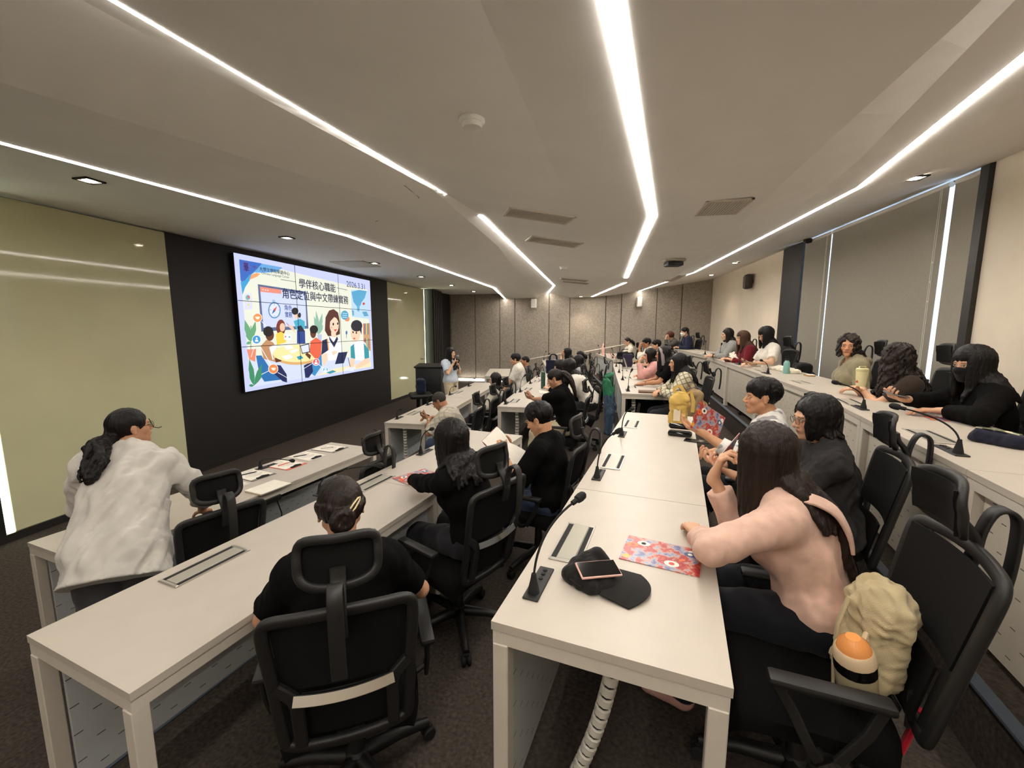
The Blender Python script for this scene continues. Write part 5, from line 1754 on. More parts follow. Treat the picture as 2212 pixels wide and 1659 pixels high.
person('young man in a white and grey printed shirt with a booklet in hand', (1.13, 3.16, 1.575), 72, .4, lean=4, male=True, hyaw=10, hpitch=-2, lod=0, skin=(198, 148, 112), L=dict(W=(.72, 2.98, 1.34), p=(-.5, -.3, -1), d=(.15, .9, .25), n=(.3, .1, 1), curl=.55), R=dict(w=(.12, .34, .72)),
       shirt=C_PRINT, sleeve=(1.5, 1.2), hair=dict(kind='short', n=110), hair_m=H_BLACK, collar='polo', loose=.016, chair_label='black mesh chair under the printed shirt', s=1.0)

# --- raised back row
MASKW = person('woman in a black face mask and black blouse, long hair with a fringe', (2.47, 3.36, 1.81), 74, .7, kf=.17, lean=10, hyaw=26, hpitch=-8, lod=0, skin=(204, 158, 128), L=dict(W=(2.27, 3.26, 1.50), pw=(-.6, -1, -.3), dw=(-.6, .35, -.02), nw=(0, 0, -1), curl=.35), R=dict(W=(2.10, 3.36, 1.56), pw=(0, .8, -1), dw=(-.8, -.3, .15), nw=(.1, -.2, 1), curl=.8),
       shirt=C_BLACK, sleeve=(1.85, 1.8), hair=dict(kind='long', L=.26, open_deg=44, inward=.1, bangs=15), hair_m=H_BLACK, mask=M_MASKB, collar='v', loose=.012, chair_label='black mesh chair behind the woman in the black mask')
person('person with long curly dark hair and a brown tee, turned away', (2.44, 4.05, 1.80), 78, .7, kf=.17, lean=8, hyaw=-52, hpitch=-6, lod=0, L=dict(W=(2.30, 4.20, 1.51), pw=(-.2, -1, -.6), dw=(-.6, .6, 0)), R=dict(w=(.1, .32, .8)), shirt=C_BROWN, sleeve=(.7, .7), hair=dict(kind='curly', L=.36, open_deg=40, wave=.016, freq=30, inward=-.05, dens=1.1), hair_m=H_DARK, chair_label='black mesh chair behind the person with long curls')
person('curly-haired woman in an olive hoodie looking at the camera', (2.60, 5.05, 1.865), 80, .7, kf=.17, lean=4, hyaw=66, hpitch=-2, lod=0, skin=(200, 146, 112), L=dict(w=(-.1, .16, .60)), R=dict(w=(.1, .16, .60)), shirt=C_OLIVE, sleeve=(1.9, 1.9), hair=dict(kind='curly', L=.12, open_deg=50, wave=.014, freq=34, inward=-.3, dens=1.0), hair_m=H_DARK, hood=True, collar='v', loose=.016, chair_label='black mesh chair behind the olive hoodie')
def person_arm_only():
    person('person at the right edge of the picture reaching a bare forearm to the booklet', (2.86, 2.30, 1.80), 60, .7, kf=.17, lean=18, lod=1, skin=(222, 176, 144), L=dict(W=(2.60, 2.06, 1.52)), R=dict(W=(2.385, 3.02, 1.515), pw=(1, -.3, -.2), dw=(-.45, .85, -.04), nw=(0, 0, -1), curl=.3), shirt=C_WHITE, sleeve=(.7, .7), hair=dict(kind='long', L=.2), hair_m=H_DARK, chair_label='black mesh chair at the right edge behind the reaching arm', eyes=False)
person_arm_only()
BOB = person('woman with a black bob in a white blouse, looking down at her phone', (2.50, 7.02, 1.945), 92, .7, kf=.17, lean=8, hyaw=10, hpitch=-22, lod=1, skin=S_LIGHT, L=dict(W=(2.28, 6.82, 1.53), p=(-.8, 0, -.5), d=(.3, .9, .05), n=(0, 0, 1), curl=.6), R=dict(w=(.06, .34, .80)), shirt=C_WHITE, sleeve=(.8, .8), hair=dict(kind='long', L=.20, open_deg=46, bangs=13, inward=.2), hair_m=H_BLACK, collar='shirt', loose=.012, watch=('L', M_STEEL), chair_label='black mesh chair behind the white blouse')
person('woman with straight brown hair in a maroon track jacket', (2.47, 7.96, 1.875), 92, .7, kf=.17, lean=14, hyaw=8, hpitch=-4, lod=1, skin=S_LIGHT, L=dict(w=(-.10, .36, .80)), R=dict(w=(.08, .40, .80)), shirt=C_MAROON, sleeve=(1.9, 1.9), hair=dict(kind='long', L=.28, open_deg=48, bangs=9, inward=.1), hair_m=H_BROWN, collar='shirt', loose=.014, chair_label='black mesh chair behind the maroon jacket')
person('woman in a light grey jacket with clasped hands on the back row', (2.50, 8.98, 1.92), 92, .7, kf=.17, lean=14, hyaw=2, hpitch=-4, lod=1, skin=S_LIGHT, L=dict(w=(-.06, .46, .80), curl=1.0), R=dict(w=(.05, .47, .80), curl=1.0), shirt=C_GREYJ, sleeve=(1.7, 1.7), hair=dict(kind='long', L=.16, open_deg=64, inward=0), hair_m=H_DARK, loose=.012, collar='polo', watch=('L', M_WBLACK), chair_label='black mesh chair behind the light grey jacket')
person('man in a white face mask and navy jacket in the far corner', (2.40, 12.6, 1.93), 98, .7, kf=.17, lean=14, male=True, hyaw=6, hpitch=-4, lod=2, skin=S_MID, L=dict(w=(-.08, .34, .80)), R=dict(w=(.08, .36, .80)), shirt=C_NAVY, sleeve=(1.9, 1.9), hair=dict(kind='short', n=40), mask=M_MASKW, collar='polo', loose=.014, chair_label='black mesh chair behind the navy jacket')
person('person with reddish hair in a dark grey jacket resting the chin on a hand', (2.08, 13.0, 1.82), 98, .7, kf=.17, lean=30, hyaw=8, hpitch=-6, lod=2, skin=S_LIGHT, L=dict(W=(1.96, 12.93, 1.73), pw=(-.6, -.2, -1), dw=(.1, .1, 1), nw=(.8, 0, 0), curl=1.1), R=dict(w=(.1, .36, .8)), shirt=C_DGREY, sleeve=(1.9, 1.9), hair=dict(kind='bob', L=.06, open_deg=58, bangs=8), hair_m=H_RED, loose=.012, chair_label='black mesh chair behind the dark grey jacket')

# --- third row
person('woman in a cream plaid shirt with long black hair', (1.04, 5.80, 1.60), 88, .4, lean=12, hyaw=4, hpitch=-4, lod=0, skin=S_MID, L=dict(w=(-.02, .34, .80), p=(-.9, .1, -.5), d=(.9, .5, 0)), R=dict(w=(.05, .38, .80), p=(.9, .1, -.5), d=(-.9, .4, 0)), shirt=C_PLAID, sleeve=(1.9, 1.9), hair=dict(kind='long', L=.30, open_deg=56, inward=.15), hair_m=H_BLACK, collar='shirt', loose=.018, chair_label='black mesh chair behind the plaid shirt, with the tan backpack')
I = person('woman in a black tee with a grey streak in her long black hair', (1.00, 6.84, 1.645), 90, .4, lean=18, hyaw=2, hpitch=-6, lod=1, skin=S_TAN, L=dict(w=(-.12, .50, .79), curl=.3), R=dict(w=(.06, .48, .79), curl=.3), shirt=C_BLACK, sleeve=(.75, .75), hair=dict(kind='long', L=.34, open_deg=48, inward=.1), hair_m=H_BLACK, loose=.01, watch=('L', M_ROSEG), chair_label='black mesh chair behind the grey-streaked hair')
mb = MB()
for q in range(5):
    o = .006 * q
    pts = [I['HL'](-.02 - o, .05, .118 - o) - I['O'], I['HL'](-.066 - o * .5, .052 - o, .085) - I['O'], I['HL'](-.093, .040 - o * 1.4, .02) - I['O'], I['HL'](-.097, .036 - o * 1.6, -.07) - I['O'], I['HL'](-.095, .034 - o * 1.6, -.17) - I['O']]
    mb.tube(spline(pts), [.008] * 12 + [.006] * 5, 7)
mb.build('grey_streak', hair_mat('grey_hair', (150, 140, 144)), I['root'], 60)
I = person('woman in a rose pink blouse with glasses, hand at her mouth', (.90, 7.62, 1.575), 92, .4, lean=14, hyaw=10, hpitch=-6, lod=1, skin=S_MID, L=dict(W=(.72, 7.50, 1.46), pw=(-.6, -.5, -1), dw=(.3, .3, .8), nw=(.7, .2, 0), curl=1.2), R=dict(w=(.06, .34, .8)), shirt=C_ROSE, sleeve=(1.85, 1.9), hair=dict(kind='long', L=.14, open_deg=52), hair_m=H_BLACK, glasses=True, loose=.02, collar='shirt', watch=('L', M_ROSEG), chair_label='black mesh chair behind the rose blouse')
person('person whose dark hair shows behind the rose blouse', (1.33, 10.15, 1.655), 94, .4, lean=6, hpitch=-8, lod=2, shirt=C_DGREY, hair=dict(kind='short', n=40), hair_m=H_BLACK, L={}, R={}, chair_label='black mesh chair of the half-hidden dark-haired person')
person('man in black-rimmed glasses and an open white shirt, hand at his chin', (1.20, 10.95, 1.67), 96, .4, lean=8, male=True, hyaw=14, hpitch=-6, lod=2, skin=S_TAN, L=dict(W=(1.03, 10.88, 1.55), pw=(-.5, -.4, -1), dw=(.2, .1, 1), nw=(.6, .2, 0), curl=1.1), R=dict(w=(.1, .34, .8)), shirt=C_WHITE, sleeve=(1.5, 1.5), hair=dict(kind='short', n=60, line=-.03), hair_m=H_BLACK, glasses=True, collar='v', loose=.014, chair_label='black mesh chair behind the man in black-rimmed glasses')
I = person('woman in a white top with glasses and a white scrunchie ponytail', (.86, 12.75, 1.65), 100, .4, lean=8, hyaw=16, hpitch=-4, lod=2, skin=S_LIGHT, L=dict(w=(-.1, .34, .8)), R=dict(w=(.1, .38, .8)), shirt=C_CREAM, sleeve=(1.9, 1.9), hair=dict(kind='pony', L=.2, dir=(0, -1, -.2), z=.02), hair_m=H_BLACK, glasses=True, loose=.014, chair_label='black mesh chair behind the white scrunchie')
mb = MB(); mb.lathe([(.02, -.012), (.038, -.012), (.044, 0), (.038, .012), (.02, .012)], 12, Matrix.Translation(Vector(I['HL'](0, -.115, .03) - I['O'])) @ Matrix.Rotation(1.2, 4, 'X')); mb.build('scrunchie', C_WHITE, I['root'], 40)

# --- second row, far part
PONY = person('woman with a wavy ponytail in a black printed tee, using a phone', (-.52, 5.30, 1.41), 84, .2, lean=16, hyaw=2, hpitch=-24, lod=0, skin=S_MID, L=dict(W=(-.84, 5.50, 1.10), p=(-.8, -.1, -.8), d=(.1, .9, .35), n=(.5, .3, .8), curl=.9, thumb=.9), R=dict(W=(-.84, 5.66, 1.08), p=(.8, -.1, -.8), d=(-.2, .9, .3), n=(-.5, .3, .8), curl=.9), shirt=C_BLACK, sleeve=(.9, .9), trousers=C_KHAKI, hair=dict(kind='pony', L=.36, dir=(0, -1, -.5), z=.03, line=-.02), hair_m=H_DARK, loose=.02, chair_label='black mesh chair under the woman with the phone')
person('person in a white tee leaning on the desk with long black hair', (-.42, 6.4, 1.455), 88, .2, lean=34, hyaw=-10, hpitch=-22, lod=1, skin=S_MID, L=dict(w=(-.14, .52, .79)), R=dict(w=(.06, .46, .79)), shirt=C_WHITE, sleeve=(.8, .8), hair=dict(kind='long', L=.22, open_deg=48), hair_m=H_BLACK, loose=.012, chair_at=(-.22, 6.5, 84), chair_label='black mesh chair with the green and denim jacket on its back')
person('woman with a fringe half hidden beyond the leaning white tee', (-.63, 7.32, 1.37), 88, .2, lean=16, hyaw=16, hpitch=-10, lod=1, skin=S_LIGHT, L={}, R={}, shirt=C_BLACK, sleeve=(1.9, 1.9), hair=dict(kind='long', L=.2, open_deg=46, bangs=9), hair_m=H_BLACK, chair_label='black mesh chair of the half-hidden woman with a fringe')
person('woman in a stone grey jacket with long black hair, in profile', (-.38, 8.58, 1.385), 90, .2, lean=2, hyaw=8, hpitch=-2, lod=1, skin=S_LIGHT, L=dict(w=(-.1, .3, .72)), R=dict(w=(.1, .3, .72)), shirt=C_STONE, sleeve=(1.9, 1.9), hair=dict(kind='long', L=.28, open_deg=66, inward=.1), hair_m=H_BLACK, collar='shirt', loose=.016, chair_label='black mesh chair behind the stone grey jacket')
person('woman in a dark blouse with a face mask on the far second row', (-.42, 10.6, 1.36), 94, .2, lean=2, hpitch=-4, lod=2, skin=S_LIGHT, L={}, R={}, shirt=C_DGREY, sleeve=(1.9, 1.9), hair=dict(kind='pony', L=.1, dir=(0, -1, -.6), z=.0), hair_m=H_BLACK, mask=cloth('grey_mask_cloth', (120, 124, 134)), chair_label='black mesh chair behind the woman in the grey mask')
person('woman holding her face in both hands, long black hair', (-.78, 11.35, 1.385), 98, .2, lean=18, hpitch=-14, lod=2, skin=S_LIGHT, L=dict(W=(-.94, 11.28, 1.30), p=(-.5, .5, -1), dw=(.15, 0, 1), nw=(.7, 0, 0), curl=.6), R=dict(W=(-.92, 11.44, 1.30), p=(.5, .5, -1), dw=(.15, 0, 1), nw=(.7, 0, 0), curl=.6), shirt=C_DGREY, sleeve=(1.0, 1.0), hair=dict(kind='long', L=.30, open_deg=46, bangs=11), hair_m=H_BLACK, chair_label='black mesh chair behind the woman holding her face')

# --- lowest row
CREW = person('man with cropped hair and glasses bent over his phone', (-2.06, 5.25, 1.075), 88, 0.0, lean=42, male=True, hyaw=4, hpitch=-34, lod=0, skin=S_TAN, hip=(-1.72, 5.22, .55), L=dict(W=(-2.16, 5.12, .86), p=(-.7, .2, -.8), d=(.1, .9, .2), n=(.7, .2, .5), curl=1.0, thumb=.9), R=dict(W=(-2.2, 5.36, .82), p=(.8, .1, -.7), d=(-.5, .8, .1), n=(-.4, 0, -.8), curl=.5), shirt=C_CHECK, sleeve=(1.0, 1.0), hair=dict(kind='crew', cap=(.0775, .0955, .0885), line=-.008), hair_m=mat('cropped_grey_black_hair', (52, 46, 42), .8, var=.3, scale=200), glasses=True, collar='shirt', loose=.02, watch=('L', M_STEEL), trousers=C_JEANS, chair_label='black mesh chair under the crew-cut man')
person('girl in a cream jumper with long black hair sitting back', (-1.71, 6.95, 1.17), 82, 0.0, lean=-4, hyaw=34, hpitch=-6, lod=1, skin=S_LIGHT, L=dict(w=(-.12, .26, .64)), R=dict(w=(.1, .28, .64)), shirt=C_CREAM, sleeve=(1.95, 1.95), hair=dict(kind='long', L=.18, open_deg=50), hair_m=H_BLACK, chair_label='black mesh chair behind the cream jumper', s=.93)
person('young man in a baggy white tee and pale trousers, near the felt wall', (-1.76, 9.05, 1.36), 100, 0.0, lean=6, male=True, hyaw=-4, hpitch=-6, lod=1, skin=S_MID, L=dict(w=(-.12, .34, .70)), R=dict(w=(.1, .34, .70)), shirt=C_WHITE, sleeve=(.95, .95), trousers=C_LGREY, hair=dict(kind='short', n=70, line=-.03), loose=.03, chair_label='black mesh chair behind the baggy white tee')
person('man with cropped hair in a dark tee behind the white tee', (-1.66, 9.75, 1.27), 100, 0.0, lean=2, male=True, hyaw=-2, hpitch=-4, lod=2, skin=S_TAN, L=dict(w=(-.12, .3, .68)), R=dict(w=(.1, .3, .68)), shirt=C_DGREY, sleeve=(.8, .8), hair=dict(kind='crew', cap=(.0775, .0955, .0895), line=0), chair_label='black mesh chair behind the man in the dark tee')
PRES = person('presenter in a pale blue tee speaking into a microphone', (-3.14, 8.75, 1.50), -112, 0.0, hip=(-3.16, 8.77, .88), stand=True, hyaw=6, hpitch=-2, lod=0, s=1.0, skin=S_LIGHT, L=dict(W=(-2.98, 8.78, 1.20), p=(-.8, -.4, -1), d=(.5, .4, .75), n=(.6, -.3, 0), curl=1.3, thumb=.9), R=dict(W=(-3.04, 8.60, 1.28), p=(.7, -.2, -1), d=(-.3, .5, .8), n=(-.5, .3, 0), curl=1.3, thumb=.9), shirt=C_BLUEW, sleeve=(.8, .8), trousers=C_KHAKI, hair=dict(kind='long', L=.38, open_deg=58, inward=.1), hair_m=H_BLACK, loose=.01, hem=-.02, seat=False)

# empty chairs the photograph shows
chair(-2.40, 2.06, 0.0, 66, 'empty black mesh chair at the front desk, beside the standing woman')
chair(-2.02, 3.0, 0.0, 84, 'empty black mesh chair turned sideways beyond the clipboards')
chair(-1.80, 6.05, 0.0, 86, 'empty black mesh chair just beyond the crew-cut man')
chair(2.86, 6.05, 0.7, 75, 'empty black mesh chair by the black pier, beside the teal bottle')
chair(2.62, 10.4, 0.7, 95, 'empty black mesh chair between the grey jacket and the navy jacket')
chair(-.12, 9.5, 0.2, 90, 'empty black mesh chair beyond the stone grey jacket')
chair(1.55, 11.9, 0.4, 98, 'empty black mesh chair left of the man in black-rimmed glasses')
# ------------------------------------------------------------------ video wall with the slide on it
SLIDE = [
 (0,(206,212,252),[(.0,.0),(1.0,.0),(1.0,1.0),(.0,1.0)]),
 (1,(234,236,220),[(.025,.959),(.969,.893),(.968,.029),(.031,.031)]),
 (2,(216,224,242),[(.036,.24),(.968,.143),(.968,.029),(.031,.031)]),
 (2,(118,176,226),[(.025,.959),(.259,.96),(.223,.918),(.147,.892),(.098,.884),(.071,.854),(.052,.796),(.028,.713)]),
 (3,(66,118,200),[(.025,.959),(.14,.961),(.11,.91),(.054,.833),(.032,.786),(.023,.813)]),
 (3,(66,168,220),[(.023,.799),(.053,.822),(.067,.859),(.079,.865),(.069,.821),(.043,.766),(.027,.709)]),
 (4,(240,172,122),[(.066,.822),(.079,.863),(.106,.883),(.127,.88),(.107,.854),(.08,.834)]),
 (4,(96,112,190),[(.039,.951),(.072,.954),(.081,.904),(.056,.871),(.032,.892)]),
 (2,(222,226,238),[(.033,.717),(.073,.73),(.073,.674),(.032,.672)]),
 (3,(130,184,184),[(.063,.695),(.062,.688),(.059,.682),(.055,.677),(.051,.675),(.046,.676),(.043,.68),(.041,.686),(.041,.693),(.042,.7),(.045,.706),(.049,.71),(.053,.712),(.057,.711),(.06,.708),(.063,.702)]),
 (4,(226,110,100),[(.052,.694),(.053,.712),(.063,.699),(.06,.684)]),
 (2,(222,222,242),[(.032,.663),(.072,.663),(.072,.61),(.031,.604)]),
 (3,(226,222,150),[(.058,.641),(.058,.638),(.056,.636),(.054,.634),(.052,.633),(.05,.633),(.048,.635),(.047,.638),(.047,.641),(.048,.644),(.049,.646),(.051,.648),(.053,.649),(.055,.649),(.057,.647),(.058,.645)]),
 (3,(98,112,150),[(.109,.8),(.405,.789),(.405,.465),(.108,.442)]),
 (4,(212,220,250),[(.119,.784),(.397,.767),(.392,.489),(.121,.472)]),
 (5,(236,150,130),[(.119,.784),(.239,.779),(.239,.746),(.119,.745)]),
 (6,(250,240,240),[(.137,.764),(.137,.763),(.136,.761),(.135,.76),(.134,.759),(.132,.759),(.131,.76),(.131,.762),(.131,.763),(.131,.765),(.132,.767),(.133,.768),(.134,.769),(.136,.768),(.137,.767),(.137,.766)]),
 (6,(250,240,240),[(.151,.763),(.151,.761),(.15,.76),(.149,.759),(.148,.758),(.146,.758),(.145,.759),(.145,.761),(.144,.762),(.145,.764),(.146,.766),(.147,.767),(.148,.767),(.149,.767),(.15,.766),(.151,.765)]),
 (6,(250,240,240),[(.164,.763),(.164,.761),(.163,.759),(.162,.758),(.16,.758),(.159,.758),(.158,.759),(.157,.76),(.157,.762),(.158,.764),(.158,.765),(.16,.766),(.161,.767),(.162,.767),(.163,.766),(.164,.764)]),
 (5,(82,148,196),[(.228,.614),(.225,.596),(.221,.58),(.214,.566),(.205,.555),(.196,.548),(.186,.546),(.177,.548),(.169,.554),(.162,.564),(.157,.577),(.155,.593),(.154,.609),(.157,.626),(.161,.642),(.167,.656),(.176,.666),(.185,.674),(.194,.677),(.204,.675),(.212,.67),(.219,.66),(.225,.646),(.227,.631)]),
 (6,(224,230,250),[(.221,.613),(.219,.598),(.215,.585),(.21,.573),(.203,.563),(.195,.558),(.187,.555),(.179,.557),(.173,.562),(.167,.571),(.163,.582),(.161,.595),(.161,.61),(.163,.624),(.166,.637),(.172,.649),(.178,.658),(.186,.665),(.194,.667),(.201,.666),(.208,.661),(.214,.652),(.218,.641),(.221,.628)]),
 (5,(82,148,196),[(.197,.684),(.196,.68),(.195,.677),(.192,.675),(.189,.674),(.187,.674),(.185,.676),(.183,.679),(.183,.683),(.184,.686),(.185,.69),(.188,.692),(.191,.693),(.193,.693),(.195,.691),(.197,.688)]),
 (6,(212,220,250),[(.194,.684),(.194,.682),(.193,.68),(.191,.678),(.19,.678),(.188,.678),(.187,.679),(.186,.681),(.186,.683),(.186,.685),(.187,.687),(.189,.688),(.19,.689),(.192,.689),(.193,.688),(.194,.686)]),
 (7,(226,90,80),[(.208,.645),(.195,.604),(.185,.617)]),
 (7,(60,110,180),[(.173,.578),(.185,.617),(.195,.604)]),
 (7,(90,140,190),[(.192,.661),(.191,.65),(.194,.65),(.195,.662)]),
 (7,(90,140,190),[(.187,.572),(.187,.56),(.19,.561),(.189,.572)]),
 (7,(90,140,190),[(.164,.611),(.171,.609),(.171,.613),(.165,.614)]),
 (7,(90,140,190),[(.211,.612),(.218,.612),(.219,.615),(.211,.615)]),
 (6,(70,90,110),[(.241,.859),(.338,.858),(.339,.862),(.241,.863)]),
 (6,(70,90,110),[(.652,.861),(.75,.854),(.751,.859),(.653,.865)]),
 (2,(192,220,240),[(.788,.867),(.971,.88),(.97,.571),(.785,.587)]),
 (3,(96,172,210),[(.792,.845),(.87,.877),(.957,.878),(.931,.799),(.896,.752),(.877,.708),(.84,.7),(.807,.744)]),
 (3,(110,180,214),[(.84,.705),(.872,.702),(.863,.643),(.843,.652)]),
 (3,(100,170,206),[(.895,.645),(.945,.653),(.966,.604),(.915,.597)]),
 (3,(100,170,206),[(.787,.659),(.807,.65),(.806,.598),(.79,.603)]),
 (4,(220,72,72),[(.931,.736),(.929,.73),(.926,.726),(.921,.722),(.916,.721),(.91,.721),(.906,.724),(.903,.728),(.902,.733),(.904,.739),(.907,.744),(.912,.747),(.917,.749),(.923,.748),(.927,.746),(.93,.741)]),
 (4,(112,176,132),[(.049,.367),(.053,.421),(.05,.472),(.027,.531),(.022,.461),(.031,.413)]),
 (4,(112,176,132),[(.049,.367),(.068,.41),(.081,.457),(.082,.524),(.057,.465),(.049,.417)]),
 (4,(112,176,132),[(.049,.367),(.05,.395),(.046,.421),(.029,.446),(.027,.409),(.035,.386)]),
 (4,(112,176,132),[(.049,.367),(.039,.372),(.032,.37),(.025,.354),(.037,.348),(.044,.354)]),
 (3,(100,160,120),[(.047,.314),(.058,.487),(.054,.487),(.044,.314)]),
 (4,(236,150,120),[(.025,.313),(.073,.313),(.062,.217),(.033,.24)]),
 (7,(74,152,112),[(.046,.039),(.053,.102),(.051,.164),(.033,.244),(.025,.162),(.031,.101)]),
 (7,(74,152,112),[(.046,.039),(.07,.079),(.088,.126),(.099,.198),(.067,.142),(.053,.093)]),
 (7,(74,152,112),[(.046,.039),(.068,.06),(.086,.088),(.101,.136),(.071,.106),(.056,.075)]),
 (7,(74,152,112),[(.046,.039),(.047,.072),(.043,.104),(.027,.143),(.027,.099),(.034,.069)]),
 (7,(74,152,112),[(.046,.039),(.038,.05),(.03,.054),(.019,.046),(.029,.033),(.037,.033)]),
 (5,(52,122,182),[(.069,.262),(.098,.261),(.152,.119),(.211,.082),(.196,.05),(.103,.055),(.079,.117)]),
 (6,(42,52,102),[(.145,.184),(.203,.167),(.236,.085),(.235,.018),(.208,.034),(.152,.119)]),
 (6,(200,152,112),[(.097,.332),(.133,.38),(.167,.358),(.193,.3),(.181,.195),(.108,.234)]),
 (7,(240,240,250),[(.144,.32),(.183,.341),(.192,.259),(.158,.215)]),
 (7,(112,66,46),[(.177,.414),(.174,.396),(.168,.382),(.159,.372),(.15,.369),(.141,.373),(.134,.384),(.129,.399),(.129,.416),(.132,.433),(.138,.448),(.146,.458),(.155,.461),(.164,.457),(.172,.447),(.176,.432)]),
 (8,(32,28,32),[(.174,.442),(.171,.426),(.164,.413),(.154,.405),(.143,.402),(.132,.406),(.123,.415),(.118,.428),(.117,.444),(.12,.459),(.127,.472),(.136,.481),(.147,.484),(.158,.481),(.167,.472),(.173,.458)]),
 (8,(112,66,46),[(.171,.229),(.221,.255),(.235,.28),(.208,.199),(.175,.194)]),
 (5,(132,60,46),[(.25,.473),(.246,.448),(.239,.427),(.229,.413),(.217,.408),(.207,.414),(.199,.428),(.194,.449),(.193,.474),(.197,.498),(.204,.519),(.214,.534),(.225,.539),(.236,.534),(.244,.52),(.249,.498)]),
 (6,(242,202,174),[(.247,.476),(.245,.462),(.241,.451),(.235,.444),(.229,.441),(.222,.444),(.217,.452),(.215,.463),(.214,.476),(.216,.489),(.22,.5),(.226,.508),(.233,.51),(.239,.508),(.244,.5),(.247,.489)]),
 (6,(246,214,92),[(.188,.422),(.219,.441),(.244,.419),(.247,.353),(.189,.333)]),
 (8,(246,248,252),[(.235,.42),(.256,.423),(.256,.373),(.235,.374)]),
 (8,(246,248,252),[(.258,.415),(.281,.418),(.28,.372),(.259,.369)]),
 (9,(226,120,110),[(.251,.398),(.25,.396),(.249,.394),(.247,.392),(.245,.392),(.243,.393),(.242,.394),(.241,.396),(.24,.399),(.241,.401),(.242,.403),(.244,.405),(.246,.405),(.248,.405),(.249,.403),(.25,.401)]),
 (9,(90,150,210),[(.275,.395),(.274,.392),(.273,.39),(.271,.389),(.269,.388),(.267,.389),(.266,.39),(.265,.393),(.264,.395),(.265,.398),(.266,.4),(.268,.401),(.27,.402),(.272,.401),(.273,.4),(.274,.397)]),
 (6,(52,82,152),[(.323,.451),(.378,.441),(.375,.335),(.317,.337)]),
 (6,(82,180,206),[(.304,.528),(.349,.55),(.38,.529),(.38,.465),(.323,.449)]),
 (7,(242,206,178),[(.337,.581),(.336,.568),(.332,.557),(.327,.549),(.322,.547),(.317,.549),(.313,.556),(.311,.567),(.311,.58),(.312,.593),(.316,.604),(.321,.612),(.326,.615),(.331,.613),(.335,.605),(.337,.594)]),
 (8,(30,28,38),[(.341,.614),(.338,.602),(.333,.592),(.325,.585),(.316,.582),(.307,.584),(.3,.59),(.296,.6),(.295,.612),(.298,.623),(.303,.633),(.311,.64),(.32,.643),(.328,.642),(.335,.635),(.34,.626)]),
 (8,(30,28,38),[(.357,.58),(.356,.572),(.353,.564),(.35,.559),(.346,.558),(.342,.559),(.339,.564),(.337,.571),(.337,.58),(.338,.588),(.341,.596),(.344,.601),(.348,.602),(.352,.601),(.355,.596),(.357,.589)]),
 (7,(242,206,178),[(.301,.477),(.261,.505),(.263,.489),(.312,.427)]),
 (8,(42,46,72),[(.325,.481),(.353,.494),(.378,.441),(.333,.438)]),
 (9,(90,100,120),[(.257,.509),(.272,.488),(.273,.491),(.259,.512)]),
 (7,(226,182,122),[(.476,.214),(.47,.195),(.455,.179),(.433,.166),(.405,.157),(.372,.152),(.336,.152),(.301,.156),(.266,.163),(.235,.174),(.208,.188),(.186,.203),(.17,.219),(.161,.236),(.159,.253),(.163,.269),(.174,.284),(.191,.296),(.215,.306),(.243,.312),(.275,.315),(.31,.314),(.345,.309),(.38,.3),(.412,.287),(.439,.271),(.46,.253),(.472,.233)]),
 (8,(248,234,174),[(.474,.232),(.469,.215),(.455,.2),(.433,.188),(.404,.18),(.372,.175),(.337,.175),(.302,.178),(.268,.185),(.237,.195),(.21,.208),(.189,.222),(.173,.237),(.164,.253),(.161,.269),(.166,.284),(.176,.297),(.194,.309),(.217,.318),(.244,.324),(.276,.327),(.31,.326),(.346,.321),(.38,.313),(.411,.301),(.438,.286),(.458,.269),(.471,.251)]),
 (9,(242,244,252),[(.231,.321),(.276,.325),(.297,.298),(.248,.29)]),
 (9,(242,244,252),[(.263,.28),(.314,.292),(.327,.278),(.278,.257)]),
 (9,(242,244,252),[(.214,.24),(.268,.25),(.283,.222),(.237,.206)]),
 (9,(62,160,182),[(.307,.223),(.338,.233),(.354,.208),(.322,.194)]),
 (6,(112,66,46),[(.461,.43),(.458,.409),(.452,.392),(.444,.381),(.435,.378),(.426,.382),(.419,.394),(.415,.411),(.415,.431),(.418,.451),(.424,.468),(.432,.479),(.441,.483),(.45,.479),(.457,.467),(.461,.45)]),
 (7,(30,28,32),[(.476,.457),(.473,.442),(.465,.43),(.454,.422),(.442,.419),(.43,.423),(.42,.431),(.414,.443),(.413,.458),(.416,.472),(.423,.484),(.434,.493),(.446,.495),(.458,.492),(.468,.484),(.474,.472)]),
 (5,(72,152,202),[(.444,.238),(.492,.251),(.49,.119),(.429,.032),(.385,.082)]),
 (6,(42,52,102),[(.354,.142),(.414,.168),(.418,.076),(.383,.026),(.358,.032)]),
 (9,(236,112,84),[(.413,.35),(.456,.384),(.5,.344),(.487,.224),(.452,.172),(.4,.252)]),
 (10,(112,66,46),[(.382,.254),(.41,.224),(.4,.189),(.367,.238)]),
 (10,(52,58,82),[(.336,.32),(.401,.333),(.404,.253),(.346,.245)]),
 (11,(226,232,250),[(.341,.313),(.396,.324),(.398,.261),(.35,.253)]),
 (4,(152,192,172),[(.48,.411),(.481,.465),(.474,.517),(.451,.58),(.45,.509),(.461,.459)]),
 (4,(152,192,172),[(.48,.411),(.487,.478),(.487,.545),(.47,.63),(.462,.541),(.467,.476)]),
 (4,(152,192,172),[(.48,.411),(.502,.468),(.517,.527),(.518,.61),(.489,.532),(.48,.472)]),
 (4,(152,192,172),[(.48,.411),(.5,.433),(.514,.46),(.518,.503),(.491,.471),(.482,.443)]),
 (4,(152,192,172),[(.48,.411),(.475,.439),(.464,.463),(.439,.485),(.446,.448),(.46,.427)]),
 (5,(192,200,222),[(.468,.411),(.505,.41),(.498,.354),(.47,.355)]),
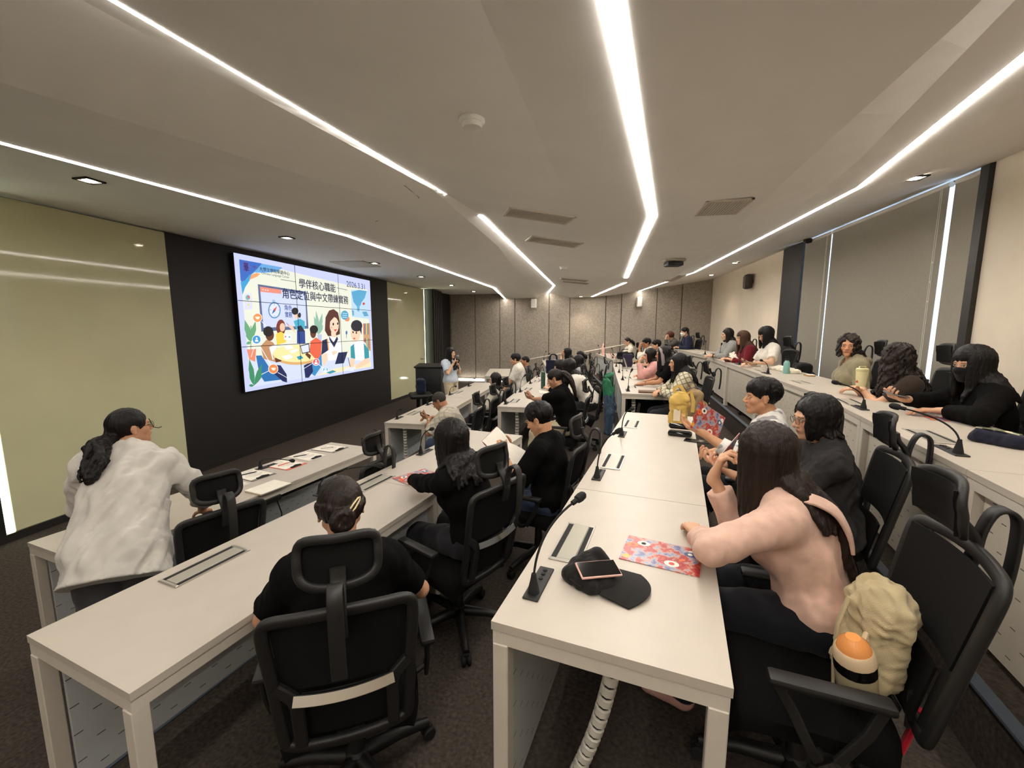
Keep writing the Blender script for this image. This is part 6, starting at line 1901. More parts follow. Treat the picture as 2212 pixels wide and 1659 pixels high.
 (7,(96,52,42),[(.542,.569),(.575,.636),(.615,.653),(.653,.621),(.664,.533),(.659,.409),(.613,.391),(.553,.393),(.53,.446)]),
 (8,(248,216,192),[(.653,.495),(.648,.464),(.638,.438),(.623,.421),(.607,.415),(.593,.422),(.581,.44),(.574,.465),(.572,.495),(.577,.525),(.587,.551),(.601,.569),(.616,.575),(.631,.569),(.644,.552),(.651,.526)]),
 (9,(96,52,42),[(.563,.57),(.613,.634),(.66,.563),(.652,.533),(.624,.586),(.578,.532),(.568,.436),(.551,.436)]),
 (8,(246,214,190),[(.581,.431),(.624,.43),(.623,.371),(.582,.373)]),
 (9,(244,245,250),[(.527,.366),(.57,.388),(.657,.369),(.671,.252),(.629,.154),(.54,.157)]),
 (10,(38,50,86),[(.502,.352),(.542,.368),(.547,.257),(.49,.221)]),
 (10,(38,50,86),[(.56,.393),(.597,.328),(.631,.387),(.64,.36),(.6,.279),(.564,.354)]),
 (10,(240,176,112),[(.542,.368),(.552,.371),(.556,.264),(.547,.257)]),
 (10,(248,216,192),[(.49,.221),(.536,.235),(.542,.169),(.504,.105),(.491,.157)]),
 (11,(38,50,92),[(.635,.226),(.722,.226),(.68,.113),(.598,.115)]),
 (12,(248,216,192),[(.574,.242),(.618,.247),(.62,.222),(.585,.202)]),
 (10,(40,30,30),[(.611,.507),(.61,.502),(.608,.498),(.606,.495),(.603,.494),(.601,.495),(.598,.498),(.597,.502),(.597,.507),(.598,.512),(.599,.516),(.602,.519),(.605,.52),(.607,.519),(.609,.516),(.611,.512)]),
 (10,(40,30,30),[(.649,.513),(.649,.509),(.647,.505),(.645,.502),(.642,.501),(.64,.502),(.638,.505),(.637,.508),(.637,.513),(.637,.517),(.639,.521),(.641,.524),(.644,.525),(.646,.524),(.648,.521),(.649,.518)]),
 (10,(214,90,84),[(.604,.455),(.635,.458),(.619,.433)]),
 (10,(240,176,160),[(.596,.474),(.595,.47),(.593,.467),(.59,.465),(.587,.464),(.584,.465),(.581,.467),(.579,.47),(.579,.474),(.58,.478),(.582,.481),(.585,.483),(.588,.484),(.591,.483),(.594,.481),(.596,.478)]),
 (10,(240,176,160),[(.653,.475),(.652,.473),(.65,.471),(.648,.469),(.646,.469),(.644,.469),(.642,.471),(.64,.473),(.64,.476),(.641,.478),(.642,.48),(.644,.482),(.647,.482),(.649,.482),(.651,.48),(.652,.478)]),
 (5,(82,170,206),[(.75,.601),(.747,.583),(.738,.567),(.725,.557),(.711,.553),(.698,.556),(.687,.566),(.68,.58),(.678,.598),(.682,.616),(.69,.631),(.703,.642),(.716,.646),(.73,.643),(.741,.634),(.749,.619)]),
 (4,(232,152,112),[(.76,.563),(.758,.553),(.752,.544),(.743,.538),(.733,.536),(.724,.538),(.716,.544),(.711,.552),(.71,.562),(.712,.572),(.718,.581),(.727,.587),(.736,.589),(.746,.587),(.754,.582),(.759,.573)]),
 (6,(230,240,250),[(.693,.616),(.737,.615),(.738,.62),(.694,.621)]),
 (6,(230,240,250),[(.692,.596),(.736,.595),(.737,.6),(.693,.601)]),
 (6,(230,240,250),[(.691,.576),(.735,.574),(.736,.579),(.691,.581)]),
 (5,(62,112,172),[(.731,.422),(.73,.414),(.728,.407),(.725,.403),(.721,.401),(.718,.403),(.715,.408),(.714,.414),(.714,.422),(.715,.43),(.717,.436),(.72,.441),(.723,.442),(.727,.441),(.729,.436),(.731,.429)]),
 (5,(62,112,172),[(.719,.401),(.718,.366),(.722,.366),(.723,.401)]),
 (5,(206,166,126),[(.899,.515),(.975,.526),(.974,.211),(.892,.225)]),
 (6,(214,90,70),[(.903,.52),(.913,.521),(.909,.4),(.899,.397)]),
 (6,(214,90,70),[(.901,.356),(.911,.357),(.907,.245),(.897,.243)]),
 (6,(70,130,170),[(.916,.52),(.926,.522),(.922,.399),(.912,.396)]),
 (6,(70,130,170),[(.914,.355),(.924,.356),(.921,.244),(.91,.242)]),
 (6,(240,200,120),[(.93,.52),(.94,.522),(.936,.399),(.925,.396)]),
 (6,(240,200,120),[(.928,.355),(.938,.355),(.934,.243),(.924,.24)]),
 (6,(90,160,150),[(.943,.521),(.953,.522),(.949,.398),(.939,.395)]),
 (6,(90,160,150),[(.941,.354),(.951,.355),(.948,.241),(.937,.239)]),
 (6,(200,120,90),[(.957,.521),(.967,.522),(.963,.398),(.952,.395)]),
 (6,(200,120,90),[(.955,.353),(.965,.354),(.962,.24),(.951,.238)]),
 (8,(242,246,250),[(.762,.295),(.842,.338),(.916,.306),(.933,.148),(.894,.108),(.769,.135)]),
 (9,(62,160,172),[(.754,.275),(.79,.304),(.796,.142),(.75,.158)]),
 (9,(62,160,172),[(.894,.307),(.948,.225),(.949,.134),(.896,.128)]),
 (8,(248,212,184),[(.865,.412),(.859,.378),(.846,.35),(.828,.332),(.808,.327),(.788,.335),(.773,.354),(.764,.383),(.762,.415),(.767,.448),(.78,.475),(.797,.494),(.817,.5),(.836,.494),(.852,.475),(.862,.446)]),
 (9,(36,40,56),[(.888,.493),(.882,.469),(.868,.449),(.847,.436),(.824,.432),(.801,.437),(.783,.45),(.771,.47),(.768,.493),(.774,.516),(.787,.536),(.807,.549),(.83,.555),(.853,.55),(.872,.537),(.885,.517)]),
 (9,(36,40,56),[(.774,.504),(.882,.504),(.875,.396),(.86,.439),(.828,.472),(.778,.451)]),
 (10,(40,30,30),[(.793,.425),(.793,.421),(.791,.417),(.789,.414),(.786,.414),(.783,.415),(.781,.417),(.78,.421),(.779,.425),(.78,.43),(.782,.433),(.784,.436),(.787,.437),(.79,.436),(.792,.433),(.793,.429)]),
 (10,(40,30,30),[(.827,.419),(.826,.414),(.824,.41),(.822,.408),(.819,.407),(.816,.408),(.814,.411),(.813,.415),(.813,.419),(.813,.424),(.815,.427),(.818,.43),(.82,.431),(.823,.43),(.825,.427),(.827,.423)]),
 (10,(214,90,84),[(.783,.368),(.812,.361),(.792,.346)]),
 (10,(248,212,184),[(.75,.16),(.792,.142),(.774,.049),(.725,.068)]),
 (10,(248,212,184),[(.896,.128),(.949,.134),(.952,.075),(.804,.033),(.794,.069)]),
 (7,(244,232,190),[(.444,.034),(.595,.072),(.968,.086),(.968,.029),(.516,.03)]),
 (11,(230,234,250),[(.696,.062),(.795,.058),(.773,.017),(.68,.036)]),
 (11,(70,160,180),[(.517,.047),(.577,.06),(.607,.04),(.55,.029)]),
 (12,(60,90,150),[(.72,.164),(.737,.067),(.743,.068),(.726,.164)]),
 (12,(248,248,252),[(.117,.548),(.114,.534),(.108,.522),(.099,.514),(.089,.512),(.08,.514),(.072,.522),(.067,.533),(.066,.547),(.069,.56),(.075,.572),(.084,.58),(.093,.583),(.103,.581),(.111,.573),(.116,.562)]),
 (13,(238,162,92),[(.114,.548),(.111,.536),(.106,.525),(.098,.518),(.089,.515),(.081,.518),(.074,.524),(.07,.535),(.069,.547),(.071,.559),(.077,.569),(.084,.576),(.093,.579),(.102,.577),(.109,.57),(.113,.56)]),
 (14,(248,240,230),[(.078,.553),(.09,.556),(.106,.555),(.098,.537),(.087,.535)]),
 (12,(248,248,252),[(.102,.382),(.099,.369),(.093,.358),(.085,.351),(.076,.35),(.067,.353),(.059,.361),(.055,.372),(.054,.385),(.057,.398),(.062,.409),(.07,.416),(.08,.418),(.089,.415),(.096,.407),(.101,.396)]),
 (13,(72,162,216),[(.099,.383),(.097,.371),(.091,.361),(.084,.355),(.076,.353),(.068,.356),(.061,.363),(.058,.373),(.057,.385),(.059,.397),(.064,.406),(.071,.412),(.079,.414),(.087,.412),(.094,.405),(.098,.394)]),
 (14,(248,248,252),[(.083,.393),(.082,.39),(.081,.388),(.08,.387),(.078,.386),(.076,.387),(.075,.388),(.074,.391),(.073,.393),(.074,.396),(.075,.398),(.077,.399),(.079,.4),(.08,.399),(.082,.398),(.083,.395)]),
 (14,(248,248,252),[(.067,.368),(.071,.383),(.084,.382),(.086,.366)]),
 (12,(248,248,252),[(.186,.141),(.183,.126),(.176,.114),(.166,.107),(.154,.106),(.144,.111),(.135,.122),(.129,.136),(.128,.151),(.131,.166),(.138,.178),(.148,.185),(.159,.186),(.17,.181),(.179,.171),(.185,.157)]),
 (13,(238,150,90),[(.183,.141),(.18,.128),(.174,.117),(.165,.111),(.155,.11),(.145,.115),(.137,.124),(.132,.137),(.131,.151),(.134,.164),(.14,.175),(.149,.181),(.159,.182),(.169,.178),(.177,.168),(.182,.156)]),
 (14,(248,240,230),[(.142,.155),(.155,.156),(.173,.151),(.164,.133),(.153,.134)]),
 (12,(248,248,252),[(.472,.155),(.469,.142),(.463,.132),(.453,.126),(.442,.125),(.431,.13),(.423,.139),(.417,.15),(.416,.164),(.419,.176),(.425,.186),(.435,.192),(.446,.193),(.456,.189),(.465,.181),(.471,.169)]),
 (13,(228,112,112),[(.468,.156),(.466,.145),(.46,.136),(.452,.131),(.442,.13),(.433,.134),(.425,.141),(.421,.152),(.42,.163),(.422,.174),(.428,.183),(.436,.188),(.445,.189),(.455,.185),(.462,.178),(.467,.167)]),
 (14,(248,248,252),[(.451,.169),(.451,.166),(.449,.164),(.447,.162),(.444,.162),(.441,.163),(.439,.165),(.438,.168),(.437,.171),(.438,.174),(.44,.177),(.442,.178),(.445,.179),(.447,.178),(.45,.176),(.451,.173)]),
 (14,(248,248,252),[(.429,.141),(.434,.159),(.453,.156),(.456,.137)]),
 (12,(248,248,252),[(.54,.07),(.538,.059),(.531,.051),(.523,.046),(.513,.045),(.503,.05),(.496,.057),(.491,.068),(.49,.079),(.492,.09),(.498,.099),(.507,.104),(.516,.104),(.526,.1),(.534,.093),(.539,.082)]),
 (13,(150,200,230),[(.536,.071),(.534,.062),(.529,.055),(.522,.05),(.513,.05),(.505,.054),(.499,.06),(.495,.069),(.494,.079),(.496,.088),(.501,.095),(.508,.099),(.516,.1),(.524,.096),(.531,.09),(.535,.081)]),
 (14,(248,248,252),[(.523,.085),(.522,.082),(.52,.079),(.518,.078),(.515,.078),(.512,.079),(.51,.081),(.508,.084),(.508,.088),(.509,.091),(.51,.093),(.513,.095),(.516,.095),(.519,.094),(.521,.091),(.522,.088)]),
 (14,(248,248,252),[(.499,.057),(.505,.075),(.524,.071),(.528,.051)]),
 (11,(248,248,252),[(.095,.324),(.143,.184),(.146,.185),(.098,.326)]),
 (11,(248,248,252),[(.09,.113),(.131,.133),(.13,.137),(.089,.117)]),
 (11,(248,248,252),[(.181,.111),(.246,.046),(.247,.049),(.183,.114)]),
 (11,(248,248,252),[(.464,.131),(.5,.085),(.503,.088),(.467,.134)]),
 (11,(248,248,252),[(.111,.519),(.133,.485),(.135,.488),(.113,.522)]),
 (11,(248,248,252),[(.353,.113),(.421,.152),(.42,.156),(.352,.117)]),
 (11,(248,248,252),[(.043,.253),(.07,.349),(.067,.351),(.041,.255)]),
]
SLIDE_TEXT = [
 ('學伴核心職能', (52, 56, 84), 0.357, 0.815, 0.639, 0.895),
 ('角色定位與中文帶練實務', (52, 56, 84), 0.243, 0.712, 0.753, 0.795),
 ('2026.3.31', (52, 56, 84), 0.744, 0.891, 0.933, 0.947),
 ('中', (120, 60, 120), 0.089, 0.911, 0.106, 0.935),
 ('大學文學院華語中心', (60, 76, 96), 0.122, 0.903, 0.297, 0.934),
 ('Chinese Language Center', (60, 76, 96), 0.131, 0.874, 0.295, 0.898),
 ('角色', (70, 96, 150), 0.25, 0.616, 0.298, 0.66),
 ('實務', (70, 96, 150), 0.251, 0.557, 0.296, 0.605),
 ('華', (70, 44, 110), 0.042, 0.88, 0.066, 0.944),
]
VY0, VY1, VZ0, VZ1 = 5.60, 9.53, 1.035, 3.185
SX = WX + 0.075
vw = thing('video_wall', 'large lit screen of nine joined panels showing a lecture slide', 'screen', (SX, (VY0 + VY1) / 2, (VZ0 + VZ1) / 2))
VW, VH = VY1 - VY0, VZ1 - VZ0
for i in range(3):
    for j in range(3):
        mb = MB(); mb.box((-0.03, (i - 1) * VW / 3, (j - 1) * VH / 3), (0.055, VW / 3 - 0.003, VH / 3 - 0.003), None, 0.002)
        mb.build('display_panel', M_PLASTIC, vw)
mb = MB()
def lc(c): return tuple(v ** 1.12 for v in lin(c))
def slide_pt(u, v, l): return (0.0006 * l + 0.0008, (u - 0.5) * VW, (v - 0.5) * VH)
for n_, (l, c, pts) in enumerate(SLIDE):
    l = l + n_ * .006
    pts = [(min(max(u, 0.001), .999), min(max(v, .001), .999)) for u, v in pts]
    area = sum(a[0] * b[1] - b[0] * a[1] for a, b in zip(pts, pts[1:] + pts[:1]))
    mb.col = lc(c)
    mb.raw([slide_pt(u, v, l) for u, v in pts], [list(range(len(pts)))])
mb.build('slide_picture', attr_mat('slide_glow', 0.35, emit=SCREEN_EMIT), vw)
for t, c, u0, v0, u1, v1 in SLIDE_TEXT:
    cu = bpy.data.curves.new('slide_text', 'FONT'); cu.body = t; cu.size = 1.0
    ob = bpy.data.objects.new('slide_text_tmp', cu); COL.objects.link(ob)
    bpy.context.view_layer.update()
    me = bpy.data.meshes.new_from_object(ob.evaluated_get(bpy.context.evaluated_depsgraph_get()))
    bpy.data.objects.remove(ob)
    n = len(me.vertices)
    if n == 0: continue
    co = np.zeros(n * 3); me.vertices.foreach_get('co', co); co = co.reshape(-1, 3)
    a, b = co.min(0), co.max(0)
    q = np.zeros_like(co)
    q[:, 0] = 0.0008 + 0.0006 * 16
    q[:, 1] = ((co[:, 0] - a[0]) / (b[0] - a[0]) * (u1 - u0) + u0 - .5) * VW
    q[:, 2] = ((co[:, 1] - a[1]) / max(b[1] - a[1], 1e-6) * (v1 - v0) + v0 - .5) * VH
    me.vertices.foreach_set('co', q.ravel()); me.update()
    bm = bmesh.new(); bm.from_mesh(me); sh = (v1 - v0) * VH * .022
    if len(t) < 24 and ord(t[0]) > 999:       # bold weight: two shifted copies
        src = list(bm.verts) + list(bm.edges) + list(bm.faces)
        for k in (-1, 1):
            dd = bmesh.ops.duplicate(bm, geom=src)['geom']
            for v in dd:
                if isinstance(v, bmesh.types.BMVert): v.co.y += k * sh; v.co.x += .0004 * k; v.co.z += k * sh * .4
    bm.to_mesh(me); bm.free()
    me.materials.clear(); me.materials.append(emit_mat('slide_ink_%d_%d_%d' % c, lc(c), SCREEN_EMIT))
    bpy.data.materials['slide_ink_%d_%d_%d' % c].node_tree.nodes['Principled BSDF'].inputs['Base Color'].default_value = (.01, .01, .01, 1)
    put('slide_text', me, vw)
mb = MB()
for k in (-1, 1):
    mb.box((0.012, k * VW / 6, 0), (0.003, 0.009, VH)); mb.box((0.012, 0, k * VH / 6), (0.003, VW, 0.009))
mb.build('bezel', M_RUBBER, vw)

# ------------------------------------------------------------------ things on the desks
def axes(ux, uy):
    ux = Vector(ux).normalized(); uy = Vector(uy); uy = (uy - ux * uy.dot(ux)).normalized(); uz = ux.cross(uy)
    return Matrix((ux, uy, uz)).transposed()
def slab(mb, c, R, size, r=0.0):
    vs, fs = bev_unit(size[0], size[1], size[2], r, 2 if r else 1)
    mb.raw([Vector(c) + R @ v for v in vs], fs)
def at_obj(o, loc, R=None):
    M = Matrix.Translation(Vector(loc))
    if R is not None: M = M @ R.to_4x4()
    o.matrix_world = M
    return o
def rz3(deg): return Matrix.Rotation(math.radians(deg), 3, 'Z')

def cover_mat():
    m = bpy.data.materials.new('booklet_cover_print'); m.use_nodes = True
    nt = m.node_tree; N, L = nt.nodes, nt.links; b = N['Principled BSDF']; b.inputs['Roughness'].default_value = .35
    tc = N.new('ShaderNodeTexCoord')
    n = N.new('ShaderNodeTexNoise'); n.inputs['Scale'].default_value = 19; n.inputs['Detail'].default_value = 5; n.inputs['Roughness'].default_value = .62; n.inputs['Distortion'].default_value = .25
    L.new(tc.outputs['Object'], n.inputs['Vector'])
    r = N.new('ShaderNodeValToRGB'); e = r.color_ramp.elements
    e[0].position = .28; e[0].color = (*lin((84, 60, 110)), 1); e[1].position = .75; e[1].color = (*lin((214, 150, 60)), 1)
    for p, c in ((.37, (92, 92, 140)), (.44, (150, 156, 180)), (.48, (190, 150, 130)), (.52, (184, 66, 56)), (.59, (150, 34, 52)), (.66, (214, 96, 46))):
        k = e.new(p); k.color = (*lin(c), 1)
    L.new(n.outputs['Fac'], r.inputs['Fac'])
    v = N.new('ShaderNodeTexVoronoi'); v.inputs['Scale'].default_value = 17; L.new(tc.outputs['Object'], v.inputs['Vector'])
    lt = N.new('ShaderNodeMath'); lt.operation = 'LESS_THAN'; lt.inputs[1].default_value = .27; L.new(v.outputs['Distance'], lt.inputs[0])
    sel = N.new('ShaderNodeSeparateColor'); L.new(v.outputs['Color'], sel.inputs[0])
    g = N.new('ShaderNodeMath'); g.operation = 'GREATER_THAN'; g.inputs[1].default_value = .62; L.new(sel.outputs[0], g.inputs[0])
    mu = N.new('ShaderNodeMath'); mu.operation = 'MULTIPLY'; L.new(lt.outputs[0], mu.inputs[0]); L.new(g.outputs[0], mu.inputs[1])
    r2 = N.new('ShaderNodeValToRGB'); r2.color_ramp.interpolation = 'CONSTANT'
    r2.color_ramp.elements[0].color = (*lin((232, 226, 220)), 1); r2.color_ramp.elements[1].position = .4; r2.color_ramp.elements[1].color = (*lin((222, 70, 40)), 1)
    k = r2.color_ramp.elements.new(.7); k.color = (*lin((236, 160, 50)), 1)
    L.new(sel.outputs[1], r2.inputs['Fac'])
    mx = N.new('ShaderNodeMix'); mx.data_type = 'RGBA'; L.new(mu.outputs[0], mx.inputs['Factor']); L.new(r.outputs[0], mx.inputs['A']); L.new(r2.outputs[0], mx.inputs['B'])
    L.new(mx.outputs['Result'], b.inputs['Base Color'])
    return m
M_COVER = cover_mat()
def booklet(label, c, ux, uy, w=.29, h=.205, open_deg=None, prints=True):
    """closed (or open) colourful booklet, ux along its long edge; cover side is +normal"""
    R = axes(ux, uy)
    t = tag(at_obj(bpy.data.objects.new('booklet', None), c, R), label, 'booklet', 'colourful booklets'); COL.objects.link(t); t.empty_display_size = .05
    if open_deg is None:
        mb = MB(); mb.box((0, 0, .0028), (w, h, .0012)); mb.build('cover', M_COVER, t)
        mb = MB(); mb.box((0, 0, .0012), (w - .003, h - .003, .0022)); mb.build('pages', M_PAPER, t)
        mb = MB(); mb.box((0, 0, -.0003), (w, h, .0006)); mb.build('back_cover', M_COVER, t)
        if prints:
            for x, y, r, c1, c2 in ((-.075, .055, .022, M_PAPER, M_RUBBER), (.045, -.055, .024, M_PAPER, mat('print_red', (206, 56, 44), .4)), (.105, .045, .020, mat('print_blue', (60, 84, 130), .4), M_PAPER), (-.115, .03, .02, mat('print_orange', (226, 116, 40), .4), mat('print_red', (206, 56, 44)))):
                mb = MB(); mb.lathe([(0, .0034), (r, .0034), (r, .0038), (0, .0038)], 18, Matrix.Translation((x * w / .29, y * h / .205, 0)) @ Matrix.Diagonal((1.15, .9, 1, 1)))
                mb.build('printed_ball', c1, t)
                mb = MB(); mb.lathe([(0, .0038), (r * .45, .0038), (r * .45, .0041), (0, .0041)], 14, Matrix.Translation((x * w / .29, y * h / .205, 0)))
                mb.build('printed_mark', c2, t)
    else:
        for sgn in (-1, 1):
            A = Matrix.Rotation(sgn * math.radians(open_deg), 4, 'X')
            mb = MB(); vs, fs = bev_unit(w, h, .0012, 0, 1)
            mb.raw([A @ (v + Vector((0, sgn * h / 2, 0))) for v in vs], fs); mb.build('cover', M_COVER, t)
            mb = MB()
            mb.grid(lambda u, v: A @ Vector(((u - .5) * (w - .004), sgn * v * (h - .003), .002 + .012 * math.sin(v * PI) * (1 if sgn > 0 else .6))), 4, 8, (0, 0, -.001)); mb.build('pages', M_PAPER, t, 50)
    return t
ra = (0.176, 0.984, 0)
na = (-0.984, 0.176, 0)
booklet('colourful booklet lying flat on the near centre desk beside the cap', (.272, 1.655, 1.1505), (.285, -.075, 0), (.06, .2, 0))
booklet('colourful booklet on the back-row desk under the reaching hand', (2.32, 3.22, 1.4505), (.93, -.36, 0), (.36, .93, 0))
booklet('colourful booklet on the desk under the arm of the long-haired person in black', (-1.29, 2.80, .9505), (.5, .86, 0), (-.86, .5, 0))
booklet('colourful booklet held up by the man in the printed shirt', (.76, 3.03, 1.405), (.74, .45, -.50), (.33, .35, .80), .27, .2)
booklet('colourful booklet held by the woman in the charcoal denim jacket', (.705, 2.44, 1.335), (.50, .62, .30), (.1, -.45, .88), .27, .2)
booklet('open booklet read by the young man with the steel watch', (-.70, 3.10, 1.10), (.22, .93, .22), (-.75, .1, .6), .26, .17, open_deg=14)

def clipboard(label, c, deg, board, group='clipboards on the front desk'):
    t = thing('clipboard', label, 'clipboard', c, math.radians(deg), group)
    mb = MB(); mb.box((0, 0, .002), (.315, .225, .003), None, .001); mb.build('board', board, t)
    mb = MB()
    for k in range(3): mb.box((-.012, 0, .0042 + .0006 * k), (.275, .205, .0005), Matrix.Rotation(.012 * (k - 1), 3, 'Z'))
    mb.build('paper', M_PAPER, t)
    mb = MB()
    for k in range(9): mb.box((-.12 + .022 * k, .0, .0060), (.004, .15 - .04 * (k % 3), .0003))
    mb.build('printed_line', mat('grey_ink', (150, 146, 140), .8), t)
    mb = MB(); mb.box((.135, 0, .008), (.03, .11, .008), None, .003); mb.tube([(.14, -.05, .012), (.125, 0, .016), (.14, .05, .012)], .004, 6); mb.build('clip', M_RUBBER, t, 40)
    return t
M_BGREY = mat('grey_board', (120, 116, 110), .5); M_BPINK = mat('coral_board', (222, 110, 92), .5); M_BWHITE = mat('white_board', (214, 210, 200), .5)
clipboard('white clipboard nearest the empty chair, partly hidden by its headrest', (-3.00, 2.80, .75), -12, M_BWHITE)
clipboard('grey-edged clipboard under the first arching microphone', (-2.97, 3.06, .75), -14, M_BGREY)
clipboard('coral pink clipboard on the front desk', (-2.89, 3.36, .75), -10, M_BPINK)
clipboard('thin white clipboard between the coral one and the farthest', (-2.87, 3.64, .75), -13, M_BWHITE)
clipboard('grey clipboard farthest along the front desk', (-2.81, 3.93, .75), -9, M_BGREY)
for i, (x, y, a) in enumerate(((-3.02, 3.07, 60), (-2.90, 3.36, 75), (-2.93, 3.62, 50), (-2.84, 3.93, 40))):
    t = thing('pen', ['pen on the grey-edged clipboard', 'pen on the coral clipboard', 'pen on the thin white clipboard', 'pen on the farthest grey clipboard'][i], 'pen', (x, y, .760), math.radians(a), 'pens on the clipboards')
    mb = MB(); mb.tube([(-.065, 0, 0), (.045, 0, 0)], .0045, 8); mb.build('barrel', [M_PLASTIC2, M_BPINK, M_PLASTIC2, M_ALU][i], t, 40)
    mb = MB(); mb.tube([(.045, 0, 0), (.062, 0, -.001)], [.0045, .001], 8); mb.build('tip', M_RUBBER, t, 40)
t = thing('ring_binder', 'beige ring binder at the edge of the front desk', 'binder', (-2.60, 2.82, .75), math.radians(-12))
M_BEIGE = mat('beige_cover', (206, 192, 164), .6, bump=.05)
mb = MB(); mb.box((0, 0, .006), (.20, .27, .011), None, .002); mb.build('cover', M_BEIGE, t)
mb = MB(); mb.box((-.005, 0, .0125), (.196, .262, .002)); mb.build('top_sheet', M_PAPER, t)
mb = MB(); mb.tube([(.098, -.13, .010), (.098, .13, .010)], .006, 8); mb.build('spine', M_ALU, t, 40)
t = thing('power_strip', 'black power strip hanging under the edge of the front desk', 'power strip', (-2.58, 2.75, .665), math.radians(80))
mb = MB(); mb.box((0, 0, 0), (.26, .06, .045), None, .006); mb.build('housing', M_PLASTIC, t)
mb = MB(); mb.tube([(.1, 0, -.01), (.14, .0, -.15), (.15, .02, -.4), (.18, .03, -.655)], .005, 6); mb.build('power_cord', M_RUBBER, t, 40)

# cap with phone
capm = cloth('black_cap_cotton', (30, 28, 27), var=.2)
t = thing('baseball_cap', 'crumpled black baseball cap on the near centre desk', 'cap', (0.055, 1.415, 1.15), math.radians(-16))
def cap_crown(v):
    v.noise(.0035, .09, 11); v.noise(.0012, .035, 12); v.plane((0, 0, -1), (0, 0, .001))
blob('crown', [(ell((-.05, .0, .015), (.095, .085, .045)), 0), (rc((-.11, .02, .03), (-.06, .075, .055), .035, .028), .03), (rc((-.06, .075, .055), (-.015, .07, .035), .03, .02), .02), (rc((-.13, -.03, .02), (-.03, -.075, .022), .028, .024), .02)], .004, capm, t, post=cap_crown)
mb = MB()
mb.grid(lambda u, v: (.0 + .15 * v * math.cos((u - .5) * 1.7) + .0, (u - .5) * (.18 + .03 * v), .012 - .010 * v + .012 * math.cos((u - .5) * 3)), 14, 8, (0, 0, .004)); mb.build('brim', capm, t, 60)
mb = MB(); mb.tube([(-.135, -.03, .02), (-.10, -.07, .028), (-.06, -.085, .024)], .006, flat=(.022, .003), up=(0, 0, 1)); mb.build('strap', capm, t)
def phone(label, c, R, case, lens=False, size=(.075, .15), lit=False):
    t = tag(at_obj(bpy.data.objects.new('mobile_phone', None), c, R), label, 'phone', 'mobile phones'); COL.objects.link(t); t.empty_display_size = .05
    mb = MB(); mb.box((0, 0, 0), (size[0], size[1], .009), None, .004, 2); mb.build('case', case, t, 40)
    mb = MB(); mb.box((0, 0, .0047), (size[0] - .008, size[1] - .008, .001)); mb.build('glass', emit_mat('phone_screen_glow', (.7, .75, .85), .7) if lit else mat('dark_glass', (14, 14, 16), .08, var=0), t)
    return t
M_CASEP = mat('pale_pink_case', (224, 178, 168), .4, var=.03)
phone('phone in a pale pink case lying on the black cap', (.025, 1.40, 1.212), rz3(-66) @ Matrix.Rotation(-.05, 3, 'X') @ Matrix.Rotation(.22, 3, 'Y'), M_CASEP)
# glasses case, tablet, yellow bag on the centre desk
t = thing('glasses_case', 'open black glossy case on the centre desk', 'case', (.70, 3.64, 1.15), math.radians(-14))
M_GLOSSB = mat('glossy_black', (12, 12, 13), .12, var=.03)
mb = MB(); mb.box((0, 0, .022), (.19, .09, .042), None, .02, 3); mb.build('lower_shell', M_GLOSSB, t, 50)
mb = MB(); mb.box((0, .025, .075), (.185, .085, .045), Matrix.Rotation(-.35, 3, 'X'), .02, 3); mb.build('upper_shell', M_GLOSSB, t, 50)
mb = MB(); mb.box((0, -.038, .045), (.17, .012, .012), None, .004); mb.build('inner_tray', M_PLASTIC2, t)
phone('dark phone lying at the edge of the centre desk by the glossy case', (.80, 3.47, 1.157), rz3(68), M_PLASTIC2, size=(.08, .19))
M_YEL = cloth('mustard_canvas', (206, 172, 96), var=.12, scale=10)
t = thing('canvas_bag', 'mustard yellow canvas bag standing on the far end of the centre desk', 'bag', (.77, 4.13, 1.15), math.radians(-8))
def bagpost(v): v.noise(.010, .13, 4); v.noise(.004, .05, 5); v.plane((0, 0, -1), (0, 0, .0015))
blob('bag_body', [(rbx((0, 0, .12), (.078, .055, .13), .03), 0), (erc((0, 0, .2), (.015, 0, .285), .05, .030, 1.5, (1, 0, 0)), .05)], .006, M_YEL, t, post=bagpost)
mb = MB()
mb.tube([(-.03, 0, .27), (-.05, .01, .33), (.0, .02, .36), (.04, .01, .31), (.05, 0, .26)], .01, flat=(.03, .004), up=(0, 1, 0)); mb.tube([(.04, .0, .27), (.10, -.01, .31), (.125, -.02, .22), (.12, -.03, .12)], .01, flat=(.03, .004), up=(0, 1, 0)); mb.build('strap', M_YEL, t, 40)
mb = MB(); mb.box((-.015, -.062, .09), (.06, .006, .11), None, .001); mb.build('label_patch', mat('cream_label', (226, 214, 184), .7), t)
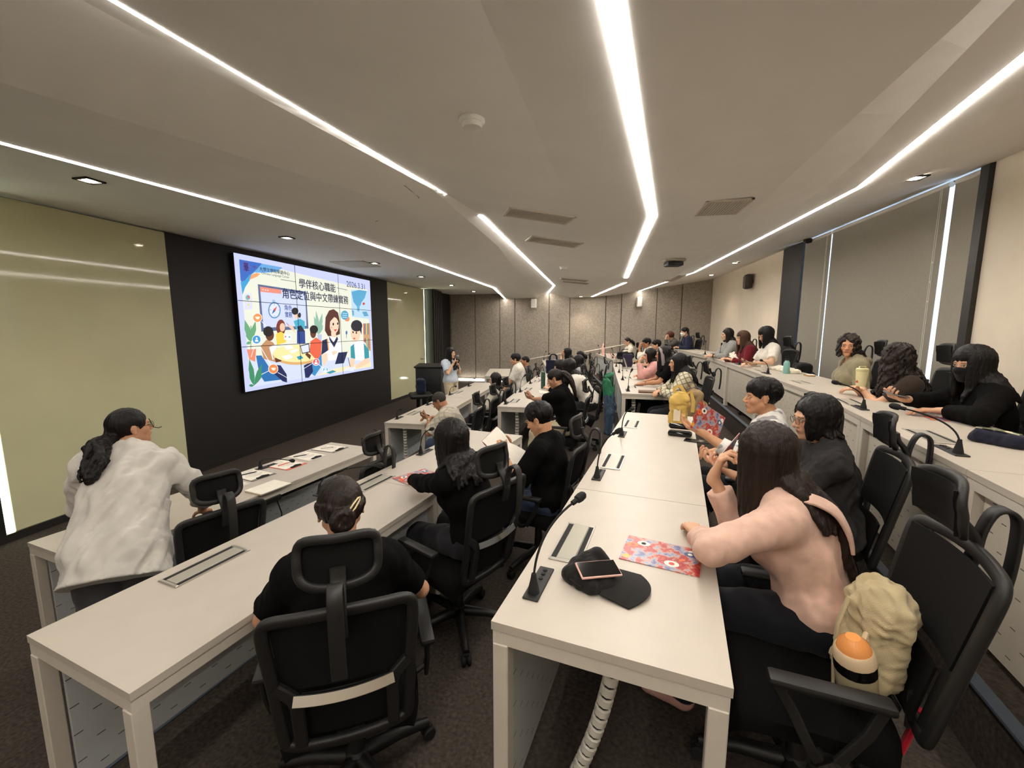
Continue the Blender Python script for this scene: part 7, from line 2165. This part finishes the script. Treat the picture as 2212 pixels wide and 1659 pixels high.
# back row things
def lathe_obj(name, prof, m, parent, seg=20, smooth=35, M=None):
    mb = MB(); mb.lathe(prof, seg, M); return mb.build(name, m, parent, smooth)
t = thing('tumbler', 'cream drinking tumbler with a small red print on the back-row desk', 'tumbler', (2.55, 4.68, 1.45))
M_CREAMP = mat('cream_enamel', (226, 220, 172), .35, var=.02)
lathe_obj('cup_body', [(0, 0), (.036, 0), (.038, .005), (.050, .17), (.050, .175), (0, .175)], M_CREAMP, t)
lathe_obj('lid', [(0, .175), (.052, .175), (.052, .20), (.044, .208), (0, .208)], mat('cream_lid', (206, 198, 150), .35), t)
mb = MB(); mb.tube([(-.03, 0, .206), (-.025, 0, .225), (.025, 0, .225), (.03, 0, .206)], .006, flat=(.02, .005), up=(0, 0, 1)); mb.build('handle', mat('cream_lid', (206, 198, 150)), t)
mb = MB()
for k, (dy, dz, r) in enumerate(((0, .08, .011), (.012, .07, .007), (-.011, .072, .007))):
    mb.lathe([(0, 0), (r, 0), (r, .002), (0, .002)], 10, Matrix.Translation((-.0415, -.012 + dy, dz)) @ Matrix.Rotation(-PI / 2 - .07, 4, 'Y'))
mb.build('printed_flower', mat('print_red', (206, 56, 44)), t)
def bottle(label, p, prof, m, capprof, mc, extra=None):
    t = thing('bottle', label, 'bottle', p)
    lathe_obj('bottle_body', prof, m, t); lathe_obj('cap', capprof, mc, t)
    return t
M_TEAL = mat('teal_enamel', (128, 178, 170), .4, var=.02)
t = bottle('pale teal bottle with a black cap on the back-row desk', (2.45, 6.10, 1.45), [(0, 0), (.036, 0), (.038, .004), (.038, .13), (.034, .15), (.024, .165), (.022, .175), (0, .175)], M_TEAL, [(0, .175), (.024, .175), (.024, .20), (0, .20)], M_RUBBER)
mb = MB(); mb.tube([(-.02, 0, .20), (-.012, 0, .225), (.012, 0, .225), (.02, 0, .20)], .005, 8); mb.build('carry_loop', M_RUBBER, t, 40)
t = bottle('tall dark green bottle on the second-row desk', (-.95, 7.55, .95), [(0, 0), (.041, 0), (.041, .235), (.036, .24), (0, .24)], mat('forest_green_enamel', (48, 76, 62), .45, var=.03), [(0, .24), (.04, .24), (.04, .30), (.036, .305), (0, .305)], mat('dark_green_cap', (58, 88, 72), .4))
M_CLEAR = mat('clear_plastic', (214, 204, 200), .08, var=.05, alpha=.45)
t = bottle('clear plastic water bottle beside the green bottle', (-.84, 7.42, .95), [(0, 0), (.032, 0), (.033, .03), (.031, .05), (.033, .07), (.031, .10), (.033, .13), (.031, .16), (.014, .20), (.013, .215), (0, .215)], M_CLEAR, [(0, .215), (.016, .215), (.016, .24), (0, .24)], M_RUBBER)
t = bottle('pale pink bottle with a loop cap on the far third-row desk', (.20, 14.3, 1.15), [(0, 0), (.05, 0), (.05, .26), (.03, .30), (0, .30)], mat('pale_pink_enamel', (224, 178, 164), .4), [(0, .30), (.03, .30), (.03, .35), (.012, .36), (.012, .40), (0, .40)], mat('pale_pink_cap', (230, 190, 176), .4))
def cloth_pile(name, label, cat, p, rz, prims, m, amp=.012, h=.007, wl=.09):
    t = thing(name, label, cat, p, rz)
    def post(v): v.noise(amp, wl, 3); v.noise(amp * .4, wl * .45, 6); v.plane((0, 0, -1), (0, 0, .0015))
    blob('fabric', prims, h, m, t, post=post)
    return t
C_WHITEC = cloth('white_bundle_cloth', (228, 222, 206), scale=10)
cloth_pile('folded_cloth', 'folded white cloth behind the teal bottle', 'cloth', (2.56, 6.42, 1.45), 0, [(rbx((0, 0, .022), (.075, .33, .028), .02), 0), (rc((-.02, -.22, .04), (.02, .25, .035), .03, .03), .03)], C_WHITEC, .008)
cloth_pile('cloth_bundle', 'white bundled cloth bag on the back-row desk', 'cloth bag', (2.46, 8.2, 1.45), 0, [(ell((0, 0, .055), (.10, .22, .085)), 0), (rc((-.03, .12, .1), (0, .2, .12), .05, .03), .04), (rc((.02, -.1, .09), (0, -.22, .05), .06, .04), .04)], C_WHITEC, .014)
t = thing('wooden_box', 'small flat wooden box behind the teal bottle', 'box', (2.62, 5.86, 1.45), math.radians(85))
M_WOOD = mat('light_wood', (170, 134, 92), .5, var=.2, scale=8, stretch=(1, 8, 8))
mb = MB(); mb.box((0, 0, .009), (.16, .08, .016), None, .003); mb.build('base', M_WOOD, t)
mb = MB(); mb.box((-.03, 0, .021), (.09, .076, .007), None, .002); mb.build('lid', M_PAPER, t)
t = thing('backpack', 'black backpack standing on the back row behind the teal bottle', 'backpack', (2.86, 6.62, 1.20), 1.4)
M_BAGB = cloth('black_nylon', (20, 20, 22), rough=.7)
blob('bag_body', [(rbx((0, 0, .17), (.15, .10, .19), .06), 0), (rbx((0, -.1, .12), (.11, .05, .11), .04), .03)], .010, M_BAGB, t, noise=[(.006, .12, 3)])
mb = MB(); mb.tube([(-.04, .06, .34), (-.03, .06, .40), (.03, .06, .40), (.04, .06, .34)], .009, 8); mb.build('grab_handle', M_BAGB, t, 40)
# pencil case
t = thing('pencil_case', 'dark navy pencil case with a patterned flap on the right desk', 'pencil case', (2.04, 2.56, 1.45), math.radians(-58))
C_NAVYB = cloth('navy_canvas', (36, 37, 52), var=.15)
blob('case_body', [(rbx((0, 0, .032), (.105, .042, .034), .026), 0), (rc((-.06, 0, .05), (.07, 0, .045), .028, .02), .02)], .005, C_NAVYB, t, noise=[(.004, .06, 3)], post=lambda v: v.plane((0, 0, -1), (0, 0, .001)))
mb = MB(); mb.grid(lambda u, v: (-.085 + .16 * u, -.018 + .036 * v, .0745 - .006 * u + .004 * math.sin(3 * u)), 8, 3, (0, 0, .003)); mb.build('patterned_flap', pattern_cloth('flap_print', (90, 96, 70), (200, 196, 170), 'blot'), t, 50)
mb = MB(); mb.tube([(.10, -.02, .05), (.13, -.03, .05), (.15, -.02, .045)], .006, 8); mb.build('zip_pull', mat('red_pull', (190, 60, 58), .5), t, 40)
# third-row far things
t = thing('notebook', 'closed brown notebook at the near edge of the plaid shirt\'s desk', 'notebook', (.72, 6.08, 1.15), math.radians(-4))
M_BROWNC = mat('brown_leatherette', (98, 70, 46), .5, var=.1)
mb = MB(); mb.box((0, 0, .010), (.26, .16, .018), None, .002); mb.build('pages', M_PAPER, t)
mb = MB(); mb.box((0, 0, .020), (.265, .165, .003)); mb.box((0, 0, .001), (.265, .165, .002)); mb.box((0, -.0825, .0105), (.265, .003, .021)); mb.build('cover', M_BROWNC, t)
t = thing('laptop', 'open silver laptop on the third-row desk', 'laptop', (.78, 9.6, 1.15), math.radians(92))
mb = MB(); mb.box((0, 0, .008), (.32, .23, .014), None, .004); mb.build('keyboard_base', M_ALU, t)
mb = MB(); mb.box((0, .155, .125), (.32, .007, .23), Matrix.Rotation(-.32, 3, 'X'), .002); mb.build('screen_lid', M_ALU, t)
mb = MB(); mb.box((0, .149, .125), (.30, .003, .21), Matrix.Rotation(-.32, 3, 'X')); mb.build('display', mat('dark_glass', (14, 14, 16)), t)
t = thing('tote_pouch', 'dark plum sleeve standing behind the laptop', 'sleeve', (.70, 10.05, 1.15), .1)
blob('pouch_body', [(rbx((0, 0, .15), (.11, .05, .15), .03), 0)], .012, cloth('plum_fabric', (52, 46, 62)), t, noise=[(.006, .1, 2)], post=lambda v: v.plane((0, 0, -1), (0, 0, .001)))
t = thing('handbag', 'black handbag lying on the far third-row desk', 'bag', (.80, 12.55, 1.15), .1)
blob('bag_body', [(rbx((0, 0, .10), (.24, .10, .11), .07), 0)], .014, M_BAGB, t, noise=[(.012, .15, 2)], post=lambda v: v.plane((0, 0, -1), (0, 0, .001)))
mb = MB(); mb.tube([(-.12, 0, .19), (-.08, 0, .28), (.08, 0, .28), (.12, 0, .19)], .012, 8); mb.build('handle', M_BAGB, t, 40)
phone('phone in a pink case propped up on the far third-row desk', (.42, 13.2, 1.24), rz3(100) @ Matrix.Rotation(1.0, 3, 'X'), mat('hot_pink_case', (224, 120, 140), .4), size=(.12, .2))
# second-row far things
M_NAVYT = cloth('navy_tote_canvas', (28, 32, 52))
t = thing('tote_bag', 'navy tote bag with white vertical lettering on the second-row desk', 'tote bag', (-1.03, 10.12, .95), math.radians(-6))
blob('bag_body', [(rbx((0, 0, .16), (.17, .06, .165), .02), 0)], .010, M_NAVYT, t, noise=[(.006, .14, 2)], post=lambda v: v.plane((0, 0, -1), (0, 0, .001)))
mb = MB()
for y in (-.05, .05): mb.tube([(-.09, y, .30), (-.08, y, .42), (-.04, y, .46), (.04, y, .46), (.08, y, .42), (.09, y, .30)], .008, flat=(.025, .005), up=(0, 1, 0))
mb.build('handle', M_NAVYT, t, 40)
mb = MB()
for k in range(5):
    z = .25 - .045 * k
    for (dx, dz, w, h) in ((0, .012, .034, .005), (0, -.012, .034, .005), (-.014, 0, .005, .03), (.014 if k % 2 else 0, 0, .005, .03), (0, 0, .03, .004)):
        mb.box((.06 + dx, -.069, z + dz), (w, .004, h))
mb.build('white_lettering', M_PAPER, t)
t = thing('red_pouch', 'small red pouch beside the navy tote bag', 'pouch', (-.78, 10.2, .95), .3)
blob('pouch_body', [(ell((0, 0, .09), (.07, .05, .1)), 0)], .010, cloth('red_fabric', (176, 50, 56)), t, noise=[(.006, .07, 2)], post=lambda v: v.plane((0, 0, -1), (0, 0, .001)))
t = thing('paper_sheet', 'white papers on the desk beside the green bottle', 'paper', (-.86, 7.15, .95), .2)
mb = MB(); mb.box((0, 0, .001), (.21, .297, .002)); mb.box((.02, .03, .003), (.21, .297, .0015), .1); mb.build('sheets', M_PAPER, t)
t = thing('tissue_ball', 'white crumpled tissue near the far corner of the second-row desk', 'tissue', (-1.16, 8.75, .95))
blob('tissue', [(ell((0, 0, .03), (.045, .04, .035)), 0)], .006, M_PAPER, t, noise=[(.008, .04, 2)], post=lambda v: v.plane((0, 0, -1), (0, 0, .001)))

# phones in hands
def hand_phone(label, P, side, case, up=(0, 0, 1), off=.075, rise=.02, lit=False):
    a = P['arms'][0 if side == 'L' else 1]
    d = a['d']; n = nrm(a['n'] - d * (a['n'] @ d))
    c = a['W'] + d * off + n * .022
    phone(label, c, axes(np.cross(d, n), d), case, lit=lit)
P_BY = {}
hand_phone('phone held up in the masked woman\'s hand', MASKW, 'R', mat('grey_marbled_case', (120, 116, 118), .3, var=.3))
hand_phone('phone in the white-bloused woman\'s hands', BOB, 'L', M_PLASTIC)
hand_phone('phone in the ponytailed woman\'s hands', PONY, 'L', mat('dull_gold_case', (120, 110, 80), .4))
hand_phone('phone in the crew-cut man\'s hands', CREW, 'L', M_PLASTIC, lit=True)
# presenter's handheld microphones
a = PRES['arms'][1]; a2 = PRES['arms'][0]
def hand_mic(label, c, d, wind):
    sd, n, ax = basis(Vector(d)); R = Matrix((sd, n, ax)).transposed()
    t = tag(at_obj(bpy.data.objects.new('handheld_microphone', None), c, R), label, 'microphone'); COL.objects.link(t); t.empty_display_size = .05
    lathe_obj('handle', [(0, -.12), (.016, -.12), (.018, -.05), (.022, .06), (0, .06)], M_RUBBER, t)
    lathe_obj('grille_ball', [(0, .06), (.024, .06), (.036, .085), (.034, .115), (.018, .132), (0, .134)], wind, t)
hand_mic('black handheld microphone with a grey head at the presenter\'s mouth', a['W'] + a['d'] * .07 + nrm(a['n']) * .03, (.35, -.05, .95), mat('grey_mesh_ball', (120, 118, 114), .5, metal=.4, bump=.4))
hand_mic('second black handheld microphone in the presenter\'s lower hand', a2['W'] + a2['d'] * .07 + nrm(a2['n']) * .03, (.25, .1, .95), mat('dark_mesh_ball', (60, 58, 56), .5, metal=.4, bump=.4))

# backpack on the pink cardigan's chair
M_CREAMB = cloth('cream_corduroy', (190, 174, 138), scale=14, bump=.5, bscale=260)
t = thing('backpack', 'slouched cream backpack on the chair behind the pink cardigan', 'backpack', (.90, 1.455, .90), math.radians(72))
t.scale = (.82, .82, .82)
def bpost(v): v.noise(.010, .12, 3, (1.6, 1.6, .4)); v.noise(.004, .05, 8)
blob('bag_body', [(erc((0, 0, .08), (0, -.02, .30), .105, .10, 1.25, (1, 0, 0)), 0), (ell((0, -.02, .33), (.12, .09, .09)), .05), (ell((-.05, .07, .12), (.08, .05, .10)), .04)], .007, M_CREAMB, t, post=bpost)
mb = MB(); mb.tube([(-.10, .10, .38), (-.125, .13, .28), (-.13, .13, .1), (-.12, .11, -.12), (-.13, .12, -.25)], .01, flat=(.035, .008), up=(0, 1, 0)); mb.build('shoulder_strap', M_CREAMB, t, 40)
mb = MB(); mb.box((-.10, -.11, .0), (.02, .02, .16), None, .008); mb.box((-.06, -.13, .02), (.03, .05, .04), None, .01); mb.build('side_buckle', M_BAGB, t)
mb = MB(); mb.box((.02, -.16, -.18), (.04, .02, .22), Matrix.Rotation(.2, 3, 'X'), .008); mb.build('red_tag', cloth('red_webbing', (190, 30, 46)), t)
t = thing('bottle', 'beige bottle with an amber lid and loop in the cream backpack\'s side pocket', 'bottle', (.80, 1.315, .945), math.radians(64))
t.rotation_euler = (-.14, -.16, math.radians(64))
M_BEIGEB = mat('sage_beige_enamel', (176, 164, 132), .4, var=.03)
lathe_obj('bottle_body', [(0, 0), (.042, 0), (.050, .015), (.052, .10), (0, .10)], M_BEIGEB, t)
lathe_obj('dark_band', [(0, .10), (.053, .10), (.053, .135), (0, .135)], M_GLOSSB, t)
lathe_obj('collar', [(0, .135), (.053, .135), (.050, .165), (.044, .172), (0, .172)], mat('sand_plastic', (206, 182, 148), .4), t)
lathe_obj('amber_lid', [(0, .172), (.043, .172), (.038, .19), (.022, .205), (.018, .21), (0, .21)], mat('amber_plastic', (226, 150, 84), .15, var=.05), t)
mb = MB(); mb.tube([(.045, -.02, .155), (.085, -.03, .16), (.10, -.03, .145), (.085, -.03, .13), (.048, -.02, .14)], .008, 8); mb.build('carry_loop', mat('sand_plastic', (206, 182, 148)), t, 40)
# tan backpack behind the plaid shirt
t = thing('backpack', 'tan backpack hanging behind the plaid shirt', 'backpack', (1.22, 5.56, .92), math.radians(84))
M_TAN = cloth('tan_canvas', (158, 132, 98), var=.15)
blob('bag_body', [(rbx((0, 0, .17), (.15, .09, .19), .06), 0), (rbx((0, -.09, .12), (.11, .05, .10), .04), .03)], .010, M_TAN, t, noise=[(.010, .12, 3)])
mb = MB(); mb.tube([(-.09, .08, .33), (-.10, .13, .2), (-.09, .1, .02)], .01, flat=(.035, .008), up=(0, 1, 0)); mb.build('shoulder_strap', M_TAN, t, 40)
# green and denim jacket over an empty chair
t = thing('jacket', 'green and blue denim jacket draped over an empty chair', 'jacket', (-.22, 6.5, .2), math.radians(84))
M_GREEN = cloth('green_corduroy', (44, 104, 74)); M_DEN = cloth('blue_denim', (66, 84, 104), var=.2)
def jfold(v): v.noise(.012, .10, 3, (1.6, 1.6, .25)); v.noise(.005, .05, 4, (1.4, 1.4, .4))
blob('green_yoke', [(erc((0, -.40, 1.07), (0, -.43, .90), .035, .05, 4.6, (1, 0, 0)), 0), (rc((-.2, -.40, 1.05), (-.26, -.42, .88), .06, .062), .03), (rc((.2, -.40, 1.05), (.26, -.42, .88), .06, .062), .03)], .008, M_GREEN, t, post=jfold)
blob('denim_body', [(erc((0, -.43, .86), (0, -.44, .46), .048, .056, 4.0, (1, 0, 0)), 0)], .008, M_DEN, t, post=jfold)
for s_ in (-1, 1):
    blob('sleeve', [(rc((s_ * .265, -.42, .87), (s_ * .285, -.45, .62), .058, .056), 0), (rc((s_ * .285, -.45, .62), (s_ * .27, -.44, .36 + .03 * s_), .056, .048), .02)], .008, M_DEN, t, post=jfold)
mb = MB(); mb.tube([(-.16, -.36, 1.12), (-.1, -.45, 1.15), (.1, -.45, 1.15), (.16, -.36, 1.12)], .03, 10); mb.build('collar', M_GREEN, t, 60)
# cup beside the bun
t = thing('paper_cup', 'pale paper cup on the desk right of the hair bun', 'cup', (-1.16, 1.70, .95))
lathe_obj('cup_body', [(0, 0), (.027, 0), (.038, .095), (.040, .097), (.036, .095), (0, .06)], mat('pale_cream_paper', (236, 230, 206), .7), t)
# dark stool and lectern in front of the far glass board
M_VELVET = mat('black_vinyl', (14, 13, 14), .5, var=.1)
t = thing('swivel_stool', 'black vinyl stool on a chrome column in front of the lectern', 'stool', (-3.92, 8.85, 0), math.radians(-60))
blob('seat', [(rbx((0, 0, .52), (.26, .25, .05), .04), 0)], .014, M_VELVET, t)
lathe_obj('column', [(0, .03), (.03, .03), (.03, .48), (0, .48)], M_CHROME, t)
lathe_obj('round_base', [(0, 0), (.24, 0), (.24, .015), (.05, .03), (0, .03)], M_CHROME, t, 28)
t = thing('backpack', 'navy backpack resting on the black vinyl stool', 'backpack', (-3.86, 8.88, .575), math.radians(-60))
blob('bag_body', [(rbx((0, -.06, .16), (.15, .10, .17), .06), 0)], .012, cloth('navy_nylon', (32, 38, 56)), t, noise=[(.008, .12, 3)], post=lambda v: v.plane((0, 0, -1), (0, 0, .001)))
mb = MB(); mb.tube([(-.05, -.06, .31), (0, -.06, .37), (.05, -.06, .31)], .008, 8); mb.build('grab_handle', M_BAGB, t, 40)
t = thing('lectern', 'black lectern behind the presenter at the end of the glass board', 'lectern', (-4.05, 9.75, 0), math.radians(10))
mb = MB(); mb.box((0, 0, .55), (.62, .48, 1.10), None, .02, 2); mb.build('body', M_VELVET, t, 40)
mb = MB(); mb.box((0, 0, 1.12), (.68, .54, .04), Matrix.Rotation(.08, 3, 'X'), .008); mb.build('top', M_BLACKWALL, t)
# thin cable with a plug on the floor by the lectern
t = thing('cable', 'thin black cable with a plug lying on the carpet', 'cable', (-4.0, 7.3, 0))
mb = MB(); mb.tube([(-.4, .3, .006), (-.2, .1, .006), (.0, .12, .006), (.1, -.1, .006), (.2, -.12, .02)], .006, 6); mb.build('cord', M_RUBBER, t, 40)
mb = MB(); mb.box((.25, -.13, .025), (.09, .05, .045), .2, .01); mb.build('plug', M_RUBBER, t)
